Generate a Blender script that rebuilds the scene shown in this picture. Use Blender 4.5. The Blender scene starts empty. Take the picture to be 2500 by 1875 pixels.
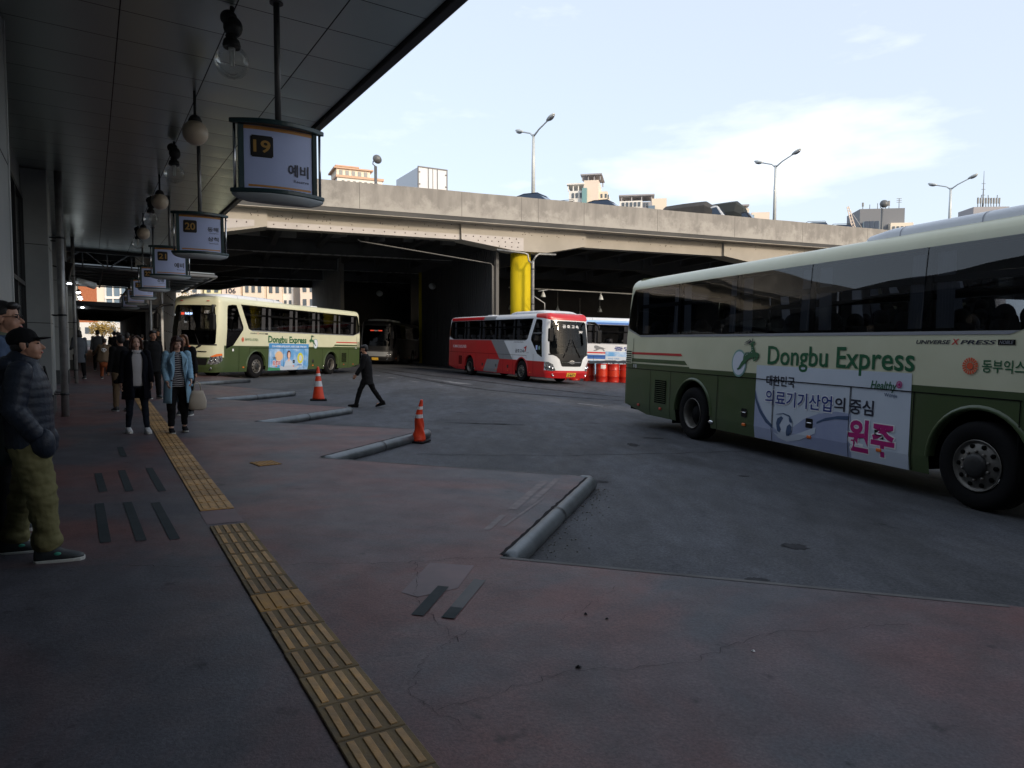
import bpy, bmesh, math, random
from mathutils import Vector, Matrix, noise
R = math.radians
random.seed(7)
SC = bpy.context.scene
COL = SC.collection
# ------------------------------------------------------------------ camera
F_PX, PITCH, ROLL, CAM_Z, SL = 1704.0, .0536, -.002, 1.74, -.0293   # SL: cross fall of the whole yard
_c, _s = math.cos(PITCH), math.sin(PITCH)
_fw = Vector((0, _c, -_s)); _up = Vector((0, _s, _c)); _rt = Vector((1, 0, 0))
_r = _rt*math.cos(ROLL) - _up*math.sin(ROLL)
_u = _rt*math.sin(ROLL) + _up*math.cos(ROLL)
cd = bpy.data.cameras.new('camera'); cam = bpy.data.objects.new('camera', cd); COL.objects.link(cam)
cam.matrix_world = Matrix(((_r.x, _u.x, -_fw.x, 0), (_r.y, _u.y, -_fw.y, 0), (_r.z, _u.z, -_fw.z, CAM_Z), (0, 0, 0, 1)))
cd.sensor_width = 36; cd.lens = 36*F_PX/2500; cd.clip_end = 3000; cd.clip_start = .05
SC.camera = cam
# ------------------------------------------------------------------ world and sun
SUN_EL, SUN_AZ = 22, 142      # degrees; azimuth clockwise from +Y (behind, to the right)
SKY_STRENGTH, SUN_STRENGTH, EXPOSURE = .11, 1.4, .80
w = bpy.data.worlds.new("World"); SC.world = w; w.use_nodes = True
nt = w.node_tree; nt.nodes.clear()
def wn(t, **k):
    n = nt.nodes.new(t)
    for a, b in k.items(): setattr(n, a, b)
    return n
sky = wn('ShaderNodeTexSky', sky_type='NISHITA', sun_disc=False, sun_elevation=R(SUN_EL), sun_rotation=R(SUN_AZ), air_density=1.0, dust_density=2.6, ozone_density=1.0)
tc = wn('ShaderNodeTexCoord'); mp = wn('ShaderNodeMapping'); mp.inputs['Scale'].default_value = (3.2, 3.2, 11); mp.inputs['Location'].default_value = (.35, .1, -.2)
nz = wn('ShaderNodeTexNoise'); nz.inputs['Scale'].default_value = 1.5; nz.inputs['Detail'].default_value = 7; nz.inputs['Roughness'].default_value = .55
rp = wn('ShaderNodeValToRGB'); rp.color_ramp.elements[0].position = .64; rp.color_ramp.elements[1].position = 1.0
rp.color_ramp.elements[1].color = (.68, .68, .68, 1)
mx = wn('ShaderNodeMixRGB'); mx.inputs[2].default_value = (7.8, 8.0, 8.4, 1)
hz = wn('ShaderNodeMixRGB'); hz.inputs[0].default_value = .55; hz.inputs[2].default_value = (5.9, 6.45, 7.3, 1)   # thin bright veil of high cloud
bg = wn('ShaderNodeBackground'); bg.inputs[1].default_value = SKY_STRENGTH
ow = wn('ShaderNodeOutputWorld')
L = nt.links.new
# one soft cloud bank low at the centre right: noise limited to a patch of sky
cdir = Vector((.365, 1.0, .272)).normalized(); KZ = 4.2
dt = wn('ShaderNodeVectorMath', operation='DISTANCE'); sc_ = wn('ShaderNodeVectorMath', operation='MULTIPLY'); sc_.inputs[1].default_value = (1, 1, KZ); dt.inputs[1].default_value = Vector((cdir.x, cdir.y, cdir.z*KZ))
mr = wn('ShaderNodeMapRange'); mr.inputs[1].default_value = 0; mr.inputs[2].default_value = .30; mr.inputs[3].default_value = .62; mr.inputs[4].default_value = 0
ml = wn('ShaderNodeMath', operation='ADD')
L(tc.outputs['Generated'], mp.inputs[0]); L(mp.outputs[0], nz.inputs['Vector'])
L(tc.outputs['Generated'], sc_.inputs[0]); L(sc_.outputs[0], dt.inputs[0]); L(dt.outputs['Value'], mr.inputs[0]); L(mr.outputs[0], ml.inputs[0]); L(nz.outputs['Fac'], ml.inputs[1]); L(ml.outputs[0], rp.inputs[0])
L(sky.outputs[0], hz.inputs[1]); L(hz.outputs[0], mx.inputs[1]); L(rp.outputs[0], mx.inputs[0]); L(mx.outputs[0], bg.inputs[0]); L(bg.outputs[0], ow.inputs[0])
sd = bpy.data.lights.new('sun', 'SUN'); so = bpy.data.objects.new('sun', sd); COL.objects.link(so)
sd.energy = SUN_STRENGTH; sd.angle = R(8); sd.color = (1, .86, .68)
so.rotation_euler = (R(90-SUN_EL), 0, R(180-SUN_AZ)+math.pi)
_d = Vector((math.sin(R(SUN_AZ))*math.cos(R(SUN_EL)), math.cos(R(SUN_AZ))*math.cos(R(SUN_EL)), math.sin(R(SUN_EL))))
so.rotation_euler = _d.to_track_quat('Z', 'Y').to_euler(); so.location = (0, -20, 60)
SC.view_settings.view_transform = 'Standard'; SC.view_settings.look = 'None'
SC.view_settings.exposure = EXPOSURE; SC.view_settings.gamma = 1
try: SC.view_settings.use_curve_mapping = False
except Exception: pass
SC.cycles.max_bounces = 7; SC.cycles.transparent_max_bounces = 12; SC.cycles.caustics_reflective = False; SC.cycles.caustics_refractive = False
# ------------------------------------------------------------------ frames
TH = R(31.0)
TX, TY = -math.sin(TH), math.cos(TH)        # along the platform
NX, NY = math.cos(TH), math.sin(TH)         # across it, towards the yard
def UV(u, v, h=0.0):
    x, y = TX*u+NX*v, TY*u+NY*v
    return Vector((x, y, SL*x+h))
def GZ(x, y, h=0.0): return Vector((x, y, SL*x+h))
PLAT = .14
ANG_T = math.atan2(TY, TX)                  # heading of the platform axis
# ------------------------------------------------------------------ materials
M = {}
def mat(name, col, rough=.6, metal=0., col2=None, scale=4., detail=5., lo=.35, hi=.65, bump=0., bscale=None, coord='Object', spec=.5, coat=0., emit=None, es=1., stretch=None, rrand=0., col3=None):
    m = bpy.data.materials.new(name); m.use_nodes = True; t = m.node_tree; n = t.nodes; l = t.links.new
    b = n['Principled BSDF']; b.inputs['Base Color'].default_value = (*col, 1); b.inputs['Roughness'].default_value = rough; b.inputs['Metallic'].default_value = metal
    b.inputs['Specular IOR Level'].default_value = spec
    if coat: b.inputs['Coat Weight'].default_value = coat; b.inputs['Coat Roughness'].default_value = .08
    if emit: b.inputs['Emission Color'].default_value = (*emit, 1); b.inputs['Emission Strength'].default_value = es
    if col2 or bump or rrand:
        tcn = n.new('ShaderNodeTexCoord'); src = tcn.outputs['Object']
        if coord == 'World':
            g = n.new('ShaderNodeNewGeometry'); src = g.outputs['Position']
        if stretch:
            mpn = n.new('ShaderNodeMapping'); mpn.inputs['Scale'].default_value = stretch; l(src, mpn.inputs[0]); src = mpn.outputs[0]
    if col2:
        z = n.new('ShaderNodeTexNoise'); z.inputs['Scale'].default_value = scale; z.inputs['Detail'].default_value = detail; z.inputs['Roughness'].default_value = .6
        l(src, z.inputs['Vector']); r = n.new('ShaderNodeValToRGB'); r.color_ramp.elements[0].position = lo; r.color_ramp.elements[1].position = hi
        r.color_ramp.elements[0].color = (*col, 1); r.color_ramp.elements[1].color = (*col2, 1)
        if col3:
            e3 = r.color_ramp.elements.new((lo+hi)/2); e3.color = (*col3, 1)
        l(z.outputs['Fac'], r.inputs[0]); l(r.outputs[0], b.inputs['Base Color'])
        if rrand:
            q = n.new('ShaderNodeMapRange'); q.inputs[3].default_value = rough-rrand; q.inputs[4].default_value = rough+rrand; l(z.outputs['Fac'], q.inputs[0]); l(q.outputs[0], b.inputs['Roughness'])
    if bump:
        z2 = n.new('ShaderNodeTexNoise'); z2.inputs['Scale'].default_value = bscale or scale*6; z2.inputs['Detail'].default_value = 4; l(src, z2.inputs['Vector'])
        bp = n.new('ShaderNodeBump'); bp.inputs['Strength'].default_value = bump; bp.inputs['Distance'].default_value = .02; l(z2.outputs['Fac'], bp.inputs['Height']); l(bp.outputs[0], b.inputs['Normal'])
    M[name] = m; return m
def ground_mat(name, ca, cb, cc, rough, spec, big, mid, stain, grain=.35, gs=60., stretch=(1, 1, 1), rot=0., lo=.42, hi=.58):
    """worn floor: big patches of two tones, mid mottling, small dark stains, fine grain"""
    m = bpy.data.materials.new(name); m.use_nodes = True; t = m.node_tree; n = t.nodes; l = t.links.new; b = n['Principled BSDF']
    b.inputs['Specular IOR Level'].default_value = spec
    g = n.new('ShaderNodeNewGeometry'); mp_ = n.new('ShaderNodeMapping'); mp_.inputs['Scale'].default_value = stretch; mp_.inputs['Rotation'].default_value = (0, 0, rot); l(g.outputs['Position'], mp_.inputs[0])
    def nz_(sc, det=6, src=mp_.outputs[0], ro=.6, dis=0.):
        z = n.new('ShaderNodeTexNoise'); z.inputs['Scale'].default_value = sc; z.inputs['Detail'].default_value = det; z.inputs['Roughness'].default_value = ro; z.inputs['Distortion'].default_value = dis; l(src, z.inputs['Vector']); return z.outputs['Fac']
    def ramp(f, a, b_, c0=(0, 0, 0, 1), c1=(1, 1, 1, 1)):
        r = n.new('ShaderNodeValToRGB'); r.color_ramp.elements[0].position = a; r.color_ramp.elements[1].position = b_; r.color_ramp.elements[0].color = c0; r.color_ramp.elements[1].color = c1; l(f, r.inputs[0]); return r.outputs[0]
    def mix(ty, f, a, b_):
        x = n.new('ShaderNodeMixRGB'); x.blend_type = ty
        for k, v in ((0, f), (1, a), (2, b_)):
            if hasattr(v, 'links') or hasattr(v, 'is_linked'): l(v, x.inputs[k])
            else: x.inputs[k].default_value = v
        return x.outputs[0]
    c = mix('MIX', ramp(nz_(big, 9, dis=.6), lo, hi), (*ca, 1), (*cb, 1))
    c = mix('MIX', ramp(nz_(mid, 8, ro=.7), .50, .72), c, (*cc, 1))
    c = mix('MULTIPLY', 1., c, ramp(nz_(mid*2.7, 6), .25, .75, (.72, .72, .72, 1), (1.22, 1.22, 1.22, 1)))
    c = mix('MULTIPLY', 1., c, ramp(nz_(stain, 3, g.outputs['Position']), .66, .74, (1, 1, 1, 1), (.42, .42, .44, 1)))
    c = mix('MULTIPLY', 1., c, ramp(nz_(gs, 3, g.outputs['Position'], .8), .3, .7, (1-grain, 1-grain, 1-grain, 1), (1+grain, 1+grain, 1+grain, 1)))
    l(c, b.inputs['Base Color'])
    q = n.new('ShaderNodeMapRange'); q.inputs[3].default_value = rough-.14; q.inputs[4].default_value = rough+.14; l(nz_(mid*1.6), q.inputs[0]); l(q.outputs[0], b.inputs['Roughness'])
    bp = n.new('ShaderNodeBump'); bp.inputs['Strength'].default_value = .25; bp.inputs['Distance'].default_value = .008; l(nz_(gs, 3, g.outputs['Position'], .8), bp.inputs['Height']); l(bp.outputs[0], b.inputs['Normal'])
    M[name] = m; return m
def glass(name, tint, refl=.9, rough=.0, bump=0., bscale=.8, ior=1.5, k=1.):
    m = bpy.data.materials.new(name); m.use_nodes = True; t = m.node_tree; n = t.nodes; l = t.links.new; n.clear()
    tr = n.new('ShaderNodeBsdfTransparent'); tr.inputs[0].default_value = (*tint, 1)
    gl = n.new('ShaderNodeBsdfGlossy'); gl.inputs['Roughness'].default_value = rough; gl.inputs[0].default_value = (refl, refl, refl, 1)
    fr = n.new('ShaderNodeFresnel'); fr.inputs['IOR'].default_value = ior
    mxs = n.new('ShaderNodeMixShader'); o = n.new('ShaderNodeOutputMaterial')
    if bump:
        tcn = n.new('ShaderNodeTexCoord'); z = n.new('ShaderNodeTexNoise'); z.inputs['Scale'].default_value = bscale; z.inputs['Detail'].default_value = 1; l(tcn.outputs['Object'], z.inputs['Vector'])
        bp = n.new('ShaderNodeBump'); bp.inputs['Strength'].default_value = bump; bp.inputs['Distance'].default_value = .05; l(z.outputs['Fac'], bp.inputs['Height'])
        l(bp.outputs[0], gl.inputs['Normal']); l(bp.outputs[0], fr.inputs['Normal'])
    kk = n.new('ShaderNodeMath'); kk.operation = 'MULTIPLY'; kk.inputs[1].default_value = k; l(fr.outputs[0], kk.inputs[0]); l(kk.outputs[0], mxs.inputs[0]); l(tr.outputs[0], mxs.inputs[1]); l(gl.outputs[0], mxs.inputs[2]); l(mxs.outputs[0], o.inputs[0])
    M[name] = m; return m
# ------------------------------------------------------------------ mesh builder
class MB:
    def __init__(s): s.bm = bmesh.new(); s.mi = 0
    def m(s, i): s.mi = i; return s
    def face(s, vs):
        try:
            f = s.bm.faces.new([v if isinstance(v, bmesh.types.BMVert) else s.bm.verts.new(v) for v in vs]); f.material_index = s.mi; return f
        except ValueError: return None
    def box(s, lo, hi, rot=None, piv=None):
        vs = [Vector((x, y, z)) for z in (lo[2], hi[2]) for y in (lo[1], hi[1]) for x in (lo[0], hi[0])]
        if rot is not None:
            p = Vector(piv) if piv is not None else (Vector(lo)+Vector(hi))/2
            vs = [rot @ (v-p) + p for v in vs]
        v = [s.bm.verts.new(q) for q in vs]
        for f in ((0, 2, 3, 1), (4, 5, 7, 6), (0, 1, 5, 4), (1, 3, 7, 5), (3, 2, 6, 7), (2, 0, 4, 6)): s.face([v[i] for i in f])
        return v
    def bbox(s, lo, hi, bev=.02, seg=2):
        """box with rounded edges"""
        t = bmesh.new(); bmesh.ops.create_cube(t, size=1)
        lo, hi = Vector(lo), Vector(hi); c, d = (lo+hi)/2, hi-lo
        for q in t.verts: q.co = Vector((q.co.x*d.x, q.co.y*d.y, q.co.z*d.z))+c
        bmesh.ops.bevel(t, geom=t.edges[:], offset=min(bev, min(d)*.49), segments=seg, profile=.5, affect='EDGES')
        s.add(t); t.free()
    def add(s, t, mtx=None):
        mp_ = {}
        for v in t.verts: mp_[v] = s.bm.verts.new(mtx @ v.co if mtx else v.co)
        for f in t.faces:
            try: nf = s.bm.faces.new([mp_[v] for v in f.verts]); nf.material_index = s.mi; nf.smooth = f.smooth
            except ValueError: pass
    def rings(s, rs, close=True, cap=True, smooth=True):
        V = [[s.bm.verts.new(p) for p in r] for r in rs]
        n = len(V[0])
        for a, b in zip(V, V[1:]):
            for i in range(n if close else n-1):
                j = (i+1) % n; f = s.face([a[i], a[j], b[j], b[i]])
                if f: f.smooth = smooth
        if cap and close:
            s.face(list(reversed(V[0]))); s.face(V[-1])
        return V
    def tube(s, pts, r, n=10, cap=True, smooth=True, ell=None):
        pts = [Vector(p) for p in pts]; rr = r if isinstance(r, (list, tuple)) else [r]*len(pts)
        rs = []; prev = None
        for i, p in enumerate(pts):
            d = (pts[min(i+1, len(pts)-1)]-pts[max(i-1, 0)]).normalized()
            if prev is None:
                a = Vector((1, 0, 0)) if abs(d.x) < .9 else Vector((0, 1, 0)); xa = (a-d*a.dot(d)).normalized()
            else: xa = (prev-d*prev.dot(d)).normalized()
            prev = xa; ya = d.cross(xa); q = rr[i]; qx, qy = q if isinstance(q, (tuple, list)) else (q, q)
            rs.append([p+xa*(qx*math.cos(2*math.pi*k/n))+ya*(qy*math.sin(2*math.pi*k/n)) for k in range(n)])
        return s.rings(rs, True, cap, smooth)
    def lathe(s, prof, n=24, c=(0, 0, 0), axis='Z', cap=False, smooth=True):
        c = Vector(c); rs = []
        for r_, h in prof:
            ring = []
            for k in range(n):
                a = 2*math.pi*k/n; x, y = r_*math.cos(a), r_*math.sin(a)
                ring.append(c+(Vector((x, y, h)) if axis == 'Z' else Vector((x, h, y)) if axis == 'Y' else Vector((h, x, y))))
            rs.append(ring)
        return s.rings(rs, True, cap, smooth)
    def ell(s, c, r, rot=None, n=14):
        t = bmesh.new(); bmesh.ops.create_uvsphere(t, u_segments=n, v_segments=max(6, n//2+2), radius=1)
        for f in t.faces: f.smooth = True
        mt = Matrix.Translation(Vector(c)) @ (rot.to_4x4() if rot is not None else Matrix.Identity(4)) @ Matrix.Diagonal((*(r if hasattr(r, '__len__') else (r, r, r)), 1))
        s.add(t, mt); t.free()
    def cap(s, a, b, ra, rb=None, n=12):
        """closed tapered capsule"""
        a, b = Vector(a), Vector(b); rb = ra if rb is None else rb; d = b-a; L_ = d.length or 1e-4; d.normalize()
        pts, rad = [], []
        for k in range(5): t = math.pi/2*k/4; pts.append(a-d*ra*math.cos(t)); rad.append(max(ra*math.sin(t), ra*.08))
        for k in range(5): t = math.pi/2*k/4; pts.append(b+d*rb*math.sin(t)); rad.append(max(rb*math.cos(t), rb*.08))
        s.tube(pts, rad, n)
    def prism(s, pl, f0, f1):
        """polygon pl [(a,b)] lifted by two maps"""
        A = [s.bm.verts.new(f0(*p)) for p in pl]; B = [s.bm.verts.new(f1(*p)) for p in pl]
        s.face(list(reversed(A))); s.face(B); n = len(pl)
        for i in range(n): s.face([A[i], A[(i+1) % n], B[(i+1) % n], B[i]])
    def build(s, name, mats=None, parent=None, world=False, smooth=False, bevel=0, keep=False):
        me = bpy.data.meshes.new(name)
        bmesh.ops.remove_doubles(s.bm, verts=s.bm.verts[:], dist=1e-5) if not keep else None
        bmesh.ops.recalc_face_normals(s.bm, faces=s.bm.faces[:])
        if world and parent is not None:
            s.bm.transform((RW(parent)).inverted())
        s.bm.to_mesh(me); s.bm.free()
        for m_ in (mats if isinstance(mats, (list, tuple)) else [mats] if mats else []): me.materials.append(M[m_] if isinstance(m_, str) else m_)
        o = bpy.data.objects.new(name, me); COL.objects.link(o)
        if parent is not None: o.parent = parent
        if smooth:
            for p in me.polygons: p.use_smooth = True
        if bevel:
            b = o.modifiers.new('bevel', 'BEVEL'); b.width = bevel; b.segments = 2; b.limit_method = 'ANGLE'; b.angle_limit = R(40)
        return o
def RW(o):
    m_ = o.matrix_basis.copy(); p = o.parent
    while p is not None: m_ = p.matrix_basis @ m_; p = p.parent
    return m_
def tag(o, label=None, cat=None, group=None, kind=None):
    if label: o['label'] = label
    if cat: o['category'] = cat
    if group: o['group'] = group
    if kind: o['kind'] = kind
    return o
def thing(name, label, cat, loc=(0, 0, 0), rz=0., group=None):
    o = bpy.data.objects.new(name, None); COL.objects.link(o); o.location = loc; o.rotation_euler = (0, 0, rz); o.empty_display_size = .2
    bpy.context.view_layer.update() if False else None
    return tag(o, label, cat, group)
def copy_tree(o, parent=None):
    c = o.copy(); COL.objects.link(c); c.parent = parent
    for ch in [x for x in bpy.data.objects if x.parent == o]: copy_tree(ch, c)
    return c
# flat text as geometry -------------------------------------------------------
_tc = {}
def text_geo(body, bold=0., shear=0., res=3):
    k = (body, bold, shear)
    if k in _tc: return _tc[k]
    c = bpy.data.curves.new('text', 'FONT'); c.body = body; c.resolution_u = res; c.offset = bold; c.shear = shear; c.fill_mode = 'FRONT' if hasattr(c, 'fill_mode') else c.fill_mode
    o = bpy.data.objects.new('text', c); COL.objects.link(o)
    dg = bpy.context.evaluated_depsgraph_get(); dg.update()
    e = o.evaluated_get(dg); me = e.to_mesh()
    vs = [(v.co.x, v.co.y) for v in me.vertices]; fs = [list(p.vertices) for p in me.polygons]; e.to_mesh_clear()
    bpy.data.objects.remove(o); bpy.data.curves.remove(c)
    x0, x1 = min(v[0] for v in vs), max(v[0] for v in vs); y0, y1 = min(v[1] for v in vs), max(v[1] for v in vs)
    _tc[k] = ([((a-x0)/(x1-x0), (b-y0)/(y1-y0)) for a, b in vs], fs, (x1-x0), (y1-y0)); return _tc[k]
def add_text(mb, body, f, x0, x1, y0, y1, bold=.012, shear=0.):
    """f(x,y)->Vector ; the text's bounding box fills x0..x1 (reading direction), y0..y1"""
    vs, fs, _, _ = text_geo(body, bold, shear)
    V = [mb.bm.verts.new(f(x0+(x1-x0)*a, y0+(y1-y0)*b)) for a, b in vs]
    for q in fs: mb.face([V[i] for i in q])
def wrinkle(o, amp, sc, seed=0.):
    me = o.data; nr = [v.normal.copy() for v in me.vertices]
    for v, n_ in zip(me.vertices, nr):
        p = Vector((v.co.x*sc[0]+seed, v.co.y*sc[1], v.co.z*sc[2]+seed)); v.co += n_*amp*(noise.noise(p)+.5*noise.noise(p*2.1))
    me.update()
def remeshed(mb, name, mats, parent, vox=.012, it=3, world=False):
    o = mb.build(name, mats, parent, keep=True, world=world)
    r_ = o.modifiers.new('r', 'REMESH'); r_.mode = 'VOXEL'; r_.voxel_size = vox; r_.use_smooth_shade = True
    if it:
        s_ = o.modifiers.new('s', 'SMOOTH'); s_.factor = .5; s_.iterations = it
    dg = bpy.context.evaluated_depsgraph_get(); dg.update()
    me = bpy.data.meshes.new_from_object(o.evaluated_get(dg)); old = o.data; o.modifiers.clear(); o.data = me; bpy.data.meshes.remove(old)
    me.materials.clear()
    for m_ in (mats if isinstance(mats, (list, tuple)) else [mats]): me.materials.append(M[m_])
    for p in me.polygons: p.use_smooth = True
    return o
def arc(cx, cy, r, a0, a1, n=12): return [(cx+r*math.cos(R(a0+(a1-a0)*i/n)), cy+r*math.sin(R(a0+(a1-a0)*i/n))) for i in range(n+1)]
def ellipse(cx, cy, rx, ry, n=28): return [(cx+rx*math.cos(2*math.pi*i/n), cy+ry*math.sin(2*math.pi*i/n)) for i in range(n)]
# ================================================================== material library
ground_mat('asphalt', (.050, .053, .060), (.076, .081, .094), (.060, .062, .067), .70, .2, .30, 1.1, 1.7, grain=.5, gs=42, stretch=(1.5, .6, 1), rot=.6)
mat('ground', (.05, .05, .05), .9, col2=(.07, .07, .065), scale=.2, coord='World')
ground_mat('platform', (.128, .064, .062), (.068, .068, .080), (.096, .080, .085), .52, .25, .42, 1.3, 4.2, grain=.36, gs=60, stretch=(1, 1, 1), rot=.5)
mat('kerb_side', (.06, .058, .06), .8, col2=(.10, .098, .098), scale=3, coord='World')
mat('grit', (.15, .148, .14), .9, spec=.1)
mat('crack', (.020, .018, .020), .9, spec=.1)
mat('grey_strip', (.05, .052, .056), .6, col2=(.065, .06, .062), scale=6)
mat('dark_strip', (.022, .032, .036), .7, spec=.15, col2=(.035, .042, .046), scale=6)
mat('pink_patch', (.150, .098, .104), .6, col2=(.105, .078, .084), scale=3, coord='World')
mat('pale_scrape', (.145, .115, .115), .6, col2=(.075, .06, .064), scale=9, coord='World')
mat('steel_pipe', (.060, .070, .078), .40, .5, col2=(.15, .17, .185), scale=2.6, detail=9, bump=.12, bscale=9, rrand=.12, lo=.36, hi=.70)
mat('road_line', (.25, .25, .26), .7, col2=(.07, .07, .075), scale=4, coord='World', lo=.4, hi=.7)
mat('tyre_mark', (.014, .014, .016), .8, spec=.1, col2=(.05, .052, .058), scale=1.6, detail=8, lo=.35, hi=.62, coord='World', stretch=(2.5, .7, 1))
mat('tactile', (.47, .262, .085), .62, col2=(.30, .19, .085), scale=9, detail=6, bump=.2, bscale=40)
mat('tactile_base', (.135, .10, .058), .8, col2=(.20, .135, .055), scale=10, detail=6, bump=.2, bscale=60)
mat('tactile_fresh', (.36, .185, .03), .6, col2=(.25, .14, .04), scale=8)
# canopy / building
mat('ceiling', (.50, .57, .54), .28, .8, col2=(.58, .65, .61), scale=.35, detail=2, bump=.10, bscale=1.3, coord='World')
mat('seam', (.02, .022, .022), .6)
mat('fascia', (.05, .052, .055), .5, .2)
mat('wall_grey', (.24, .26, .262), .5, col2=(.30, .315, .315), scale=1.2, coord='World')
mat('wall_trim', (.48, .50, .50), .45, .2)
mat('plinth', (.03, .034, .038), .5)
mat('dark_glass', (.012, .015, .017), .12, spec=.6)
mat('dark_metal', (.03, .033, .036), .45, .3)
mat('joint', (.16, .15, .14), .9)
mat('pipe_dull', (.10, .10, .10), .5, .3)
mat('pipe_grey', (.36, .36, .35), .4, .35, col2=(.2, .2, .2), scale=3)
mat('white_paint', (.62, .63, .64), .45)
mat('truss', (.13, .135, .14), .5, .2)
mat('rib_roof', (.22, .24, .235), .42, .3, col2=(.16, .175, .17), scale=1)
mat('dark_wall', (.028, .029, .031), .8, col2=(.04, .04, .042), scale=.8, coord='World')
# overpass
mat('concrete', (.245, .23, .212), .88, col2=(.335, .315, .29), scale=.8, detail=10, lo=.40, hi=.66, bump=.15, bscale=10, coord='World', stretch=(2.2, 2.2, .55))
mat('concrete_plain', (.34, .31, .265), .85, col2=(.40, .365, .315), scale=.5, coord='World', bump=.08, bscale=6)
mat('plate', (.45, .42, .41), .55, .1, col2=(.39, .365, .355), scale=1, coord='World')
mat('bolt', (.12, .10, .09), .6, .3)
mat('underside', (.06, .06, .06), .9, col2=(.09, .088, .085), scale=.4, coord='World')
mat('lit_edge', (.62, .62, .60), .7, col2=(.25, .25, .25), scale=3, coord='World', lo=.45, hi=.6)  # pale colour stands in for light falling through the deck gaps
mat('yellow_paint', (.60, .455, .010), .85, spec=.2, col2=(.46, .355, .02), lo=.40, hi=.95, scale=1.6, coord='World', stretch=(2, 2, .5), bump=.05)
mat('corrugated', (.085, .085, .088), .6, .2)
mat('abutment', (.20, .20, .195), .85, col2=(.26, .26, .25), scale=.8, coord='World')
# vehicles
mat('cream', (.58, .58, .41), .32, coat=.25, spec=.4, col2=(.63, .63, .46), scale=1.1, detail=7)
mat('bus_green', (.052, .080, .030), .34, coat=.2, spec=.4, col2=(.062, .084, .040), scale=1.6, detail=8, lo=.45, hi=.75)
mat('stripe_green', (.05, .085, .03), .4)
mat('red_paint', (.50, .011, .016), .32, coat=.25, col2=(.44, .016, .018), scale=2, detail=7)
mat('white_bus', (.70, .72, .75), .32, coat=.25, col2=(.62, .63, .64), scale=1.5, detail=8, lo=.45, hi=.8)
mat('grey_panel', (.21, .22, .235), .35, coat=.2)
mat('blue_paint', (.05, .14, .42), .35, coat=.2)
mat('lightblue_paint', (.30, .48, .70), .35)
mat('shaded_bus_dark', (.012, .012, .013), .35, spec=.2)  # this coach's colours are darkened to stand for the deep shadow
mat('shaded_bus_silver', (.025, .025, .027), .4, spec=.2)
mat('ac_white', (.66, .68, .71), .38)
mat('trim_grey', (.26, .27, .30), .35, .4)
mat('black_plastic', (.009, .009, .010), .45, spec=.2)
mat('black_gloss', (.008, .008, .009), .12)
mat('under_black', (.004, .004, .004), .9, spec=.05)
mat('rubber', (.008, .008, .009), .8, spec=.12, bump=.1, bscale=20)
mat('rim_steel', (.19, .18, .165), .45, .5, col2=(.11, .105, .095), scale=5)
mat('rim_dark', (.03, .03, .03), .55, .4)
mat('chrome', (.65, .66, .68), .14, 1.)
mat('seam_dark', (.003, .003, .003), .7, spec=.1)
mat('amber', (.75, .16, .02), .3, spec=.6)
mat('red_lens', (.5, .05, .03), .3)
mat('lamp_clear', (.55, .56, .58), .12, .7, col2=(.15, .15, .16), scale=16, lo=.45, hi=.55)
mat('seat_cloth', (.05, .05, .058), .9, col2=(.07, .066, .07), scale=20)
mat('seat_cover', (.42, .43, .46), .9)
mat('curtain', (.34, .35, .38), .9)
mat('interior', (.025, .025, .027), .8)
mat('plate_yellow', (.70, .42, .05), .5)
mat('lettering_green', (.004, .10, .035), .45)
mat('lettering_dark', (.01, .012, .03), .5)
mat('lettering_blue', (.012, .035, .20), .5)
mat('lettering_magenta', (.42, .006, .16), .5)
mat('lettering_white', (.80, .80, .82), .5)
mat('lettering_red', (.50, .02, .02), .5)
mat('emblem_orange', (.65, .09, .03), .45)
mat('ad_white', (.50, .56, .64), .4, col2=(.56, .62, .70), scale=.8)
mat('ad_lavender', (.28, .32, .48), .4, col2=(.36, .41, .56), scale=1.2)
mat('ad_pale', (.52, .58, .67), .4)
mat('ad_navy', (.05, .09, .18), .4)
mat('ad_sky', (.12, .34, .66), .4, col2=(.50, .62, .78), scale=2.2, detail=4, lo=.42, hi=.7)
mat('ad_blue', (.07, .27, .58), .4)
mat('ad_yellow', (.62, .60, .06), .4)
mat('ad_green', (.06, .26, .14), .4)
mat('cookie', (.70, .46, .28), .6)
mat('skin_print', (.70, .45, .36), .6)
mat('hair_print', (.10, .03, .025), .6)
mat('logo_ring', (.20, .36, .33), .4); mat('logo_pale', (.62, .66, .74), .4)
mat('deer_green', (.03, .12, .05), .4)
glass('bus_glass', (.50, .53, .57), .95, bump=.10, bscale=.9, ior=1.62)
glass('bus_glass_flat', (.40, .40, .41), .7, bump=.03, bscale=1.0, ior=1.3)
glass('windscreen', (.38, .39, .39), .9, bump=.06, bscale=.8, ior=1.4, k=.8)
glass('windscreen_dark', (.10, .10, .10), .6, bump=.05, bscale=.8, ior=1.35, k=.7)
glass('clear_glass', (.95, .96, .95), 1., ior=1.45, k=.45)
mat('led_blue', (.1, .2, .6), .5, emit=(.45, .62, 1.), es=2.2)
mat('led_red', (.4, .05, .03), .5, emit=(.8, .07, .03), es=.5)
mat('led_white', (.9, .9, .9), .5, emit=(.92, .96, 1.), es=9)
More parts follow.
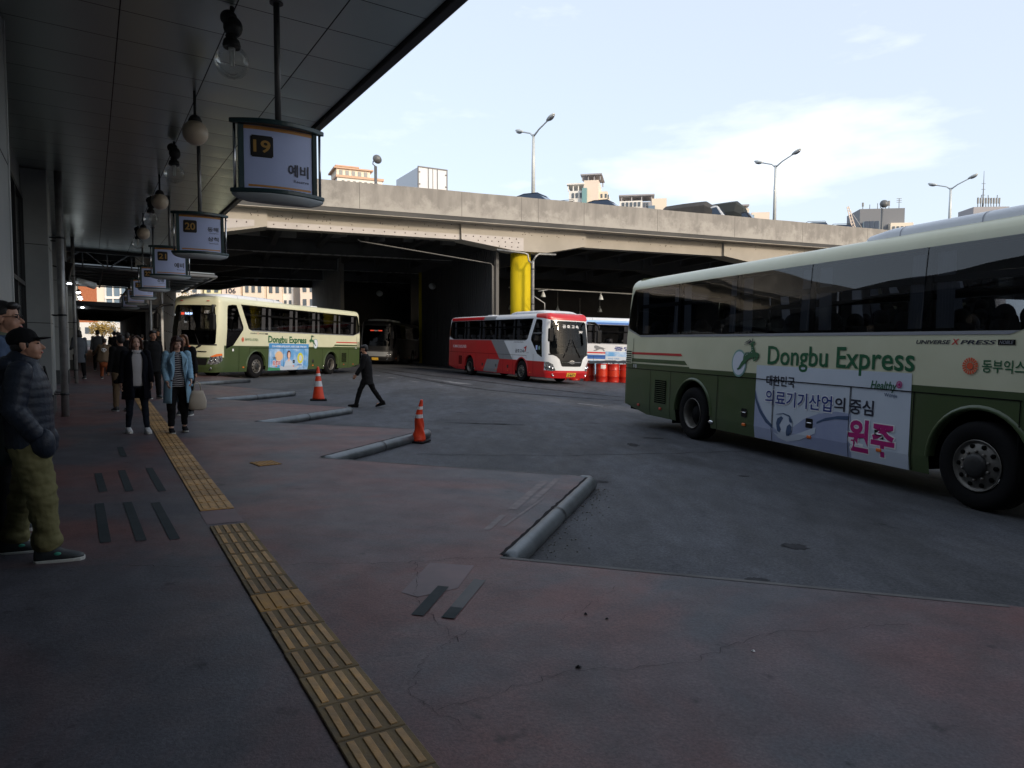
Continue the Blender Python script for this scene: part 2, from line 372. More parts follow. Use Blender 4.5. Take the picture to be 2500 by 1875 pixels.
# small objects
mat('cone_orange', (.75, .055, .012), .45, col2=(.62, .045, .012), scale=5)
mat('cone_band', (.60, .61, .63), .35, .1)
mat('drum_red', (.48, .022, .010), .35, col2=(.40, .02, .012), scale=3)
mat('drum_orange', (.52, .035, .012), .38)
mat('tarp_dark', (.012, .016, .022), .5)
mat('sign_green', (.014, .040, .044), .35)
mat('sign_face', (.47, .55, .84), .5, col2=(.43, .51, .78), scale=1.5)
mat('sign_belly', (.33, .36, .38), .5)
mat('sign_orange', (.55, .26, .07), .5)
mat('sign_black', (.012, .011, .012), .4)
mat('numeral', (.42, .24, .06), .5)
mat('sign_text', (.012, .018, .05), .5)
mat('opal', (.62, .52, .40), .35, spec=.5)
mat('lamp_black', (.012, .013, .013), .5, bump=.4, bscale=30)
mat('cfl', (.7, .72, .7), .4)
mat('lamp_grey', (.55, .58, .58), .45, .2)
mat('truck_white', (.70, .72, .75), .45); mat('truck_frame', (.16, .16, .17), .5)
mat('tarp', (.045, .043, .042), .8, col2=(.06, .056, .053), scale=2); mat('tarp_green', (.022, .026, .024), .75)
mat('car_dark', (.012, .013, .016), .25); mat('car_glass', (.03, .05, .09), .08); mat('car_white', (.65, .67, .70), .3)
# people
mat('skin', (.42, .225, .15), .5, spec=.35); mat('skin_light', (.56, .35, .27), .5, spec=.35)
mat('hair', (.010, .008, .008), .5, spec=.4); mat('hair_brown', (.035, .014, .009), .45, spec=.4); mat('hair_auburn', (.12, .045, .015), .5)
mat('cap_black', (.007, .007, .008), .8, spec=.12); mat('puffer', (.008, .012, .022), .5, spec=.3, col2=(.014, .021, .036), scale=8, bump=.2, bscale=60)
mat('olive', (.118, .110, .052), .9, spec=.12, col2=(.158, .146, .072), scale=6, bump=.5, bscale=9)
mat('shoe_dark', (.02, .026, .03), .6); mat('shoe_white', (.55, .56, .57), .5); mat('sole', (.45, .46, .44), .6); mat('mint', (.05, .30, .22), .5)
mat('navy_coat', (.006, .007, .012), .9, spec=.12); mat('jeans', (.012, .016, .026), .85, spec=.12); mat('shirt_white', (.40, .40, .42), .8, spec=.12, bump=.4, bscale=14)
mat('coat_blue', (.23, .39, .52), .85, spec=.12, bump=.1, bscale=60); mat('black_cloth', (.008, .008, .009), .85, spec=.12); mat('dark_cloth', (.010, .010, .011), .85, spec=.12)
mat('stripe_dark', (.01, .011, .02), .85, spec=.12); mat('stripe_pale', (.45, .45, .47), .85, spec=.12)
mat('tote', (.40, .36, .30), .85, spec=.12, bump=.3, bscale=12); mat('grey_cloth', (.085, .095, .11), .85, spec=.12); mat('cape_brown', (.14, .10, .065), .85, spec=.12); mat('orange_cloth', (.35, .10, .04), .8, spec=.12); mat('lip', (.30, .05, .045), .45)
mat('denim', (.06, .09, .15), .8, spec=.12); mat('eye_dark', (.008, .007, .007), .25); mat('mask_black', (.008, .008, .009), .8, spec=.12); mat('check_shirt', (.16, .18, .13), .8, spec=.12)
# far buildings
mat('apt_white', (.82, .79, .74), .8); mat('apt_peach', (.82, .69, .58), .8); mat('apt_beige', (.80, .70, .57), .8); mat('apt_grey', (.36, .35, .37), .8); mat('apt_yellow', (.84, .79, .50), .8)
mat('apt_window', (.10, .12, .14), .2); mat('apt_orange', (.60, .40, .28), .8); mat('brick_orange', (.45, .16, .07), .85, col2=(.38, .12, .05), scale=4, coord='World'); mat('curtain_glass', (.14, .20, .26), .15, spec=.8); mat('office_grey', (.17, .18, .20), .6); mat('teal_glass', (.20, .36, .36), .15)
mat('leaf_gold', (.30, .20, .05), .8); mat('leaf_green', (.05, .09, .03), .8); mat('bark', (.05, .035, .025), .9)

for nm in ('tactile', 'tactile_base'):               # every tile has weathered differently
    t = M[nm].node_tree; b = t.nodes['Principled BSDF']; src = b.inputs['Base Color'].links[0].from_socket
    oi = t.nodes.new('ShaderNodeObjectInfo'); q = t.nodes.new('ShaderNodeMapRange'); q.inputs[3].default_value = .62; q.inputs[4].default_value = 1.2
    x = t.nodes.new('ShaderNodeMixRGB'); x.blend_type = 'MULTIPLY'; x.inputs[0].default_value = 1
    t.links.new(oi.outputs['Random'], q.inputs[0]); t.links.new(src, x.inputs[1]); t.links.new(q.outputs[0], x.inputs[2]); t.links.new(x.outputs[0], b.inputs['Base Color'])

# pale render repairs along the lower half of the parapet
m_ = M['concrete']; t = m_.node_tree; b = t.nodes['Principled BSDF']; src = b.inputs['Base Color'].links[0].from_socket
g = t.nodes.new('ShaderNodeNewGeometry'); sx = t.nodes.new('ShaderNodeSeparateXYZ'); t.links.new(g.outputs['Position'], sx.inputs[0])
z = t.nodes.new('ShaderNodeTexNoise'); z.inputs['Scale'].default_value = .9; z.inputs['Detail'].default_value = 12; z.inputs['Roughness'].default_value = .72; t.links.new(g.outputs['Position'], z.inputs['Vector'])
a = t.nodes.new('ShaderNodeMapRange'); a.inputs[1].default_value = 9.55; a.inputs[2].default_value = 10.9; a.inputs[3].default_value = .16; a.inputs[4].default_value = -.10; t.links.new(sx.outputs['Z'], a.inputs[0])
ad = t.nodes.new('ShaderNodeMath'); ad.operation = 'ADD'; t.links.new(z.outputs['Fac'], ad.inputs[0]); t.links.new(a.outputs[0], ad.inputs[1])
r = t.nodes.new('ShaderNodeValToRGB'); r.color_ramp.elements[0].position = .49; r.color_ramp.elements[1].position = .66; t.links.new(ad.outputs[0], r.inputs[0])
x = t.nodes.new('ShaderNodeMixRGB'); x.inputs[2].default_value = (.39, .37, .34, 1); t.links.new(r.outputs[0], x.inputs[0]); t.links.new(src, x.inputs[1]); t.links.new(x.outputs[0], b.inputs['Base Color'])
# ================================================================== ground
def clampx(x): return max(-70, min(70, x))
mb = MB(); xs = [-900, -300, -70, -40, -20, 0, 20, 40, 70, 300, 900]; ys = [-300, -60, -20, 0, 20, 40, 60, 90, 120, 300, 1200]
G_ = [[mb.bm.verts.new((x, y, SL*clampx(x)-.012)) for x in xs] for y in ys]
for j in range(len(ys)-1):
    for i in range(len(xs)-1): mb.face([G_[j][i], G_[j][i+1], G_[j+1][i+1], G_[j+1][i]])
tag(mb.build('ground', 'ground'), kind='structure')
mb = MB()
for (x0, x1, y0, y1) in [(-60, 60, -25, 100)]:
    mb.face([mb.bm.verts.new(GZ(x, y)) for x, y in ((x0, y0), (x1, y0), (x1, y1), (x0, y1))])
tag(mb.build('bus_yard', 'asphalt'), kind='structure')
# saw-toothed platform: inner corners at v=2.63, tips at v=5.29
INNER = [-5.4, -.43, 4.53, 9.49, 14.05, 19.6, 26.4]
edge = [(2.63, -14)]
for i, u0 in enumerate(INNER):
    edge.append((2.63, u0))
    if i < len(INNER)-1:
        t0 = (5.14, u0+2.28); c0 = (5.29, u0+2.46); t1 = (5.13, u0+2.62)
        for k in range(6):
            a = k/5; edge.append(tuple((1-a)**2*p+2*a*(1-a)*q+a*a*r for p, q, r in zip(t0, c0, t1)))
edge += [(5.3, 29.0), (3.2, 34), (3.2, 95)]
poly = edge + [(-1.3, 95), (-1.3, -14)]
mb = MB()
top = [mb.bm.verts.new(UV(u, v, PLAT)) for v, u in poly]; bot = [mb.bm.verts.new(UV(u, v, -.02)) for v, u in poly]
ed = [mb.bm.edges.new((top[i], top[(i+1) % len(top)])) for i in range(len(top))]
r_ = bmesh.ops.triangle_fill(mb.bm, use_beauty=True, edges=ed)
mb.m(1)
for i in range(len(top)): mb.face([top[i], top[(i+1) % len(top)], bot[(i+1) % len(top)], bot[i]])
tag(mb.build('platform', ['platform', 'kerb_side'], keep=True), kind='structure')
# pale worn nosing along the platform edge
mb = MB()
for i in range(len(INNER)-1):
    a, b = edge[1+i*7+6], (2.63, INNER[i+1])
    d = Vector((b[0]-a[0], b[1]-a[1])).normalized(); n_ = Vector((-d.y, d.x))
    if n_.x > 0: n_ = -n_
    q = [(a[0], a[1]), (b[0], b[1]), (b[0]-abs(n_.x)*.05, b[1]+n_.y*.05), (a[0]+n_.x*.05, a[1]+n_.y*.05)]
    mb.face([mb.bm.verts.new(UV(u, v, PLAT+.003)) for v, u in q])
tag(mb.build('kerb_nosing', 'kerb_side'), kind='structure')
# steel pipe bumpers
def kerb_pipe(i):
    u0 = INNER[i]
    names = ['nearest long steel pipe kerb, with a dented joint, beside the biggest platform tooth', 'steel pipe kerb with the leaning orange cone at its far end', 'steel pipe kerb behind the leaning cone and in front of the upright cone', 'steel pipe kerb beyond the upright orange cone', 'farthest steel pipe kerb, beside the front wheel of the parked cream coach']
    a, b = UV(u0+.01, 2.68, .062), UV(u0+2.34, 5.26, .062)
    root = thing('pipe_kerb', names[i-2], 'kerb', a, 0, 'steel pipe kerbs along the bays')
    d = (b-a); mb = MB(); pts, rr = [], []
    n = 26
    for k in range(n+1):
        t = k/n; pts.append(a+d*t); rr.append(.088+.0015*math.sin(k*2.3)-(.006 if abs(t-.49) < .02 else 0))
    el = [UV(u0+2.45, 5.325, .062), UV(u0+2.55, 5.29, .062), UV(u0+2.62, 5.20, .060)]; mb.tube([pts[0]-d.normalized()*.02]+pts+el, [.03]+rr+[.085, .075, .02], 18)
    mb.build('pipe', 'steel_pipe', root, world=True)
    mb = MB(); c = a+d*.49; q = d.normalized()
    mb.tube([c-q*.02, c+q*.02], .0905, 18, cap=False); mb.build('joint_ring', 'dark_metal', root, world=True)
    mb = MB()                                   # ragged mortar seam along the platform side of the pipe
    nn = Vector((-d.y, d.x, 0)).normalized(); pr = []
    for k in range(41):
        t = k/40; p = a+d*t; pr.append((p+nn*.022+Vector((0, 0, .084)), p+nn*(.056+random.uniform(-.008, .012))+Vector((0, 0, .084))))
    for (p, q_), (r2, s2) in zip(pr, pr[1:]): mb.face([p, q_, s2, r2])
    mb.build('mortar_seam', 'crack', root, world=True)
for i in range(2, 7-1+0): kerb_pipe(i)
mb = MB(); u0 = INNER[6]; a, b = UV(26.5, 2.7, .062), UV(28.85, 5.25, .062)
root = thing('pipe_kerb', 'farthest steel pipe kerb, beside the front wheel of the parked cream coach', 'kerb', a, 0, 'steel pipe kerbs along the bays')
mb.tube([a, b], .085, 14); mb.build('pipe', 'steel_pipe', root, world=True)
# ------------------------------------------------------------------ marks on the floor
def flat_poly(name, pts, m_, h, uv=True, kind='structure', sub=None):
    mb = MB(); mb.face([mb.bm.verts.new(UV(p[1], p[0], h) if uv else GZ(p[0], p[1], h)) for p in pts]); return tag(mb.build(name, m_), kind=kind)
strips = [((.02, 7.58), (.05, 6.13)), ((.25, 7.54), (.29, 6.07)), ((.48, 7.42), (.52, 6.01)), ((.02, 9.24), (.06, 8.13)), ((.26, 9.35), (.29, 8.07)), ((.55, 9.41), (.58, 7.95)), ((.30, 11.3), (.32, 10.4))]
mb = MB()
for (a, b) in strips:
    for (p, q) in ((a, b),):
        mb.face([mb.bm.verts.new(UV(u, v, PLAT+.004)) for v, u in ((p[0]-.037, p[1]), (p[0]+.037, p[1]), (q[0]+.037, q[1]), (q[0]-.037, q[1]))])
tag(mb.build('floor_strips', 'dark_strip'), kind='structure')
def tape(p, q, w_, m_, h):
    d = Vector((q[0]-p[0], q[1]-p[1])).normalized(); n_ = Vector((-d.y, d.x))*w_; mb = MB()
    mb.face([mb.bm.verts.new(UV(u, v, PLAT+h)) for v, u in ((p[0]+n_.x, p[1]+n_.y), (p[0]-n_.x, p[1]-n_.y), (q[0]-n_.x, q[1]-n_.y), (q[0]+n_.x, q[1]+n_.y))])
    tag(mb.build('tape_strip', m_), kind='structure')
tape((1.95, 4.12), (1.60, 3.74), .038, 'dark_strip', .0048)
tape((2.23, 4.13), (1.74, 3.62), .04, 'grey_strip', .0048); tape((1.86, 3.745), (1.74, 3.62), .038, 'dark_strip', .0066)
flat_poly('repaint_patch', [(2.08, 4.62), (2.34, 4.42), (2.02, 4.05), (1.72, 4.02), (1.66, 4.14)], 'pink_patch', PLAT+.0025)
mb = MB()
for p, q, w_ in (((4.6, 6.90), (3.5, 5.82), .045), ((4.85, 6.98), (3.8, 5.96), .035), ((3.3, 5.65), (2.9, 5.25), .03), ((4.05, 6.1), (3.1, 5.3), .015)):
    d = Vector((q[0]-p[0], q[1]-p[1])).normalized(); n_ = Vector((-d.y, d.x))*w_
    mb.face([mb.bm.verts.new(UV(u, v, PLAT+.003)) for v, u in ((p[0]+n_.x, p[1]+n_.y), (p[0]-n_.x, p[1]-n_.y), (q[0]-n_.x, q[1]-n_.y), (q[0]+n_.x, q[1]+n_.y))])
tag(mb.build('floor_scrapes', 'pale_scrape'), kind='structure')
def crack(pts, w_=.006, h=PLAT, seed=1, n=14, uv=True, amp=.03):
    rnd = random.Random(seed); P = []
    for a, b in zip(pts, pts[1:]):
        for k in range(n):
            t = k/n; P.append(Vector((a[0]+(b[0]-a[0])*t+rnd.uniform(-amp, amp), a[1]+(b[1]-a[1])*t+rnd.uniform(-amp, amp))))
    P.append(Vector(pts[-1])); mb = MB(); prev = None
    for i, p in enumerate(P):
        d = (P[min(i+1, len(P)-1)]-P[max(i-1, 0)]).normalized(); n_ = Vector((-d.y, d.x))*w_*rnd.uniform(.25, 1.1)
        f = (lambda q: UV(q.y, q.x, h+.0045)) if uv else (lambda q: GZ(q.x, q.y, h+.0045))
        cur = (mb.bm.verts.new(f(p+n_)), mb.bm.verts.new(f(p-n_)))
        if prev: mb.face([prev[0], prev[1], cur[1], cur[0]])
        prev = cur
    return tag(mb.build('crack', 'crack'), kind='structure')
crack([(2.62, 4.5), (2.3, 4.62), (1.9, 4.7), (1.2, 5.0), (.6, 5.2), (.1, 5.5)], .0022, seed=3, amp=.02)
crack([(2.0, 4.7), (1.83, 4.3), (1.7, 4.0), (1.65, 3.3)], .0016, seed=4, amp=.02)
crack([(1.25, 2.7), (1.9, 2.75), (2.6, 2.55), (3.3, 2.6), (4.2, 2.3)], .0014, seed=5, amp=.025)
crack([(1.75, 3.4), (1.4, 3.2), (1.2, 2.9), (1.3, 2.5)], .0013, seed=6, amp=.02)
crack([(3.0, 3.6), (2.6, 3.4), (2.3, 3.3)], .0012, seed=8, amp=.02)
crack([(-1.5, 10.9), (.8, 11.2), (4.5, 12.5), (9, 12.9)], .012, 0, seed=9, uv=False, amp=.06)
crack([(2.2, 16.3), (-1.0, 16.0), (-3.0, 15.2)], .012, 0, seed=10, uv=False, amp=.06)
# road marks in the yard
mb = MB()
def ln(x0, y0, x1, y1, w_): 
    d = Vector((x1-x0, y1-y0)).normalized(); n_ = Vector((-d.y, d.x))*w_
    mb.face([mb.bm.verts.new(GZ(x, y, .004)) for x, y in ((x0+n_.x, y0+n_.y), (x0-n_.x, y0-n_.y), (x1-n_.x, y1-n_.y), (x1+n_.x, y1+n_.y))])
for a in ((-6.26, 35.25, -5.68, 34.32, .06), (-4.77, 32.4, -4.24, 31.64, .06), (-4.19, 34.92, -2.1, 31.5, .05), (-3.28, 29.9, -2.88, 29.32, .06), (-2.0, 27.76, -1.74, 27.46, .05), (-1.59, 38.9, -.96, 37.4, .06), (2.09, 22.11, 2.79, 21.3, .05), (-7.25, 36.92, -6.86, 36.22, .06)): ln(*a)
mb.face([mb.bm.verts.new(GZ(x, y, .004)) for x, y in ((-3.3, 33.0), (-2.35, 31.1), (-1.75, 31.1), (-2.4, 32.3))])
tag(mb.build('road_marking', 'road_line'), kind='structure')
def streak(pts, w_, seed):
    rnd = random.Random(seed); P = [Vector(p) for p in pts]; mb = MB(); prev = None; S = []
    for i in range(len(P)-1):
        p0, p1, p2, p3 = P[max(i-1, 0)], P[i], P[i+1], P[min(i+2, len(P)-1)]
        for k in range(10):
            t = k/10; S.append(.5*((2*p1)+(p2-p0)*t+(2*p0-5*p1+4*p2-p3)*t*t+(3*p1-p0-3*p2+p3)*t**3))
    S.append(P[-1])
    for i, p in enumerate(S):
        d = (S[min(i+1, len(S)-1)]-S[max(i-1, 0)]).normalized(); n_ = Vector((-d.y, d.x))*w_*rnd.uniform(.75, 1.1)*min(1, .15+i/8, .15+(len(S)-1-i)/8)
        cur = (mb.bm.verts.new(GZ(p.x+n_.x, p.y+n_.y, .0035)), mb.bm.verts.new(GZ(p.x-n_.x, p.y-n_.y, .0035)))
        if prev: mb.face([prev[0], prev[1], cur[1], cur[0]])
        prev = cur
    tag(mb.build('tyre_track', 'tyre_mark'), kind='structure')
streak([(-9.6, 48), (-4.73, 38.85), (-1.62, 34.2), (.87, 29.99), (4.3, 25.4)], .22, 1)
streak([(-8.46, 42.91), (-4.98, 35.4), (-1.89, 28.99), (.4, 26.1), (4.2, 23.6)], .20, 2)
def spill(name, pts, m_):
    for x, y, rx, ry, sd in pts:
        rnd = random.Random(sd); mb = MB(); n = 22
        mb.face([mb.bm.verts.new(GZ(x+rx*math.cos(2*math.pi*k/n)*rnd.uniform(.6, 1.1), y+ry*math.sin(2*math.pi*k/n)*rnd.uniform(.6, 1.1), .004)) for k in range(n)])
        tag(mb.build(name, m_), kind='structure')
spill('oil_stain', [(2.58, 6.27, .13, .12, 1), (1.1, 9.1, .2, .1, 2), (2.24, 12.79, .12, .25, 3), (2.83, 13.85, .25, .12, 4), (3.3, 9.85, .09, .05, 5), (-.6, 15.5, .9, .16, 6), (1.9, 5.3, .1, .06, 7)], 'tyre_mark')
# grit and chips along the nearest kerb, on the yard side
mb = MB(); rnd = random.Random(11)
for k in range(110):
    t = rnd.random(); u_, v_ = INNER[2]+2.4*t, 2.7+2.6*t; dd = abs(rnd.gauss(0, .14))+.07
    p = UV(u_-dd*.74, v_+dd*.67, .006); s_ = rnd.uniform(.003, .006)
    mb.box((p.x-s_, p.y-s_*rnd.uniform(.5, 1), p.z-.006), (p.x+s_, p.y+s_, p.z+s_*.5), Matrix.Rotation(rnd.uniform(0, 3), 3, 'Z'))
tag(mb.build('grit', 'grit'), label='grey grit scattered along the yard side of the nearest pipe kerb', cat='grit', kind='stuff')
def litter(label, u_, v_, r_, m_, seed):
    rnd = random.Random(seed); p = UV(u_, v_, PLAT+.004); mb = MB(); c = mb.bm.verts.new((0, 0, r_*.7)); n = 7
    V = [mb.bm.verts.new((r_*math.cos(2*math.pi*k/n)*rnd.uniform(.5, 1.2), r_*math.sin(2*math.pi*k/n)*rnd.uniform(.5, 1.2), 0)) for k in range(n)]
    for k in range(n): mb.face([V[k], V[(k+1) % n], c])
    o = mb.build('litter', m_); o.location = p; tag(o, label, 'litter')
litter('small white paper scrap on the maroon platform at the right', 2.48, 3.01, .014, 'white_paint', 1)
litter('dark chewed scrap on the platform right of the tactile strip, nearer the viewer', 2.76, 2.05, .018, 'black_plastic', 2)
litter('dark crumb left of a second one on the reddish platform patch', 3.31, 2.51, .016, 'black_plastic', 3)
litter('dark crumb right of another on the reddish platform patch', 3.19, 2.58, .013, 'black_plastic', 4)
# ------------------------------------------------------------------ tactile paving
def tile_mb(base, bar):
    mb = MB(); g = .002
    mb.bbox((-.15+g, -.15+g, 0), (.15-g, .15-g, .010), .004, 1); mb.m(1)
    for k in range(4):
        x = -.102+.068*k; mb.bbox((x-.0165, -.128, .008), (x+.0165, .128, .0150), .008, 2)
    return mb
tilt = Matrix(((1, 0, 0), (0, 1, 0), (0, 0, 1)))
def floor_matrix(u_, v_, rz): 
    ex = Vector((NX, NY, SL*NX)).normalized(); ey = Vector((TX, TY, SL*TX)); ey = (ey-ex*ey.dot(ex)).normalized(); ez = ex.cross(ey)
    m3 = Matrix((ex, ey, ez)).transposed() @ Matrix.Rotation(rz, 3, 'Z')
    m4 = m3.to_4x4(); m4.translation = UV(u_, v_, PLAT+.002); return m4
TG = 'yellow ribbed guidance tiles in one strip along the platform'
protoA = tile_mb(0, 1).build('tactile_tile', ['tactile_base', 'tactile'])
protoB = tile_mb(0, 1).build('tactile_tile', ['tactile', 'tactile'])
protoF = tile_mb(0, 1).build('tactile_tile', ['tactile_fresh', 'tactile_fresh'])
k = 0; u_ = 1.30; usedA = usedB = usedF = False
while u_ < 30:
    v_ = .935+(u_-2)*.0045
    if not (6.35 < u_ < 6.93):
        if abs(u_-4.30) < .15 and not usedF:
            o = protoF; usedF = True; tag(o, 'clean bright orange ribbed tile between two dirty tiles in the strip', 'paving tile', TG)
        elif u_ < 6.4:
            o = protoA if not usedA else protoA.copy()
            if usedA: COL.objects.link(o)
            usedA = True; tag(o, 'grimy ribbed tile with worn orange bars, between the gap in the strip and the viewer', 'paving tile', TG)
        else:
            o = protoB if not usedB else protoB.copy()
            if usedB: COL.objects.link(o)
            usedB = True; tag(o, 'yellow ribbed tile in the strip beyond the gap, towards the walking women', 'paving tile', TG)
        o.matrix_basis = floor_matrix(u_, v_, random.uniform(-.012, .012)); 
    u_ += .302
flat_poly('missing_tile_bed', [(.80, 6.38), (1.10, 6.38), (1.10, 6.92), (.80, 6.92)], 'pink_patch', PLAT+.0025)
mb = MB(); mb.bbox((-.15, -.15, 0), (.15, .15, .008), .003, 1); 
for i in range(6):
    for j in range(6): mb.lathe([(.017, .007), (.014, .013), (.002, .0135)], 8, (-.125+.05*i, -.125+.05*j, 0), cap=True)
o = mb.build('tactile_tile', 'tactile_fresh'); o.matrix_basis = floor_matrix(9.25, 1.87, .2); tag(o, 'lone yellow studded tile on the platform, left of the second pipe kerb', 'paving tile')
# ------------------------------------------------------------------ canopy over the platform
CH = 4.75
can = thing('canopy', 'long platform canopy with a dark metal panel ceiling and narrow fascia', 'canopy', UV(8, 2.8, CH))
mb = MB(); V0 = [-1.06, .3, 1.2, 2.03, 2.74]
for vi, (a, b) in enumerate(zip(V0, V0[1:])):
    u_ = -8.69
    while u_ < 29.3:
        # each panel bellies very slightly
        p = [UV(u_+.006, a+.006, CH), UV(u_+.006, b-.006, CH), UV(u_+.734, b-.006, CH), UV(u_+.734, a+.006, CH)]
        if vi == 0: p[0], p[3] = UV(u_+.006, a, CH), UV(u_+.734, a, CH)
        c = sum(p, Vector())/4+Vector((0, 0, -random.uniform(.004, .014)))
        vs = [mb.bm.verts.new(q) for q in p]; cv = mb.bm.verts.new(c)
        for i in range(4):
            f = mb.face([vs[i], vs[(i+1) % 4], cv])
            if f: f.smooth = True
        u_ += .74
mb.build('ceiling_panels', 'ceiling', can, world=True, keep=True)
mb = MB(); mb.prism([(-1.3, -9), (2.75, -9), (2.75, 29.4), (-1.3, 29.4)], lambda v, u: UV(u, v, CH+.012), lambda v, u: UV(u, v, CH+.35)); mb.build('roof_deck', 'seam', can, world=True)
mb = MB(); mb.prism([(2.753, -9), (2.86, -9), (2.86, 29.45), (2.753, 29.45)], lambda v, u: UV(u, v, CH-.045), lambda v, u: UV(u, v, CH+.42)); mb.build('fascia', 'fascia', can, world=True, bevel=.012)
mb = MB(); mb.prism([(-1.0, 29.42), (2.75, 29.42), (2.75, 29.55), (-1.0, 29.55)], lambda v, u: UV(u, v, CH-.12), lambda v, u: UV(u, v, CH+.40)); mb.build('end_fascia', 'fascia', can, world=True)
# second, ribbed canopy on a white steel frame beyond the end of the first one
can2 = thing('canopy', 'ribbed grey canopy on a white steel frame beyond the bay signs', 'canopy', UV(29.5, 3, 4.3))
H2 = 4.12
mb = MB(); n = 22
for k in range(n):
    a, b = 29.9+12.2*k/n, 29.9+12.2*(k+1)/n; m_ = (a+b)/2
    P = [(a, H2+.10), (a+.12, H2+.10), (a+.20, H2+.16), (b-.08, H2+.16), (b, H2+.10)]
    for (u0, h0), (u1, h1) in zip(P, P[1:]): mb.face([mb.bm.verts.new(q) for q in (UV(u0, -1, h0), UV(u1, -1, h1), UV(u1, 4.25, h1), UV(u0, 4.25, h0))])
mb.build('ribbed_deck', 'rib_roof', can2, world=True)
mb = MB()
for k in range(8): u_ = 29.95+12*k/7; mb.tube([UV(u_, -1, H2+.05), UV(u_, 4.25, H2+.05)], .035, 6)
for v_ in (.4, 2.3): mb.tube([UV(29.95, v_, H2+.0), UV(42, v_, H2+.0)], .04, 6)
mb.build('purlins', 'truss', can2, world=True)
mb = MB(); mb.tube([UV(29.9, -1, H2), UV(29.9, 4.28, H2), UV(42.1, 4.28, H2)], .06, 8); mb.build('edge_tube', 'truss', can2, world=True)
tr = MB()
for h0, h1 in ((H2+.0, H2+.62),):
    tr.tube([UV(29.8, -1, h1), UV(29.8, 2.9, h1)], .035, 6); tr.tube([UV(29.8, -1, h0), UV(29.8, 2.9, h0)], .035, 6)
    for k in range(6):
        v_ = -1+3.9*k/5; tr.tube([UV(29.8, v_, h0), UV(29.8, v_, h1)], .025, 6)
        if k < 5: tr.tube([UV(29.8, v_, h1 if k % 2 else h0), UV(29.8, v_+.78, h0 if k % 2 else h1)], .022, 6)
tr.build('truss', 'truss', can2, world=True)
for v_, u_ in ((2.6, 33.4), (2.6, 40.0)):
    mb = MB(); mb.tube([UV(u_, v_, PLAT), UV(u_, v_, H2+.05)], .055, 12); mb.lathe([(.12, 0), (.12, .015)], 12, UV(u_, v_, PLAT), cap=True); mb.build('post', 'white_paint', can2, world=True)
# third canopy, under the flyover, running to the far end
can3 = thing('canopy', 'dark low canopy running away below the flyover to the bright far end', 'canopy', UV(43, 3, 3.3))
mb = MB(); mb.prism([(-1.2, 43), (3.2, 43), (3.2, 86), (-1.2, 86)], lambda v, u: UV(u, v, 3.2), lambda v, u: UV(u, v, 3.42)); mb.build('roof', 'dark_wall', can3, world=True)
mb = MB()
for k in range(14): u_ = 44+3.1*k; mb.prism([(-1.2, u_), (3.2, u_), (3.2, u_+.12), (-1.2, u_+.12)], lambda v, u: UV(u, v, 3.04), lambda v, u: UV(u, v, 3.198))
mb.build('beams', 'truss', can3, world=True)
for k in range(6):
    mb = MB(); mb.tube([UV(46+7*k, 3.0, PLAT), UV(46+7*k, 3.0, 3.2)], .07, 10); mb.build('post', 'dark_metal', can3, world=True)
# ------------------------------------------------------------------ terminal building beside the platform
tb = thing('terminal_building', 'grey terminal building with pilasters and dark windows along the platform', 'building', UV(8, -1.1, 0))
mb = MB(); mb.prism([(-1.06, -9), (-14, -9), (-14, 86), (-1.06, 86)], lambda v, u: UV(u, v, 0), lambda v, u: UV(u, v, 5.35)); mb.build('wall', 'wall_grey', tb, world=True)
mb = MB(); mb.prism([(-1.1, -70), (-34, -70), (-34, 1.5), (-1.1, 1.5)], lambda v, u: UV(u, v, 5.36), lambda v, u: UV(u, v, 30)); mb.build('added_storeys', 'wall_grey', tb, world=True)  # unseen tower block, added to shade the near coach and platform
mb = MB(); mb.prism([(-1.1, 46), (-14, 46), (-14, 86), (-1.1, 86)], lambda v, u: UV(u, v, 5.36), lambda v, u: UV(u, v, 10)); mb.build('added_storeys', 'dark_wall', tb, world=True)
mb = MB(); mb.prism([(-1.1, -70), (16, -70), (16, -22), (-1.1, -22)], lambda v, u: UV(u, v, -1), lambda v, u: UV(u, v, 22)); mb.build('added_shade_wing', 'wall_grey', tb, world=True)  # unseen wing, added to block sky light from behind the viewer
def vbox(mb, v0, v1, u0, u1, h0, h1): mb.prism([(v0, u0), (v1, u0), (v1, u1), (v0, u1)], lambda v, u: UV(u, v, h0), lambda v, u: UV(u, v, h1))
for u0, u1 in ((-2.5, -1.2), (3.0, 8.5), (15.72, 17.0), (26.0, 27.4), (36, 37.4), (46, 47.4)):
    pv = -.66
    mb = MB(); vbox(mb, -1.055, pv, u0, u1, PLAT+.42, CH-.02); p = mb.build('pilaster', 'wall_grey', tb, world=True)
    mb = MB(); vbox(mb, -1.055, pv+.012, u0-.012, u1+.012, PLAT-.02, PLAT+.42); mb.build('plinth', 'plinth', p, world=True)
    for a_, b_ in ((u0, u0+.07), (u1-.07, u1)):
        mb = MB(); vbox(mb, pv, pv+.014, a_, b_, PLAT+.42, CH-.02); mb.build('corner_trim', 'wall_trim', p, world=True)
    for h_ in (1.9, 3.35):
        mb = MB(); vbox(mb, -1.05, pv+.004, u0-.003, u1+.003, h_, h_+.012); mb.build('joint_line', 'seam', p, world=True)
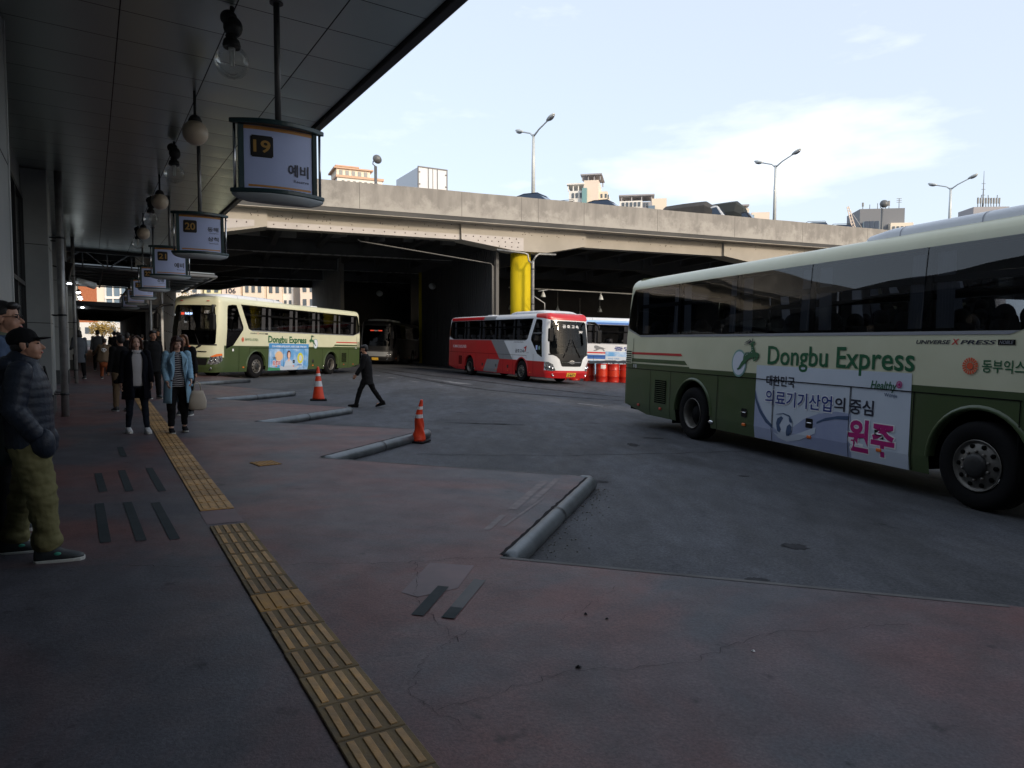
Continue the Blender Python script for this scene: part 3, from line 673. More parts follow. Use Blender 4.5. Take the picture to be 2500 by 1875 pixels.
for u0, u1 in ((8.9, 11.8), (12.2, 15.3), (17.4, 20.4), (21.2, 25.6), (28, 35.5), (38, 45.5)):
    mb = MB(); vbox(mb, -1.052, -1.035, u0, u1, .95, 4.1); wdw = mb.build('window', 'dark_glass', tb, world=True)
    mb = MB()
    for uu in (u0, (u0+u1)/2-.03, u1-.06): vbox(mb, -1.04, -.99, uu, uu+.06, .9, 4.15)
    for hh in (.88, 2.55, 4.1): vbox(mb, -1.042, -.992, u0-.02, u1+.02, hh, hh+.07)
    mb.build('frame', 'dark_metal', wdw, world=True)
def wall_pipes(u_, v_, r_, label, top):
    t_ = thing('drain_pipe', label, 'pipe', UV(u_, v_, PLAT), 0)
    mb = MB(); mb.tube([UV(u_, v_, PLAT), UV(u_, v_, top)], r_, 14); mb.build('pipe', 'pipe_grey', t_, world=True)
    for h_ in (.55, 2.05, 3.5):
        mb = MB(); mb.tube([UV(u_, v_, h_), UV(u_, v_, h_+.035)], r_*1.22, 14)
        mb.tube([UV(u_, v_, h_+.015), UV(u_+.02, -.64, h_+.015)], .012, 6)
        mb.build('bracket', 'dark_metal', t_, world=True)
wall_pipes(15.78, -.47, .065, 'fat grey drain pipe down the right edge of the second pilaster', CH)
wall_pipes(16.35, -.50, .035, 'thin grey conduit just behind the fat drain pipe by the pilaster', CH)
wall_pipes(26.05, -.45, .05, 'slim pale pipe at the third pilaster, beside the woman in grey', CH)
# loudspeaker and floodlight on the third pilaster, lit lamps farther along
t_ = thing('loudspeaker', 'black box loudspeaker tilted on the wall above the third pilaster', 'speaker', UV(24.6, -.6, 3.55))
mb = MB(); mb.bbox((-.14, -.13, -.26), (.14, .13, .26), .03); sp = mb.build('case', 'black_plastic', t_); sp.rotation_euler = (R(14), R(8), ANG_T)
mb = MB(); mb.tube([UV(24.6, -.62, 3.62), UV(24.6, -1.0, 3.7)], .02, 8); mb.build('bracket', 'dark_metal', t_, world=True)
t_ = thing('wall_lamp', 'grey cylindrical floodlight on a bracket above the third pilaster pipe', 'lamp', UV(27, -.3, 3.3))
mb = MB(); mb.tube([UV(26.6, -.35, 3.42), UV(26.9, .12, 3.30)], [.10, .11], 14); mb.build('housing', 'lamp_grey', t_, world=True)
mb = MB(); mb.tube([UV(26.3, -.7, 3.25), UV(26.3, -.1, 3.25)], .02, 8); mb.build('bracket', 'lamp_grey', t_, world=True)
for k, (u_, v_, h_) in enumerate(((26.6, -.56, 3.3), (32, -.40, 3.3), (35.7, -.40, 3.3), (37.8, -.39, 3.3), (43.8, -.39, 3.1))):
    t_ = thing('ceiling_lamp', ['small glowing lamp under the grey floodlight on the wall', 'upper lamp of the row of glowing lights near the far end', 'second lamp from the top in the row of glowing lights', 'third lamp from the top in the row of glowing lights', 'lowest lamp in the row of glowing lights near the far end'][k], 'lamp', UV(u_, v_, h_), 0, 'lit white lamps along the platform roof')
    mb = MB(); mb.lathe([(.02, .14), (.06, .10), (.09, .02)], 14, (0, 0, 0)); mb.build('shade', 'lamp_grey', t_)
    mb = MB(); mb.ell((0, 0, .0), (.075, .075, .04)); mb.build('bulb', 'led_white', t_)

t_ = thing('added_passage_wall', 'added black wall that keeps the right of the passage below the flyover dark', 'wall', UV(60, 2.7, 0)); mb = MB(); vbox(mb, 2.62, 2.85, 44.5, 86, 0, 5.6); mb.build('panel', 'dark_wall', t_, world=True)  # added to block the bright background on this side
# ================================================================== flyover
OA = math.atan(.41); EX, EY = math.cos(OA), math.sin(OA)
def OP(s, o, z): return Vector((EX*s-EY*o, 43.73+EY*s+EX*o, z))
ov = thing('flyover', 'wide concrete flyover with a stained parapet and haunched pier caps', 'overpass', OP(1.1, 20, 0))
def obox(mb, s0, s1, o0, o1, z0, z1): mb.prism([(s0, o0), (s1, o0), (s1, o1), (s0, o1)], lambda s, o: OP(s, o, z0), lambda s, o: OP(s, o, z1))
S0, S1 = -44, 90
mb = MB(); rnd = random.Random(5); n = 67
prev = None
for k in range(n+1):                             # parapet with a slightly uneven, chipped top edge
    s = S0+(S1-S0)*k/n; j = rnd.uniform(-.012, .012)
    cur = [mb.bm.verts.new(OP(s, 0, 9.55)), mb.bm.verts.new(OP(s, 0, 11.03+j)), mb.bm.verts.new(OP(s, .28, 11.03+j)), mb.bm.verts.new(OP(s, .28, 9.55))]
    if prev:
        for i in range(4): mb.face([prev[i], prev[(i+1) % 4], cur[(i+1) % 4], cur[i]])
    prev = cur
mb.build('parapet', 'concrete', ov, world=True)
for s in (-20.5, -15.2, -9.4, -3.3, .6, 1.75, 5.0, 10.6, 17.1, 23.4, 30, 38): mb = MB(); mb.prism([(s, -.004), (s+.03, -.004), (s+.03, .1), (s, .1)], lambda a, b: OP(a, b, 9.56), lambda a, b: OP(a, b, 11.0)); mb.build('parapet_joint', 'joint', ov, world=True)
for oa, ob in ((.02, 10.85), (11.25, 21.15), (21.55, 31.05), (31.45, 41.98)):
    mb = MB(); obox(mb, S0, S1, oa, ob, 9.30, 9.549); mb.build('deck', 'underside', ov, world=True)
    mb = MB(); obox(mb, S0, S1, max(oa, .285), ob, 10.3, 10.68); mb.build('roadway', 'asphalt', ov, world=True)
mb = MB(); obox(mb, S0, S1, 42, 42.3, 9.3, 11.0); mb.build('parapet', 'concrete_plain', ov, world=True)
mb = MB(); obox(mb, S0, S1, .012, 1.05, 9.262, 9.298); mb.build('overhang_soffit', 'concrete_plain', ov, world=True)
ROWS = (.9, 11.3, 21.6, 31.5, 41.0)
CAPC = (-18.65, 1.22, 21.1, 41.0, 60.9)
for ri, o0 in enumerate(ROWS):
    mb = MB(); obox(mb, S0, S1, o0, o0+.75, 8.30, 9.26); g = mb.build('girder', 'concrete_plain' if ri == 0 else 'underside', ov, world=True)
    if ri: 
        mb = MB(); obox(mb, S0, 3, o0-.30, o0+.10, 8.262, 8.298); mb.build('lower_flange', 'lit_edge', g, world=True)
for ri, o0 in enumerate(ROWS):
    for ci, sc in enumerate(CAPC[:4] if ri == 0 else CAPC[:3]):
        mb = MB(); pl = [(sc-4.32, 9.26), (sc-4.32, 8.30), (sc-.75, 7.78), (sc+1.5, 7.78), (sc+4.32, 8.34), (sc+4.32, 9.26)]
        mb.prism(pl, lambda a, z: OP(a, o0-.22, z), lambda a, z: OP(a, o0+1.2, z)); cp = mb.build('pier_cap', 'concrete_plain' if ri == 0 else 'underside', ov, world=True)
        mb = MB(); c = OP(sc+.10, o0+.9, 0); z0 = SL*c.x
        if ri == 0 and ci: mb.lathe([(.66, z0), (.66, 7.8)], 28, (c.x, c.y, 0), cap=True); mb.build('column', 'yellow_paint', ov, world=True)
mb = MB(); c = OP(-.25, 20.6, 0); mb.lathe([(.30, SL*c.x), (.30, 8.3)], 20, (c.x, c.y, 0), cap=True); mb.build('column', 'yellow_paint', ov, world=True)
# riveted steel strengthening plates and their bolts on the front girder
def plate(pl, o, bolts, parent=ov):
    mb = MB(); mb.prism(pl, lambda a, z: OP(a, o-.02, z), lambda a, z: OP(a, o+.01, z)); p_ = mb.build('steel_plate', 'plate', parent, world=True)
    mb = MB(); mb.lathe([(.036, 0), (.036, -.022), (.02, -.034)], 8, axis='Y', cap=True); b0 = mb.build('bolt', 'bolt', p_); inv = RW(p_).inverted()
    for i, (s, z) in enumerate(bolts):
        q = b0
        if i: q = b0.copy(); COL.objects.link(q); q.parent = p_
        q.location = inv @ OP(s, o-.021, z)
plate([(-14.9, 8.31), (-14.9, 8.66), (-3.12, 8.64), (-3.12, 8.31)], .9, [(-14.6+.62*k, 8.50) for k in range(19)])
plate([(-3.08, 8.29), (-3.08, 8.66), (1.05, 8.62), (1.05, 7.80), (.5, 7.80)], .68, [(-2.8+.48*k, 8.53) for k in range(8)]+[(-2.0+.45*k, 8.30) for k in range(7)]+[(-.6+.42*k, 8.02) for k in range(4)])
plate([(-22.9, 8.29), (-22.9, 8.64), (-15.0, 8.64), (-15.0, 8.31), (-18.0, 7.85), (-19.0, 7.80)], .68, [(-22.4+.5*k, 8.50) for k in range(15)])
mb = MB(); rnd = random.Random(9)
for k in range(110):
    s = rnd.uniform(-16, 30); z = rnd.uniform(8.72, 9.2); o_ = .895
    for sc in CAPC: 
        if abs(s-sc) < 4.35: o_ = .675; z = rnd.uniform(8.75, 9.22)
    c = OP(s, o_, z); q = .025
    mb.box((c.x-q, c.y-.006, c.z-q), (c.x+q, c.y+.02, c.z+q))
mb.build('anchor_hole', 'bolt', ov, world=True)
# cross beams between the girders
rnd = random.Random(3)
for (a, b) in zip(ROWS, ROWS[1:]):
    s = -26
    while s < 36: mb = MB(); obox(mb, s, s+.35, a+.8, b-.05, 8.75, 9.29); mb.build('cross_beam', 'underside', ov, world=True); s += 3.1
for o_ in (13.9, 24.2, 34):
    s = -27.5
    while s < 3: mb = MB(); obox(mb, s, s+.06, o_-1.6, o_+1.2, 8.70, 8.748); mb.build('angle_iron', 'lit_edge', ov, world=True); s += 3.1
rnd = random.Random(8)                 # bare concrete slabs hanging between the beams
for k in range(6):
    for q in range(4): mb = MB(); s = -16+2.8*k+rnd.uniform(-.3, .3); o_ = 2+1.9*q; obox(mb, s, s+1.3, o_, o_+.5, 8.95+rnd.uniform(-.12, .1), 9.28); mb.build('slab_rib', 'abutment', ov, world=True)
# pipes on the yellow column and along the girder
t_ = thing('drain_pipe', 'grey downpipe with bends strapped to the yellow column', 'pipe', OP(1.75, .3, 0))
mb = MB(); zz = SL*OP(1.7, .2, 0).x
mb.tube([OP(1.5, .22, zz), OP(1.5, .22, 6.95), OP(1.5, .22, 7.15)], .10, 12); mb.build('pipe', 'pipe_grey', t_, world=True)
mb = MB(); mb.tube([OP(-.9, .3, 7.74), OP(.9, .25, 7.62), OP(1.15, .22, 7.55), OP(1.2, .2, 7.15), OP(1.45, .2, 6.98)], .055, 8); mb.tube([OP(1.5, .22, 7.1), OP(1.7, .2, 7.45), OP(1.9, .2, 7.6), OP(3.1, .2, 7.62)], .06, 8); mb.build('branch', 'pipe_grey', t_, world=True)
for z in (4.4, 6.6): mb = MB(); mb.tube([OP(1.5, .22, z), OP(1.5, .22, z+.06)], .13, 12); mb.build('strap', 'dark_metal', t_, world=True)
t_ = thing('pipe_bracket', 'bent pipe bracket with two arms low on the yellow column', 'bracket', OP(2.0, .4, 4))
mb = MB(); mb.tube([OP(1.5, .15, 4.95), OP(1.95, .15, 4.7), OP(2.3, .15, 4.5), OP(2.3, .15, 3.6)], .04, 8); mb.tube([OP(1.85, .15, 5.25), OP(2.5, .15, 5.35)], .03, 8); mb.build('arm', 'pipe_grey', t_, world=True)
t_ = thing('conduit', 'long thin conduit sloping under the girder and down the grey wall', 'pipe', OP(-1, 1.5, 6))
mb = MB(); mb.tube([OP(-9.2, 1.8, 8.1), OP(-9.0, 1.8, 7.98), OP(-.75, 1.8, 7.05), OP(-.62, 1.8, 6.9), OP(-.62, 1.8, SL*0)], [.045, .045, .045, .08, .08], 8); mb.build('pipe', 'pipe_dull', t_, world=True)
# walls under the deck
def wall(name, label, s0, s1, o0, o1, z1, m_, ribs=None):
    t_ = thing(name, label, 'wall', OP((s0+s1)/2, (o0+o1)/2, 0)); mb = MB(); obox(mb, s0, s1, o0, o1, -1.2, z1); mb.build('panel', m_, t_, world=True)
    if ribs:
        mb = MB()
        for a, b, c, d in ribs: obox(mb, a, b, c, d, -1.0, z1-.02)
        mb.build('rib', m_, t_, world=True)
    return t_
wall('partition_wall', 'dark corrugated wall running back from the yellow column', -.35, -.15, 1.9, 21.0, 8.29, 'corrugated', [(-.40, -.352, 2.0+.45*k, 2.2+.45*k) for k in range(42)])
wall('side_wall', 'grey concrete wall at the right edge of the bright opening', -7.5, -7.2, 20.0, 41.0, 9.25, 'abutment')
aw = wall('abutment_wall', 'pale concrete abutment wall with bolt holes, left of the opening', -21.6, -21.3, 8.0, 41.5, 9.25, 'abutment')
mb = MB()
for k in range(16):
    for z in (3.0, 4.6, 6.2): c = OP(-21.295, 8.6+2.0*k, z); mb.box((c.x-.05, c.y-.05, c.z-.05), (c.x+.05, c.y+.05, c.z+.05))
mb.build('bolt_hole', 'bolt', aw, world=True)
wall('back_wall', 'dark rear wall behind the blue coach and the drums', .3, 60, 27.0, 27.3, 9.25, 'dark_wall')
wall('added_rear_wall', 'added black wall closing the bright gaps behind the dark coach', -7.2, 8, 34.0, 34.3, 9.25, 'dark_wall')  # added so that no bright gap shows and the bay stays dark
bw = wall('low_wall', 'low grey wall in the dark behind the blue coach', 1.0, 60, 24.0, 24.2, 4.6, 'corrugated')
# hanging yard lamps on the right and two round lamps on the left
t_ = thing('lamp_rail', 'long thin rail carrying hanging lamps in the dark bay', 'rail', OP(8, 6, 6)); mb = MB(); mb.tube([OP(2.2, 6.0, 5.95), OP(12.5, 6.0, 5.80)], .05, 8); mb.build('rail', 'pipe_grey', t_, world=True)
HL = [(4.9, 6.0, 5.85, 'bright bell lamp hanging from the rail, nearer the yellow column'), (9.7, 6.0, 5.78, 'bright bell lamp hanging from the right end of the rail'), (5.2, 13, 5.3, 'dim bell lamp deeper in the bay, below the rail'), (9.5, 13, 5.2, 'dim bell lamp deeper in the bay, right of centre'), (3.4, 16, 5.0, 'small dim bell lamp nearest the yellow column'), (13.0, 12, 5.2, 'dim bell lamp near the white coach roof'), (8.7, 16, 4.9, 'faint bell lamp low in the dark bay'), (13.2, 16, 4.9, 'faint bell lamp low by the near coach')]
for s, o_, z, lab in HL:
    t_ = thing('hanging_lamp', lab, 'lamp', OP(s, o_, z), 0, 'bell lamps under the flyover')
    mb = MB(); mb.lathe([(.03, 0), (.035, -.12), (.10, -.2), (.20, -.48), (.205, -.5), (.15, -.5)], 16); mb.build('shade', 'lamp_grey', t_)
    mb = MB(); mb.tube([(0, 0, 0), (0, 0, .1 if o_ < 7 else 1.2)], .02, 6); mb.build('stem', 'pipe_grey', t_)
for (px, py, pz, lab) in ((-6.6, 58.0, 6.7, 'round white lamp tilted beside the far yellow column'), (-12.1, 64.0, 6.55, 'dim round lamp on a thin post left of the far yellow column')):
    t_ = thing('round_lamp', lab, 'lamp', (px, py, pz)); mb = MB(); mb.lathe([(.05, .12), (.28, .04), (.30, 0), (.26, -.01)], 18, cap=True); h_ = mb.build('reflector', 'lamp_grey', t_); h_.rotation_euler = (R(62), R(36), 0)
    mb = MB(); mb.tube([(0, .1, .05), (.35, .3, .15)], .02, 6); mb.build('bracket', 'dark_metal', t_)
# ================================================================== bay signs hanging from the canopy
def lens(w_, d_, n=16):
    """lens plan outline, bowed towards -Y"""
    a = [(-w_/2+w_*k/n, -d_*(1-(2*k/n-1)**2)) for k in range(n+1)]
    return a + [(w_/2-w_*k/n, .055*(1-(2*k/n-1)**2)) for k in range(1, n)]
def bow(x): return -.07*(1-(2*x/.82)**2)
def bay_sign(u_, v_, num, lines, label, top, dark=False):
    root = thing('bay_sign', label, 'sign', UV(u_, v_, 3.03), ANG_T-math.pi/2, 'numbered bay signs hanging in a row')
    z0, z1 = .04, .60
    mb = MB(); O = lens(.84, .15); mb.prism(O, lambda x, y: Vector((x, y, z1)), lambda x, y: Vector((x, y, z1+.045))); mb.build('top_plate', 'sign_green', root, bevel=.008)
    mb = MB(); mb.prism(O, lambda x, y: Vector((x, y, 0)), lambda x, y: Vector((x, y, z0))); mb.build('bottom_plate', 'sign_green', root, bevel=.008)
    mb = MB(); n = 8; rs = []
    for k in range(n):
        f = 1-(k/n)**2*1.0; f2 = math.sqrt(max(0, 1-(k/n)**2)); rs.append([Vector((x*.97*(.35+.65*f2), (y+.06)*f2*.96-.06, -.001-.085*k/n)) for x, y in O])
    mb.rings(rs, True, True); mb.build('belly', 'sign_belly', root)
    mb = MB(); n = 18; w_ = .305                       # bowed front face
    f_ = lambda x, z, o=0.: Vector((x, bow(x)+.018-o, z))
    rs = [[f_(-w_+2*w_*k/n, z) for k in range(n+1)] for z in (z0, z1)]
    mb.rings(rs, False, False); rs = [[Vector((-w_+2*w_*k/n, .03, z)) for k in range(n+1)] for z in (z0, z1)]; mb.rings(rs, False, False)
    mb.build('face', 'sign_face', root)
    for sx in (-1, 1):
        mb = MB(); mb.box((sx*.305-.006, bow(.305)+.012, z0), (sx*.305+.006, .035, z1)); mb.box((sx*.325-.018, bow(.325)-.0, z0), (sx*.325+.018, bow(.325)+.05, z1)); mb.build('side_frame', 'sign_green', root)
    for sx in (-1, 1):
        mb = MB(); mb.tube([(sx*.375, bow(.375)+.01, z0-.002), (sx*.375, bow(.375)+.01, z1+.002)], .0125, 12); mb.build('rod', 'chrome', root)
    mb = MB()
    def band(xa, xb, za, zb, o):
        k_ = 10; mb.rings([[f_(xa+(xb-xa)*i/k_, z, o) for i in range(k_+1)] for z in (za, zb)], False, False)
    band(-.30, .30, z1-.035, z1-.003, .002); mb.build('orange_line', 'sign_orange', root); mb = MB(); band(-.265, .285, .065, .083, .002); mb.build('orange_line', 'sign_orange', root)
    mb = MB(); band(-.235, -.065, .325, .515, .0035); band(-.245, -.055, .335, .505, .0045); mb.build('number_tile', 'sign_black', root)
    mb = MB(); add_text(mb, num, lambda x, z: f_(x, z, .007), -.222, -.078, .365, .475, .02); mb.build('numeral', 'numeral', root)
    for body, x0, x1, za, zb, bd in lines: mb = MB(); add_text(mb, body, lambda x, z: f_(x, z, .005), x0, x1, za, zb, bd); mb.build('lettering', 'sign_text', root)
    mb = MB(); mb.tube([(0, -.02, z1+.04), (0, -.02, top-3.03)], .028, 14); mb.lathe([(.06, 0), (.06, .02)], 14, (0, -.02, top-3.05), cap=True); mb.build('hanger', 'pipe_dull' if u_ < 8 else 'pipe_grey', root)
    return root
RSV = [('예비', .075, .265, .185, .295, .022), ('Reserve', .125, .265, .135, .160, .004)]
bay_sign(6.6, 1.49, '19', RSV, 'nearest hanging bay sign, numbered 19 and marked Reserve', CH)
bay_sign(12.0, 1.50, '20', [('동해', .10, .262, .36, .43, .02), ('Donghae', .13, .262, .325, .345, .003), ('삼척', .10, .262, .21, .28, .02), ('Samcheok', .12, .262, .17, .19, .003)], 'hanging bay sign numbered 20 with two place names', CH)
bay_sign(16.9, 1.50, '21', RSV, 'hanging bay sign numbered 21 and marked Reserve', CH)
bay_sign(22.0, 1.53, '22', [('강릉', .075, .265, .20, .30, .02), ('Gangneung', .10, .265, .155, .18, .003)], 'hanging bay sign numbered 22 with one place name', CH)
bay_sign(27.4, 1.57, '23', [('제천', .10, .265, .20, .29, .02), ('Jecheon', .13, .265, .155, .18, .003)], 'bay sign numbered 23, partly hidden behind sign 22', CH)
bay_sign(33.0, 1.62, '24', [('원주', .10, .265, .20, .29, .02)], 'dim bay sign numbered 24 under the ribbed canopy', 4.2)
bay_sign(38.4, 1.62, '25', [('충주', .10, .265, .20, .29, .02)], 'farthest dim bay sign, numbered 25, under the ribbed canopy', 4.2)
# ------------------------------------------------------------------ globe lamps
def globe(u_, kind, label):
    root = thing('globe_lamp', label, 'lamp', UV(u_, 1.16, 4.25), 0, 'globe lamps in a row under the canopy')
    if kind == 'clear':
        mb = MB(); mb.lathe([(.003, -.15)]+[(.15*math.sin(math.pi*k/22), -.15*math.cos(math.pi*k/22)) for k in range(1, 20)]+[(.06, .145)], 28); mb.build('globe', 'clear_glass', root)
        mb = MB(); mb.lathe([(.075, .125), (.08, .15), (.07, .19), (.045, .215), (.055, .23)], 16, cap=True); mb.build('cap', 'lamp_black', root)
        mb = MB(); mb.ell((.015, 0, .31), (.085, .085, .095)); mb.ell((-.03, .02, .40), (.075, .075, .07)); mb.tube([(0, 0, .38), (.01, 0, .49)], .02, 8); mb.build('ballast', 'lamp_black', root)
        mb = MB()
        for a in range(3):
            x, y = .016*math.cos(a*2.1), .016*math.sin(a*2.1); mb.cap((x, y, .12), (x, y, -.03), .0085, .0085, 8)
        mb.lathe([(.03, .14), (.03, .10)], 12, cap=True); mb.build('bulb', 'cfl', root)
    else:
        mb = MB(); mb.ell((0, 0, 0), (.15, .15, .15), n=24); mb.build('globe', 'opal', root, smooth=True)
        mb = MB(); mb.lathe([(.075, .13), (.08, .15), (.06, .19), (.03, .215)], 16, cap=True); mb.build('cap', 'lamp_black', root)
        mb = MB(); mb.tube([(0, 0, .2), (0, 0, .5)], .018, 8); mb.build('stem', 'dark_metal', root)
for u_, kd, lb in ((6.9, 'clear', 'nearest globe lamp, clear glass with a black ballast above'), (9.53, 'opal', 'nearest milky globe lamp, left of the pole of sign 20'), (12.1, 'clear', 'second clear glass globe lamp from the viewer'), (14.78, 'opal', 'second milky globe lamp from the viewer'), (17.1, 'clear', 'third clear glass globe lamp from the viewer'), (19.65, 'opal', 'third milky globe lamp from the viewer'), (22.0, 'clear', 'farthest clear glass globe lamp in the row')): globe(u_, kd, lb)
# ------------------------------------------------------------------ traffic cones
def cone(root, crush=False):
    f = lambda z: .132*(1-z/.86)+.027
    def P(r_, a, z):
        p = Vector((r_*math.cos(a), r_*math.sin(a), z))
        if crush:
            k = max(0, 1-abs(z-.30)/.24); p.x *= 1-.30*k; p.y *= 1+.16*k; p.x += .03*k+.11*max(0, z-.3); p.y += .02*math.sin(z*9)
            p += Vector((.02*math.sin(a*3+z*12), .015*math.cos(a*2+z*9), 0))*k
        return p
    def shell(z0, z1, o, n=26, m_=10): 
        return [[P(f(z0+(z1-z0)*j/m_)+o, 2*math.pi*i/n, z0+(z1-z0)*j/m_) for i in range(n)] for j in range(m_+1)]
    mb = MB(); rs = shell(.03, .86, 0, m_=24); rs.append([Vector((q.x, q.y, .87)).lerp(P(0, 0, .87), .3) for q in rs[-1]]); mb.rings(rs, True, True); mb.build('shell', 'cone_orange', root)
    for a, b in (((.50, .575), (.675, .735)) if crush else ((.36, .50), (.63, .70))):
        mb = MB(); mb.rings(shell(a, b, .0025), True, False); mb.build('reflective_band', 'cone_band', root)
    mb = MB(); pl = []
    for cx, cy, a0 in ((.16, .16, 0), (-.16, .16, 90), (-.16, -.16, 180), (.16, -.16, 270)): pl += arc(cx, cy, .05, a0, a0+90, 5)
    mb.prism(pl, lambda x, y: Vector((x, y, 0)), lambda x, y: Vector((x*.97, y*.97, .032))); mb.build('base', 'rubber', root)
CG = 'orange traffic cones in the yard'
c1 = thing('traffic_cone', 'upright orange traffic cone in front of the cream coach', 'traffic cone', GZ(-5.63, 20.25, .005), .3, CG); cone(c1); c1.scale = (1.12, 1.12, 1.12)
c2 = thing('traffic_cone', 'crushed leaning orange traffic cone at the end of a pipe kerb', 'traffic cone', GZ(-1.66, 12.25, .012), 1.0, CG); cone(c2, True); c2.rotation_euler = (R(2), R(2), -.35); c2.scale = (.88, .88, .86)
# ------------------------------------------------------------------ oil drums by the blue coach
DR = 'red oil drums beside the blue coach'
def drum_mesh(root, band):
    mb = MB(); mb.lathe([(.275, 0), (.29, .01), (.285, .03), (.285, .27), (.297, .285), (.285, .30), (.285, .58), (.297, .595), (.285, .61), (.285, .86), (.292, .875), (.285, .89), (.27, .87)], 28, cap=True); mb.build('barrel', 'drum_red', root)
    mb = MB(); mb.lathe([(.287, .305), (.287, .575)], 28); mb.build('colour_band', 'drum_orange', root)
    mb = MB(); mb.lathe([(.04, .87), (.04, .892)], 10, (.15, .1, 0), cap=True); mb.build('bung', 'dark_metal', root)
def front_label(root, txt=False, paper=False):
    f = lambda x, z: Vector((.2895*math.sin(x/.2895), -.2895*math.cos(x/.2895), z))
    if txt:
        mb = MB(); add_text(mb, 'SK', f, -.22, -.13, .44, .50, .02); mb.build('lettering', 'lettering_white', root); mb = MB(); add_text(mb, 'ZIC', f, -.10, .22, .38, .52, .03); mb.build('lettering', 'lettering_white', root)
    if paper:
        mb = MB(); k = 8; mb.rings([[f(-.13+.26*i/k, z)*1 for i in range(k+1)] for z in (.66, .84)], False, False); mb.build('paper_label', 'white_paint', root)
DL = [(6.72, 37.35, True, True, 'red oil drum with big white letters and a paper label, rightmost by the near coach'), (6.06, 37.3, False, False, 'red drum between two drums with white paper labels'), (5.42, 37.3, False, False, 'red oil drum directly left of the drum row with white lettering'), (4.80, 37.3, False, True, 'red oil drum with a torn white paper label beside the front of the red coach'), (4.2, 38.0, False, False, 'red drum half hidden behind the corner of the red coach bumper'), (3.45, 38.3, False, False, 'red drum base seen under the red coach, nearest its right wheel'), (2.75, 38.6, False, False, 'red drum base seen in the gap under the red coach bumper')]
for k, (x, y, tx, pp, lab) in enumerate(DL):
    t_ = thing('oil_drum', lab, 'drum', GZ(x, y, 0), .15, DR); drum_mesh(t_, 1); front_label(t_, tx, pp); t_.scale = (1.1, 1.1, 1.1)
t_ = thing('tarpaulin', 'dark rumpled tarpaulin lying along the tops of the red drums', 'tarpaulin', GZ(5.8, 37.5, .98)); mb = MB(); rnd = random.Random(4); rs = []
for j in range(6):
    rs.append([Vector((-1.7+3.2*i/22, -.30+.75*j/5, .03+.13*math.sin(j*.62)+rnd.uniform(0, .05))) for i in range(23)])
mb.rings(rs, False, False); mb.build('sheet', 'tarp_dark', t_)
# ------------------------------------------------------------------ street lamps on the flyover
def street_lamp(x, y, z, h_, label):
    root = thing('street_lamp', label, 'lamp', (x, y, 10.0), 0, 'double armed street lamps on the flyover')
    H_ = z-10.0; mb = MB(); mb.tube([(0, 0, 0), (0, 0, H_*.7), (0, 0, H_)], [.16, .13, .09], 14); mb.build('pole', 'lamp_grey', root)
    d = Vector((2.36, -2.95, 0)).normalized()
    P = [(Vector((0, 0, H_-.15)), d*.6+Vector((0, 0, H_+.22)), d*1.6+Vector((0, 0, H_+.62))), (Vector((0, 0, H_-.15)), -d*.35+Vector((0, 0, H_+.16)), -d*1.35+Vector((0, 0, H_+.50)))]
    for a, b, c in P:
        mb = MB(); mb.tube([a, a.lerp(b, .5), b, c], [.07, .065, .055, .05], 10); arm = mb.build('arm', 'lamp_grey', root)
        e = (c-b).normalized(); up = Vector((0, 0, 1)); sd_ = e.cross(up).normalized(); up = sd_.cross(e)
        rot = Matrix((e, sd_, up)).transposed()
        mb = MB(); mb.ell(c+e*.26+up*.03, (.46, .20, .13), rot); mb.build('lamp_head', 'lamp_grey', root)
        mb = MB(); mb.ell(c+e*.30-up*.05, (.32, .16, .12), rot); mb.build('lens', 'lamp_clear', root)
street_lamp(1.5, 50.83, 16.9, 0, 'double armed street lamp above the yellow column, nearest on the flyover')
street_lamp(22.0, 59.24, 16.9, 0, 'double armed street lamp right of the canvas trucks')
street_lamp(41.7, 67.31, 16.9, 0, 'double armed street lamp above the white roof box of the near coach')
# round floodlights on the flyover
def flood(x, y, z, label, r_, yaw):
    root = thing('floodlight', label, 'lamp', (x, y, 10.0)); mb = MB(); mb.tube([(0, 0, 0), (0, 0, z-10.35)], .10, 10); mb.tube([(0, 0, z-10.35), (-.18, 0, z-10.2), (-.15, 0, z-10)], .035, 8); mb.build('pole', 'truss', root)
    mb = MB(); mb.lathe([(.10, .25), (r_*.8, .12), (r_, .02), (r_, 0), (r_*.9, -.01)], 20, cap=True); h_ = mb.build('housing', 'truss', root); h_.location = (.12, -.05, z-10+.1); h_.rotation_euler = (R(80), R(10), yaw)
flood(-9.0, 46.6, 13.9, 'dark round floodlight on a short pole left of the white box truck', .31, R(30))
flood(33.0, 63.0, 14.4, 'round floodlight on a pole in front of the dark office block', .36, R(-25))
# ------------------------------------------------------------------ vehicles on the flyover
DECK = 10.7
t_ = thing('box_truck', 'white box truck seen from behind on the flyover', 'truck', (-5.4, 48.0, DECK), R(29.3))
mb = MB(); mb.bbox((-1.05, 0, .95), (1.05, 4.3, 3.08), .03, 1); bx = mb.build('cargo_box', 'truck_white', t_)
mb = MB()
for x in (-1.05, 1.05): mb.box((x-.035, -.03, .92), (x+.035, .04, 3.11))
mb.box((-1.08, -.03, 3.04), (1.08, .04, 3.12)); mb.box((-1.08, -.03, .90), (1.08, .04, .98)); mb.box((-.02, -.02, .95), (.02, .02, 3.08))
for x in (-.33, .33): mb.tube([(x, -.035, .95), (x, -.035, 3.06)], .022, 6)
for x in (-.98, .98):
    for z in (1.2, 1.9, 2.7): mb.box((x-.07, -.04, z), (x+.07, .01, z+.07))
mb.build('door_frame', 'truck_frame', bx)
mb = MB(); mb.box((-.9, .2, .5), (.9, 6.2, .95)); mb.build('chassis', 'under_black', t_)
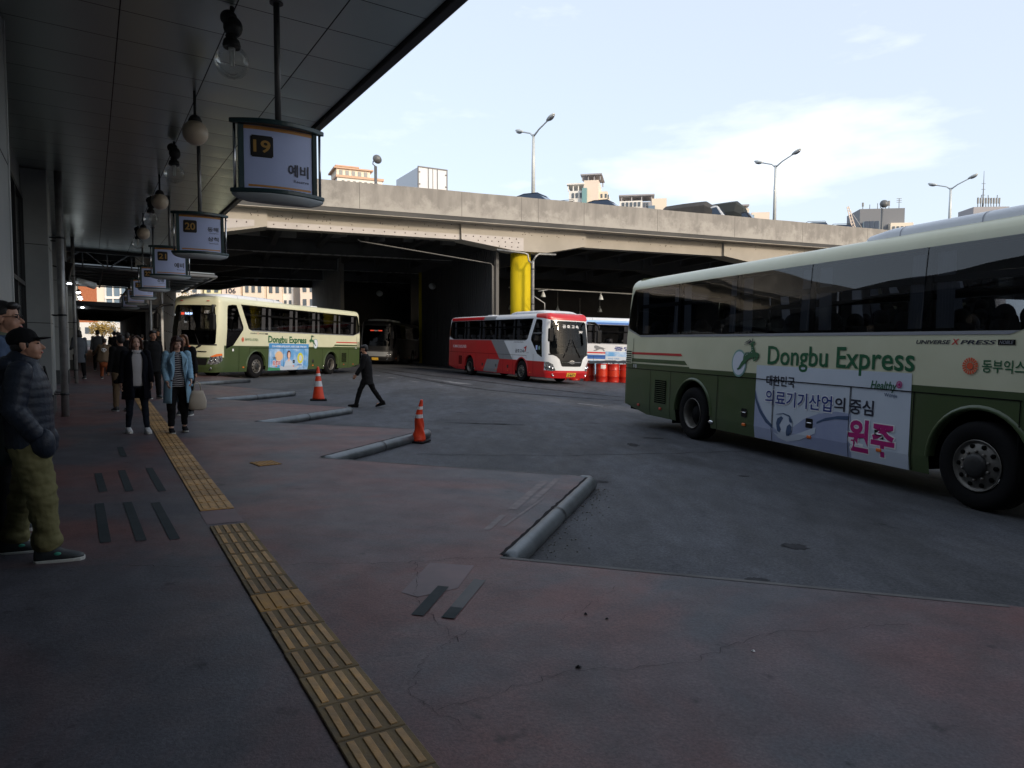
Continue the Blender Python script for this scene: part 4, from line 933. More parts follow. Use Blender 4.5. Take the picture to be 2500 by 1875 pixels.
mb = MB(); mb.bbox((-.98, 4.5, .6), (.98, 6.2, 2.5), .12); mb.build('cab', 'car_white', t_)
for x in (-.85, .85):
    for y in (1.0, 5.2):
        mb = MB(); mb.lathe([(.1, -.12), (.4, -.12), (.42, 0), (.4, .12), (.1, .12)], 18, (x, y, .42), axis='X', cap=True); mb.build('wheel', 'rubber', t_)
def canvas_truck(x, y, rz, label, hump, cabm):
    t_ = thing('canvas_truck', label, 'truck', (x, y, DECK), rz, 'canvas covered trucks on the flyover')     # local +X is forward
    mb = MB(); pr = [(-.95, .8), (-.95, 2.15), (-.55, 2.15+hump*.8), (.0, 2.15+hump), (.55, 2.15+hump*.8), (.95, 2.15), (.95, .8)]
    st = [(-2.9, .80), (-2.6, .93), (-1.2, .98), (0, 1.0), (.55, 1.0), (1.25, .72)]
    mb.rings([[Vector((sx, a*(1 if sx < 1.2 else .9), .8+(b-.8)*k)) for a, b in pr] for sx, k in st], True, True, smooth=False); mb.build('canvas_cover', 'tarp' if hump < .6 else 'tarp_green', t_, bevel=.05)
    mb = MB(); pr = [(.75, .45), (.80, 1.25), (1.0, 1.95), (1.25, 2.06), (1.55, 2.03), (2.10, 1.25), (2.22, .75), (2.2, .45)]
    mb.prism(pr, lambda a, z: Vector((a, -.86, z)), lambda a, z: Vector((a, .86, z))); mb.build('cab', cabm, t_, bevel=.06)
    f = lambda k, y_, o: Vector((1.62+(2.07-1.62)*k+o*.8, y_, 1.98+(1.30-1.98)*k+o*.6))
    mb = MB(); mb.face([mb.bm.verts.new(q) for q in (f(.02, -.72, .012), f(.02, .72, .012), f(.95, .78, .012), f(.95, -.78, .012))]); mb.build('windscreen', 'car_glass', t_)
    for sy in (-1, 1):
        mb = MB(); mb.face([mb.bm.verts.new((a, sy*.868, z)) for a, z in ((.92, 1.32), (1.08, 1.88), (1.48, 1.93), (1.85, 1.32))]); mb.build('side_window', 'car_glass', t_)
    mb = MB(); mb.box((-2.8, -.75, .45), (1.0, .75, .85)); mb.build('chassis', 'under_black', t_)
    for x_ in (-1.8, 1.5):
        for y_ in (-.78, .78):
            mb = MB(); mb.lathe([(.1, -.1), (.33, -.1), (.35, 0), (.33, .1), (.1, .1)], 18, (x_, y_, .35), axis='Y', cap=True); mb.build('wheel', 'rubber', t_)
canvas_truck(15.0, 56.5, R(-28), 'white cabbed truck with a low dark canvas cover, nearer of two', .45, 'car_white')
canvas_truck(18.2, 58.9, R(-33), 'truck with a tall dark green canvas cover behind the white cab', .98, 'car_dark')
def car(x, y, rz, label, col, z=DECK, sc=1., rack=False):
    t_ = thing('parked_car', label, 'car', (x, y, z), rz, 'cars parked on the flyover'); t_.scale = (sc, sc, sc)
    pr = [(-2.1, .3), (-2.15, .75), (-1.95, 1.02), (-1.75, 1.06), (1.0, 1.02), (2.05, .82), (2.2, .5), (2.15, .3)]
    mb = MB(); mb.prism(pr, lambda a, q: Vector((a, -.85, q)), lambda a, q: Vector((a, .85, q))); mb.build('body', col, t_, bevel=.08)
    ca = [(-1.95, 1.0), (-1.55, 1.58), (-.9, 1.70), (.1, 1.68), (.95, 1.03)]
    mb = MB(); V = [[Vector((a, s*(.80 if q < 1.2 else .62), q)) for a, q in ca] for s in (-1, 1)]; mb.rings([V[0], V[1]], True, True, smooth=False); mb.build('cabin', 'car_glass', t_, bevel=.05)
    mb = MB(); rp = [(-1.6, 1.57), (-.9, 1.72), (.1, 1.70), (.28, 1.58)]; mb.rings([[Vector((a, s*.64, q)) for a, q in rp] for s in (-1, 1)], False, False); mb.build('roof', col, t_)
    if rack:
        mb = MB()
        for s in (-1, 1): mb.tube([(-1.4, s*.55, 1.68), (-1.2, s*.55, 1.8), (.1, s*.55, 1.8), (.2, s*.55, 1.7)], .02, 6)
        mb.build('roof_rail', 'black_plastic', t_)
    for x_ in (-1.35, 1.35):
        for y_ in (-.78, .78):
            mb = MB(); mb.lathe([(.1, -.1), (.3, -.1), (.31, 0), (.3, .1), (.1, .1)], 16, (x_, y_, .31), axis='Y', cap=True); mb.build('wheel', 'rubber', t_)
car(2.0, 50.2, R(-30), 'dark car roof just right of the first street lamp pole', 'car_dark', sc=1.08)
car(4.6, 52.6, R(-25), 'dark low car left of the white car on the flyover', 'car_dark', sc=1.03, rack=True)
car(7.2, 52.4, R(-30), 'white car with a blue windscreen peeking over the parapet', 'car_white', sc=1.08)
car(27.0, 61.5, R(-12), 'dark car with roof rails, left of the crane', 'car_dark', sc=1.06, rack=True)
car(29.6, 62.4, R(-12), 'low dark car roof directly below the crane', 'car_dark', sc=1.03, rack=True)
# ================================================================== coaches
BL, BW, SF, WB = 11.95, 1.2475, 2.72, 6.12
def _plan():
    P = []
    n = 16; a = .75; p = 2.6
    for k in range(n+1):
        th = math.pi/2*k/n; P.append((a*(1-math.cos(th)**(2/p)), BW*math.sin(th)**(2/p)))
    P[0] = (0, 0); P[-1] = (a, BW)
    b = .22; n2 = 8; p2 = 2.5; R_ = []
    for k in range(n2+1):
        th = math.pi/2*k/n2; R_.append((BL-b*(1-math.sin(th)**(2/p2)) if k else BL-b, BW-b+b*math.cos(th)**(2/p2) if k < n2 else BW-b))
    P += [(BL-b*(1-math.sin(math.pi/2*k/n2)**(2/p2)), (BW-b)+b*(math.cos(math.pi/2*k/n2)**(2/p2) if k < n2 else 0)) for k in range(n2+1)]
    P.append((BL, 0)); return P
PLAN = _plan(); QL = [0.]
for a_, b_ in zip(PLAN, PLAN[1:]): QL.append(QL[-1]+math.hypot(b_[0]-a_[0], b_[1]-a_[1]))
def _nrm(i):
    a, b = PLAN[max(i-1, 0)], PLAN[min(i+1, len(PLAN)-1)]; d = (b[0]-a[0], b[1]-a[1]); l = math.hypot(*d) or 1
    return (-d[1]/l, d[0]/l)
PN = [_nrm(i) for i in range(len(PLAN))]; PN[0] = (-1, 0); PN[16] = (0, 1); PN[17] = (0, 1); PN[-1] = (1, 0)
QSIDE0 = QL[16]
def QS(s):
    """perimeter coordinate of a point at distance s behind the front bumper, on the side"""
    if s >= .75: return min(QSIDE0+(s-.75), QL[-1])
    for i in range(16, 0, -1):
        if PLAN[i-1][0] <= s <= PLAN[i][0]:
            t = (s-PLAN[i-1][0])/((PLAN[i][0]-PLAN[i-1][0]) or 1); return QL[i-1]+(QL[i]-QL[i-1])*t
    return 0
def QY(y):
    """perimeter coordinate of a point on the front at lateral position y (0..1.24)"""
    for i in range(1, 17):
        if PLAN[i][1] >= abs(y): 
            t = (abs(y)-PLAN[i-1][1])/((PLAN[i][1]-PLAN[i-1][1]) or 1); return (QL[i-1]+(QL[i]-QL[i-1])*t)*(1 if y >= 0 else -1)
    return QL[16]*(1 if y >= 0 else -1)
def _ins(z, front):
    if front == 'f':
        i = .10*max(0, (.55-z)/.25) if z < .55 else 0
        if z > 1.1: i += .30*(min(z, 3.1)-1.1)/2*(((min(z, 3.1)-1.1)/2)**.3)
        if z > 3.1: i += .50*(1-math.sqrt(max(0, 1-((z-3.1)/.331)**2)))
        return i
    if front == 'r': return (.16*(z-2.1)/1.1 if z > 2.1 else 0) + (.3*(1-math.sqrt(max(0, 1-((z-3.1)/.331)**2))) if z > 3.1 else 0)
    i = .03*(.5-z)/.2 if z < .5 else 0
    if z > 2.05: i += .075*(min(z, 3.17)-2.05)/1.12
    if z > 3.17: i += .30*(1-math.sqrt(max(0, 1-((z-3.17)/.261)**2)))
    return i
def SH(q, z, sg, off=0.):
    if q < 0: q, sg = -q, -sg
    q = min(q, QL[-1]-1e-6); i = 0
    while QL[i+1] < q: i += 1
    t = (q-QL[i])/(QL[i+1]-QL[i]); s = PLAN[i][0]+(PLAN[i+1][0]-PLAN[i][0])*t; y = PLAN[i][1]+(PLAN[i+1][1]-PLAN[i][1])*t
    nx = PN[i][0]+(PN[i+1][0]-PN[i][0])*t; ny = PN[i][1]+(PN[i+1][1]-PN[i][1])*t; l = math.hypot(nx, ny); nx /= l; ny /= l
    ins = _ins(z, 'f' if nx < 0 else 'r')*nx*nx + _ins(z, 's')*ny*ny - off
    s -= nx*ins; y -= ny*ins
    return Vector((SF-s, y*sg, z))
ZB = [.5, .55, 1.1, 1.35, 1.6, 1.85, 2.05, 2.3, 2.6, 2.85, 3.1, 3.17, 3.22, 3.27, 3.32, 3.36, 3.39, 3.41, 3.425]
def bus_patch(mb, loops, sg, off=.003, zc=()):
    """loops: outer (+holes) in (q,z); laid on the coach skin"""
    t = bmesh.new(); ed = []
    for lp in loops:
        vs = [t.verts.new((a, b, 0)) for a, b in lp]; ed += [t.edges.new((vs[i], vs[(i+1) % len(vs)])) for i in range(len(vs))]
    bmesh.ops.triangle_fill(t, use_beauty=True, edges=ed)
    qa, qb = min(v.co.x for v in t.verts), max(v.co.x for v in t.verts); za, zb = min(v.co.y for v in t.verts), max(v.co.y for v in t.verts)
    cuts = [q for q in QL if qa < q < qb] + [-q for q in QL if qa < -q < qb]
    for q in cuts: bmesh.ops.bisect_plane(t, geom=t.verts[:]+t.edges[:]+t.faces[:], plane_co=(q, 0, 0), plane_no=(1, 0, 0), dist=1e-5)
    for z in list(ZB)+list(zc):
        if za < z < zb: bmesh.ops.bisect_plane(t, geom=t.verts[:]+t.edges[:]+t.faces[:], plane_co=(0, z, 0), plane_no=(0, 1, 0), dist=1e-5)
    cen = [f.calc_center_median().copy() for f in t.faces]
    mp_ = {v: mb.bm.verts.new(SH(v.co.x, v.co.y, sg, off)) for v in t.verts}; out = []
    for f, c in zip(t.faces, cen):
        nf = mb.face([mp_[v] for v in f.verts]); out.append((nf, c))
    t.free(); return out
def SP(pts): return [(QS(s), z) for s, z in pts]         # side polygon given in (s,z)
def FP(pts): return [(QY(y), z) for y, z in pts]         # front polygon given in (y,z)
def seg_arc(s0, z0, r, n=16): return [(s0+r*math.cos(math.pi*k/n), z0+r*math.sin(math.pi*k/n)) for k in range(n+1)]
WIN = [(1.74, 3.165), (11.60, 3.165), (11.70, 3.05), (11.79, 2.61), (11.79, 2.34), (11.72, 2.25), (11.18, 2.095), (2.30, 2.095), (2.18, 2.14)]
MULL = [3.60, 5.68, 7.60, 9.62]
DWIN = [(.88, 3.00), (.95, 3.08), (1.20, 3.12), (1.46, 3.12), (1.83, 2.22), (1.82, 2.10), (1.19, 1.43), (.73, 1.27)]
WS = [(-1.02, 1.42), (1.02, 1.42), (1.10, 1.50), (1.13, 2.2), (1.09, 2.95), (1.0, 3.04), (-1.0, 3.04), (-1.09, 2.95), (-1.13, 2.2), (-1.10, 1.50)]
def clip_s(poly, a, b):
    def cl(P, keep, x):
        o = []
        for i in range(len(P)):
            p, q = P[i], P[(i+1) % len(P)]; ip, iq = keep(p[0]), keep(q[0])
            if ip: o.append(p)
            if ip != iq: t = (x-p[0])/(q[0]-p[0]); o.append((x, p[1]+(q[1]-p[1])*t))
        return o
    return cl(cl(poly, lambda s: s >= a, a), lambda s: s <= b, b)
_wn = {}
def wheel(root, x, y, sgy, kind):
    mb = MB(); mb.lathe([(.30, .0), (.33, .02), (.46, .035), (.505, .01), (.522, -.03), (.522, -.25), (.505, -.28), (.44, -.29), (.30, -.26)], 40, axis='Y')
    t_ = mb.build('wheel', 'rubber', root); t_.location = (x, y, .52)
    if sgy < 0: t_.rotation_euler = (0, 0, math.pi)
    # tyre face looks along +Y locally
    if kind == 'front':
        mb = MB(); mb.lathe([(.305, .02), (.30, .03), (.285, .015), (.27, -.01), (.25, .0), (.17, .03), (.145, .032)], 40, axis='Y'); rm = mb.build('rim', 'rim_steel', t_)
        def ten(nm, m_, prof, rr, yy, ph, n_, cp):
            if nm not in _wn:
                mb = MB(); mb.lathe(prof, n_, axis='Y', cap=cp); o = mb.build(nm, m_, t_); _wn[nm] = o.data; bpy.data.objects.remove(o)
            for k in range(10):
                a = 2*math.pi*(k+ph)/10; o = bpy.data.objects.new(nm, _wn[nm]); COL.objects.link(o); o.parent = t_; o.location = (rr*math.cos(a), yy, rr*math.sin(a))
        ten('hand_hole', 'under_black', [(.001, .004), (.027, .004), (.027, -.02)], .232, .018, 0, 10, False)
        ten('wheel_nut', 'rim_steel', [(.017, 0), (.017, .022), (.009, .034)], .168, .03, .5, 8, True)
        mb = MB(); mb.lathe([(.145, .03), (.14, .06), (.11, .075), (.05, .08), (.001, .08)], 24, axis='Y'); mb.build('hub', 'rim_dark', t_)
    else:
        mb = MB(); mb.lathe([(.305, .02), (.30, .03), (.285, .015), (.265, -.03), (.255, -.14)], 40, axis='Y'); mb.build('rim', 'rim_steel', t_)
        mb = MB(); mb.lathe([(.256, -.138), (.24, -.16), (.16, -.17), (.15, -.10), (.13, -.06), (.001, -.05)], 40, axis='Y'); mb.build('hub', 'rubber', t_)
def mirror(root, sg, col='black_plastic'):
    mb = MB(); mb.tube([(SF-.30, sg*1.05, 3.02), (SF+.05, sg*1.22, 3.00), (SF+.22, sg*1.36, 2.85), (SF+.24, sg*1.38, 2.62)], [.05, .055, .05, .045], 10); mb.build('mirror_arm', col, root)
    mb = MB(); mb.bbox((SF+.14, sg*1.38-.13, 2.02), (SF+.30, sg*1.38+.13, 2.66), .06, 3); mb.build('mirror', col, root)
def bus(name_label, pos, fwd, sg, P, detail=2, group='long distance coaches'):
    """pos: ground point under the front axle at the visible side; fwd: heading; sg: +1 if that side is the left one"""
    f = Vector((fwd[0], fwd[1], 0)).normalized(); lf = Vector((-f.y, f.x, 0))
    c = Vector(pos)-lf*sg*BW; rz = math.atan2(f.y, f.x)
    root = thing('coach', name_label, 'coach', (c.x, c.y, SL*c.x), rz, group)
    pitch = -math.atan(SL*f.x); rollb = math.atan(SL*lf.x)
    root.rotation_euler = (Matrix.Rotation(rz, 3, 'Z') @ Matrix.Rotation(pitch, 3, 'Y') @ Matrix.Rotation(rollb, 3, 'X')).to_euler()
    sides = (sg, -sg)
    # ---- body shell
    mb = MB(); zs = P.get('zcut', [1.41]); paint = P['paint']
    for sd_ in sides:
        out = [(0, .29), (QY(1.0), .29)] + SP([(.55, .31)]) + SP([(SF-.64, .30), (SF-.64, .5)]) + [(QS(s), z) for s, z in reversed(seg_arc(SF, .53, .64))] + SP([(SF+.64, .5), (SF+.64, .30), (SF+WB-.64, .30), (SF+WB-.64, .5)]) + [(QS(s), z) for s, z in reversed(seg_arc(SF+WB, .53, .64))] + SP([(SF+WB+.64, .5), (SF+WB+.64, .30), (10.77, .30), (11.72, .46)]) + [(QL[-1], .50), (QL[-1], 3.43), (0, 3.43)]
        half = [(y, z) for y, z in WS if y > 0]
        ws = [(0, 1.42)] + FP(half) + [(0, 3.04)]
        # windscreen opening joins the outline at q=0: cut it out of the outline
        out = out[:-1] + [(0, 3.43), (0, 3.04)] + list(reversed(FP(half))) + [(0, 1.42)]
        holes = [SP(WIN), SP(DWIN)]
        for nf, cc in bus_patch(mb, [out]+holes, sd_, 0, zs):
            if nf: nf.material_index = paint(cc.x, cc.y); nf.smooth = True
    ring = [SH(q, 3.43, sides[0]) for q in QL] + [SH(q, 3.43, sides[1]) for q in reversed(QL[1:-1])]
    cv = mb.bm.verts.new((SF-BL/2, 0, 3.47)); vs = [mb.bm.verts.new(p) for p in ring]
    for i in range(len(vs)):
        mb.m(paint(9, 3.43) if i in range(1, 999) else 0); mb.face([vs[i], vs[(i+1) % len(vs)], cv])
    body = mb.build('body', P['mats'], root, keep=False)
    # ---- underbody and wheel wells
    mb = MB(); xa, xb = SF-.5, SF-BL+.3
    mb.box((xb, -.80, .34), (xa, .80, 1.28)); 
    for s0, s1 in ((.5, SF-.66), (SF+.66, SF+WB-.66), (SF+WB+.66, 11.6)): mb.box((SF-s1, -1.19, .36), (SF-s0, 1.19, 1.27))
    mb.build('underbody', 'under_black', root)
    for ax, kd in ((0, 'front'), (-WB, 'rear')):
        for sd_ in sides: wheel(root, ax, sd_*(BW-.03), sd_, kd)
    for sd_ in sides:
        for ax in (0, WB):
            mb = MB(); a = seg_arc(SF+ax, .53, .645, 18); b = seg_arc(SF+ax, .53, .70, 18)
            fr = [SH(QS(s), z, sd_, .002) for s, z in b]; mid = [SH(QS(s), z, sd_, .028) for s, z in seg_arc(SF+ax, .53, .67, 18)]; inn = [SH(QS(s), z, sd_, .02) for s, z in a]; dp = [SH(QS(s), z, sd_, -.10) for s, z in a]
            mb.rings([fr, mid, inn, dp], False, False); mb.build('wheel_arch', P.get('arch', P['mats'][P['paint'](5, .6)]), root)
    mb = MB(); mb.box((SF-9.75, -1.15, .22), (SF-9.70, 1.15, .62)); mb.build('mud_flap', 'rubber', root)
    # ---- glazing
    gl = P.get('glass', 'bus_glass')
    for sd_ in sides:
        cutp = [1.5]+MULL+[12]
        for a, b in zip(cutp, cutp[1:]):
            pl = clip_s(WIN, a+.008, b-.008)
            mb = MB(); bus_patch(mb, [SP(pl)], sd_, .006); mb.build('side_window', gl, root)
        mb = MB(); bus_patch(mb, [SP(DWIN)], sd_, .005); mb.build('driver_window' if sd_ == 1 else 'door_glass', 'bus_glass_flat', root)
        mb = MB(); bus_patch(mb, [SP([(2.30, 2.092), (11.18, 2.092), (11.10, 2.05), (2.42, 2.05)])], sd_, .008); bus_patch(mb, [SP([(11.18, 2.092), (11.72, 2.25), (11.80, 2.34), (11.83, 2.34), (11.77, 2.22), (11.10, 2.05)])], sd_, .008); mb.build('window_trim', 'trim_grey', root)
        for m_ in MULL: mb = MB(); mb.box((SF-m_-.05, sd_*(BW-.12), 2.1), (SF-m_+.05, sd_*(BW-.085), 3.16)); mb.build('window_pillar', 'black_plastic', root)
    mb = MB(); bus_patch(mb, [FP(WS)], sides[0], .004); mb.build('windscreen', P.get('ws', 'windscreen'), root)
    mb = MB(); bus_patch(mb, [FP([(-1.13, 1.40), (1.13, 1.40), (1.13, 1.46), (-1.13, 1.46)])], sides[0], .007); mb.build('windscreen_seal', 'black_plastic', root)
    # ---- interior
    mb = MB(); mb.box((SF-BL+.35, -1.15, 1.29), (SF-.55, 1.15, 1.34)); mb.box((SF-BL+.5, -1.08, 3.10), (SF-.9, 1.08, 3.14)); mb.box((SF-BL+.30, -1.1, 1.4), (SF-BL+.36, 1.1, 3.1))
    for sd_ in (-1, 1): mb.box((SF-BL+.6, sd_*1.05-.05, 2.72), (SF-2.0, sd_*1.05+.05, 2.80)); mb.box((SF-BL+.4, sd_*1.12-.03, 1.4), (SF-.9, sd_*1.12+.03, 2.02))
    mb.box((SF-.75, -1.0, 1.40), (SF-.45, 1.0, 1.75)); mb.build('interior', 'interior', root)
    def seat_mb():
        q = MB(); q.bbox((-.25, -.42, .35), (.25, .42, .50), .06)
        for y_ in (-.215, .215):
            q.bbox((-.36, y_-.20, .45), (-.20, y_+.20, 1.05), .08); q.ell((-.30, y_, 1.09), (.09, .155, .14))
        return q
    proto = None
    for k in range(10 if detail else 0):
        for y_ in (-.64, .64):
            if proto is None: proto = seat_mb().build('seat', 'seat_cloth', root); o = proto
            else: o = proto.copy(); COL.objects.link(o); o.parent = root
            o.location = (SF-2.5-.92*k, y_, 1.20)
            if detail > 1:
                if k == 0 and y_ < 0:
                    q = MB(); q.bbox((-.375, -.36, .88), (-.19, -.07, 1.16), .04); q.bbox((-.375, .07, .88), (-.19, .36, 1.16), .04); hc = q.build('headrest_cover', 'seat_cover', o)
                elif P.get('covers'): h2 = hc.copy(); COL.objects.link(h2); h2.parent = o
    if detail > 1 and not P.get('covers'):
        hc.data.materials.clear(); hc.data.materials.append(M['seat_cloth'])
    if detail:
        for sd_ in sides:
            for m_ in MULL+[1.95, 11.35]:
                for dx in ((-.20, .20) if m_ in MULL else (.12,)):
                    mb = MB(); pts = []
                    for k in range(13): pts.append((SF-m_+dx-.13+.26*k/12, sd_*(BW-.16-.022*(k % 2))))
                    mb.rings([[Vector((a+(.03*(2.6-z) if dx > 0 else -.03*(2.6-z)), b, z)) for a, b in pts] for z in (3.1, 2.6, 2.14)], False, False, smooth=False); mb.build('curtain', 'curtain', root)
    # driver seat, steering wheel
    mb = MB(); mb.bbox((SF-1.7, .30, 1.75), (SF-1.2, .80, 1.9), .05); mb.bbox((SF-1.75, .30, 1.8), (SF-1.58, .80, 2.55), .06); mb.tube([(SF-.95+.1*math.cos(k*math.pi/8), .55+.23*math.sin(k*math.pi/8), 1.98+.2*math.cos(k*math.pi/8)) for k in range(17)], .015, 6); mb.build('driver_seat', 'black_plastic', root)
    # ---- roof equipment
    ac = P.get('ac', (.75, 5.0))
    mb = MB(); rs = []
    for s, kx, kz in ((ac[0], .70, .05), (ac[0]+.14, .86, .10), (ac[0]+.45, .96, .175), (ac[0]+.9, 1, .20), (ac[1]-.5, 1, .20), (ac[1]-.14, .97, .15), (ac[1], .90, .03)):
        ring = []
        for k in range(21):
            a = math.pi*k/20; ca, sa = math.cos(a), math.sin(a)
            ring.append(Vector((SF-s, .98*kx*math.copysign(abs(ca)**.45, ca), 3.375+(kz+.02)*abs(sa)**.5)))
        rs.append(ring)
    mb.rings(rs, False, False); a0 = mb.bm.verts[:21] if False else None
    ac_o = mb.build('air_conditioner', 'ac_white', root)
    mb = MB()
    for k in range(14):
        y_ = -.52+.08*k; mb.box((SF-ac[0]-.43, y_-.018, 3.46), (SF-ac[0]-.12, y_+.018, 3.50), Matrix.Rotation(R(16), 3, 'Y'))
    mb.build('grille_slot', 'under_black', ac_o)
    mb = MB()
    for s in (ac[0]+1.0, ac[0]+2.3, ac[1]-.75):
        rr_ = [[Vector((SF-s-dx, .983*math.copysign(abs(math.cos(math.pi*k/20))**.45, math.cos(math.pi*k/20)), 3.377+.222*abs(math.sin(math.pi*k/20))**.5)) for k in range(21)] for dx in (0, .018)]
        mb.rings(rr_, False, False)
    mb.build('cover_joint', 'trim_grey', ac_o)
    for s in P.get('hatch', (5.5, 8.5)):
        mb = MB(); mb.bbox((SF-s-.3, -.42, 3.42), (SF-s+.3, .42, 3.52), .05); mb.build('roof_hatch', 'ac_white', root)
    for sd_ in sides: mirror(root, sd_)
    # ---- body seams, handles, marker lamps
    mb = MB(); sm = P.get('seams', True)
    w_ = .007
    for sd_ in sides:
        def vline(s, z0, z1): bus_patch(mb, [SP([(s-w_, z0), (s+w_, z0), (s+w_, z1), (s-w_, z1)])], sd_, .0095)
        bus_patch(mb, [SP([(SF-.5, 1.312), (11.85, 1.312), (11.85, 1.326), (SF-.5, 1.326)])], sd_, .0095)
        for s in (10.57, 9.70, 7.98, 6.36, 4.68, 3.62): vline(s, .31, 1.315)
        for s in (2.24, 1.54): vline(s, .31, 1.41 if s < 2 else 1.315)
        vline(11.45, 1.33, 2.02)
    mb.build('panel_seam', 'seam_dark', root)
    for sd_ in sides[:1] if detail < 2 else sides:
        for s in (7.13, 5.49, 4.14):
            mb = MB(); pl = []
            for cx, cy, a0_ in ((s+.06, .755, 0), (s-.06, .755, 90), (s-.06, .645, 180), (s+.06, .645, 270)): pl += arc(cx, cy, .02, a0_, a0_+90, 3)
            bus_patch(mb, [SP(pl)], sd_, .012); h_ = mb.build('door_handle', 'black_plastic', root)
            mb = MB(); p0, p1 = SH(QS(s+.065), .705, sd_, .022), SH(QS(s-.065), .705, sd_, .022); mb.tube([p0, p1], .012, 8); mb.build('grip', 'chrome', h_)
        for s in (7.13, 5.48, 4.13, 11.1, 10.1, 1.83):
            mb = MB(); p_ = SH(QS(s), .49, sd_, .008); mb.bbox((p_.x-.048, p_.y-.014, p_.z-.026), (p_.x+.048, p_.y+.014, p_.z+.026), .012); mb.build('marker_lamp', 'amber' if s < 9 else 'red_lens', root)
        mb = MB(); p_ = SH(QS(8.17), .42, sd_, .01); mb.ell(p_, (.08, .02, .035)); mb.build('side_lamp', 'chrome', root)
        mb = MB(); bus_patch(mb, [SP([(9.88, .61), (10.36, .61), (10.36, 1.11), (9.88, 1.11)])], sd_, .010); v_ = mb.build('vent_grille', 'under_black', root)
        mb = MB()
        for k in range(11): z = .64+.043*k; bus_patch(mb, [SP([(9.89, z), (10.35, z), (10.35, z+.012), (9.89, z+.012)])], sd_, .018)
        mb.build('vent_slat', P['mats'][P['paint'](5, .6)], v_)
    # ---- front: lamps
    hl = P.get('lamp_clear', 'lamp_clear')
    for sy in (-1, 1):
        def fp(pts): return [(QY(abs(y))*sy*sides[0]*sides[0], z) for y, z in pts]
        hp = [(.83, .66), (.98, .62), (1.17, .66), (1.23, .80), (1.225, 1.08), (1.12, 1.06), (.95, .95)]
        mb = MB(); bus_patch(mb, [[(QY(y)*sy, z) for y, z in hp]], sides[0], .012); h_ = mb.build('headlight', 'lamp_clear', root)
        mb = MB(); bus_patch(mb, [[(QY(y)*sy, z) for y, z in ((.95, .95), (1.12, 1.06), (1.225, 1.08), (1.228, 1.0), (1.0, .93))]], sides[0], .016); mb.build('indicator', 'amber' if P.get('amber', True) else 'lamp_clear', h_)
        for yy, zz, rr in ((.95, .76, .065), (1.08, .80, .07)):
            mb = MB(); c_ = SH(QY(yy)*sy, zz, sides[0], .010); mb.ell(c_, (.03, rr, rr)); mb.build('bulb', 'chrome', h_)
        mb = MB(); c_ = SH(QY(.93)*sy, .46, sides[0], .0); mb.lathe([(.07, -.02), (.075, .012), (.06, .014), (.05, 0), (.001, .005)], 16, c_, axis='X'); mb.build('fog_lamp', 'chrome', root)
    mb = MB(); bus_patch(mb, [FP([(-.26, .36), (.26, .36), (.26, .56), (-.26, .56)])], sides[0], .02); np_ = mb.build('number_plate', 'plate_yellow', root)
    mb = MB(); fy = lambda x, z: SH(QY(x*1.0), z, 1, .026)
    # front is read with +Y (left side of the coach) on the viewer's right
    if P.get('plate'):
        add_text(mb, P['plate'][0], fy, -.17, .17, .49, .54, .01); mb.build('lettering', 'lettering_dark', np_); mb = MB(); add_text(mb, P['plate'][1], fy, -.21, .23, .38, .48, .02); mb.build('lettering', 'lettering_dark', np_)
    P['extra'](root, sides[0], P) if P.get('extra') else None
    return root
# ---- helpers for liveries
def T(root, body, sg, s0, s1, z0, z1, m_, bold=.012, shear=0., off=.007, name='lettering'):
    """text on the visible side; s0 -> s1 in reading direction"""
    mb = MB(); add_text(mb, body, lambda s, z: SH(QS(s), z, sg, off), s0, s1, z0, z1, bold, shear); return mb.build(name, m_, root)
def D(root, name, polys, sg, m_, off=.008):
    mb = MB()
    for pl in polys: bus_patch(mb, [SP(pl)], sg, off)
    return mb.build(name, m_, root)
def sunburst(root, f, r_, m_='emblem_orange'):
    mb = MB()
    for k in range(18):
        a = 2*math.pi*k/18; da = .13
        mb.face([mb.bm.verts.new(f(rr*math.cos(b), rr*math.sin(b))) for rr, b in ((r_*.52, a-da*.9), (r_*.98, a-da), (r_*1.0, a), (r_*.98, a+da), (r_*.52, a+da*.9))])
    mb.face([mb.bm.verts.new(f(*p)) for p in ellipse(0, 0, r_*.42, r_*.42, 20)])
    return mb.build('sun_emblem', m_, root)
DEER = [(320, 150), (322, 162), (308, 170), (302, 185), (310, 205), (318, 235), (330, 260), (350, 264), (364, 272), (367, 290), (356, 322), (338, 347), (312, 358), (309, 350), (326, 335), (334, 312), (318, 308), (322, 330), (308, 344), (302, 336), (308, 318), (300, 316), (268, 332), (244, 348), (238, 372), (208, 402), (186, 432), (170, 448), (148, 456), (143, 444), (158, 432), (172, 402), (186, 372), (204, 348), (206, 312), (212, 284), (226, 266), (252, 260), (280, 258), (288, 240), (284, 212), (280, 186), (270, 184), (258, 186), (262, 176), (276, 170), (286, 156), (300, 146)]
ANT = [[(272, 168), (208, 184), (210, 178), (270, 162)], [(272, 164), (212, 166), (214, 160), (274, 158)], [(276, 160), (222, 150), (225, 144), (280, 153)], [(280, 158), (240, 136), (245, 132), (284, 152)], [(284, 156), (258, 128), (263, 125), (290, 150)], [(290, 150), (294, 118), (300, 114), (297, 148)]]
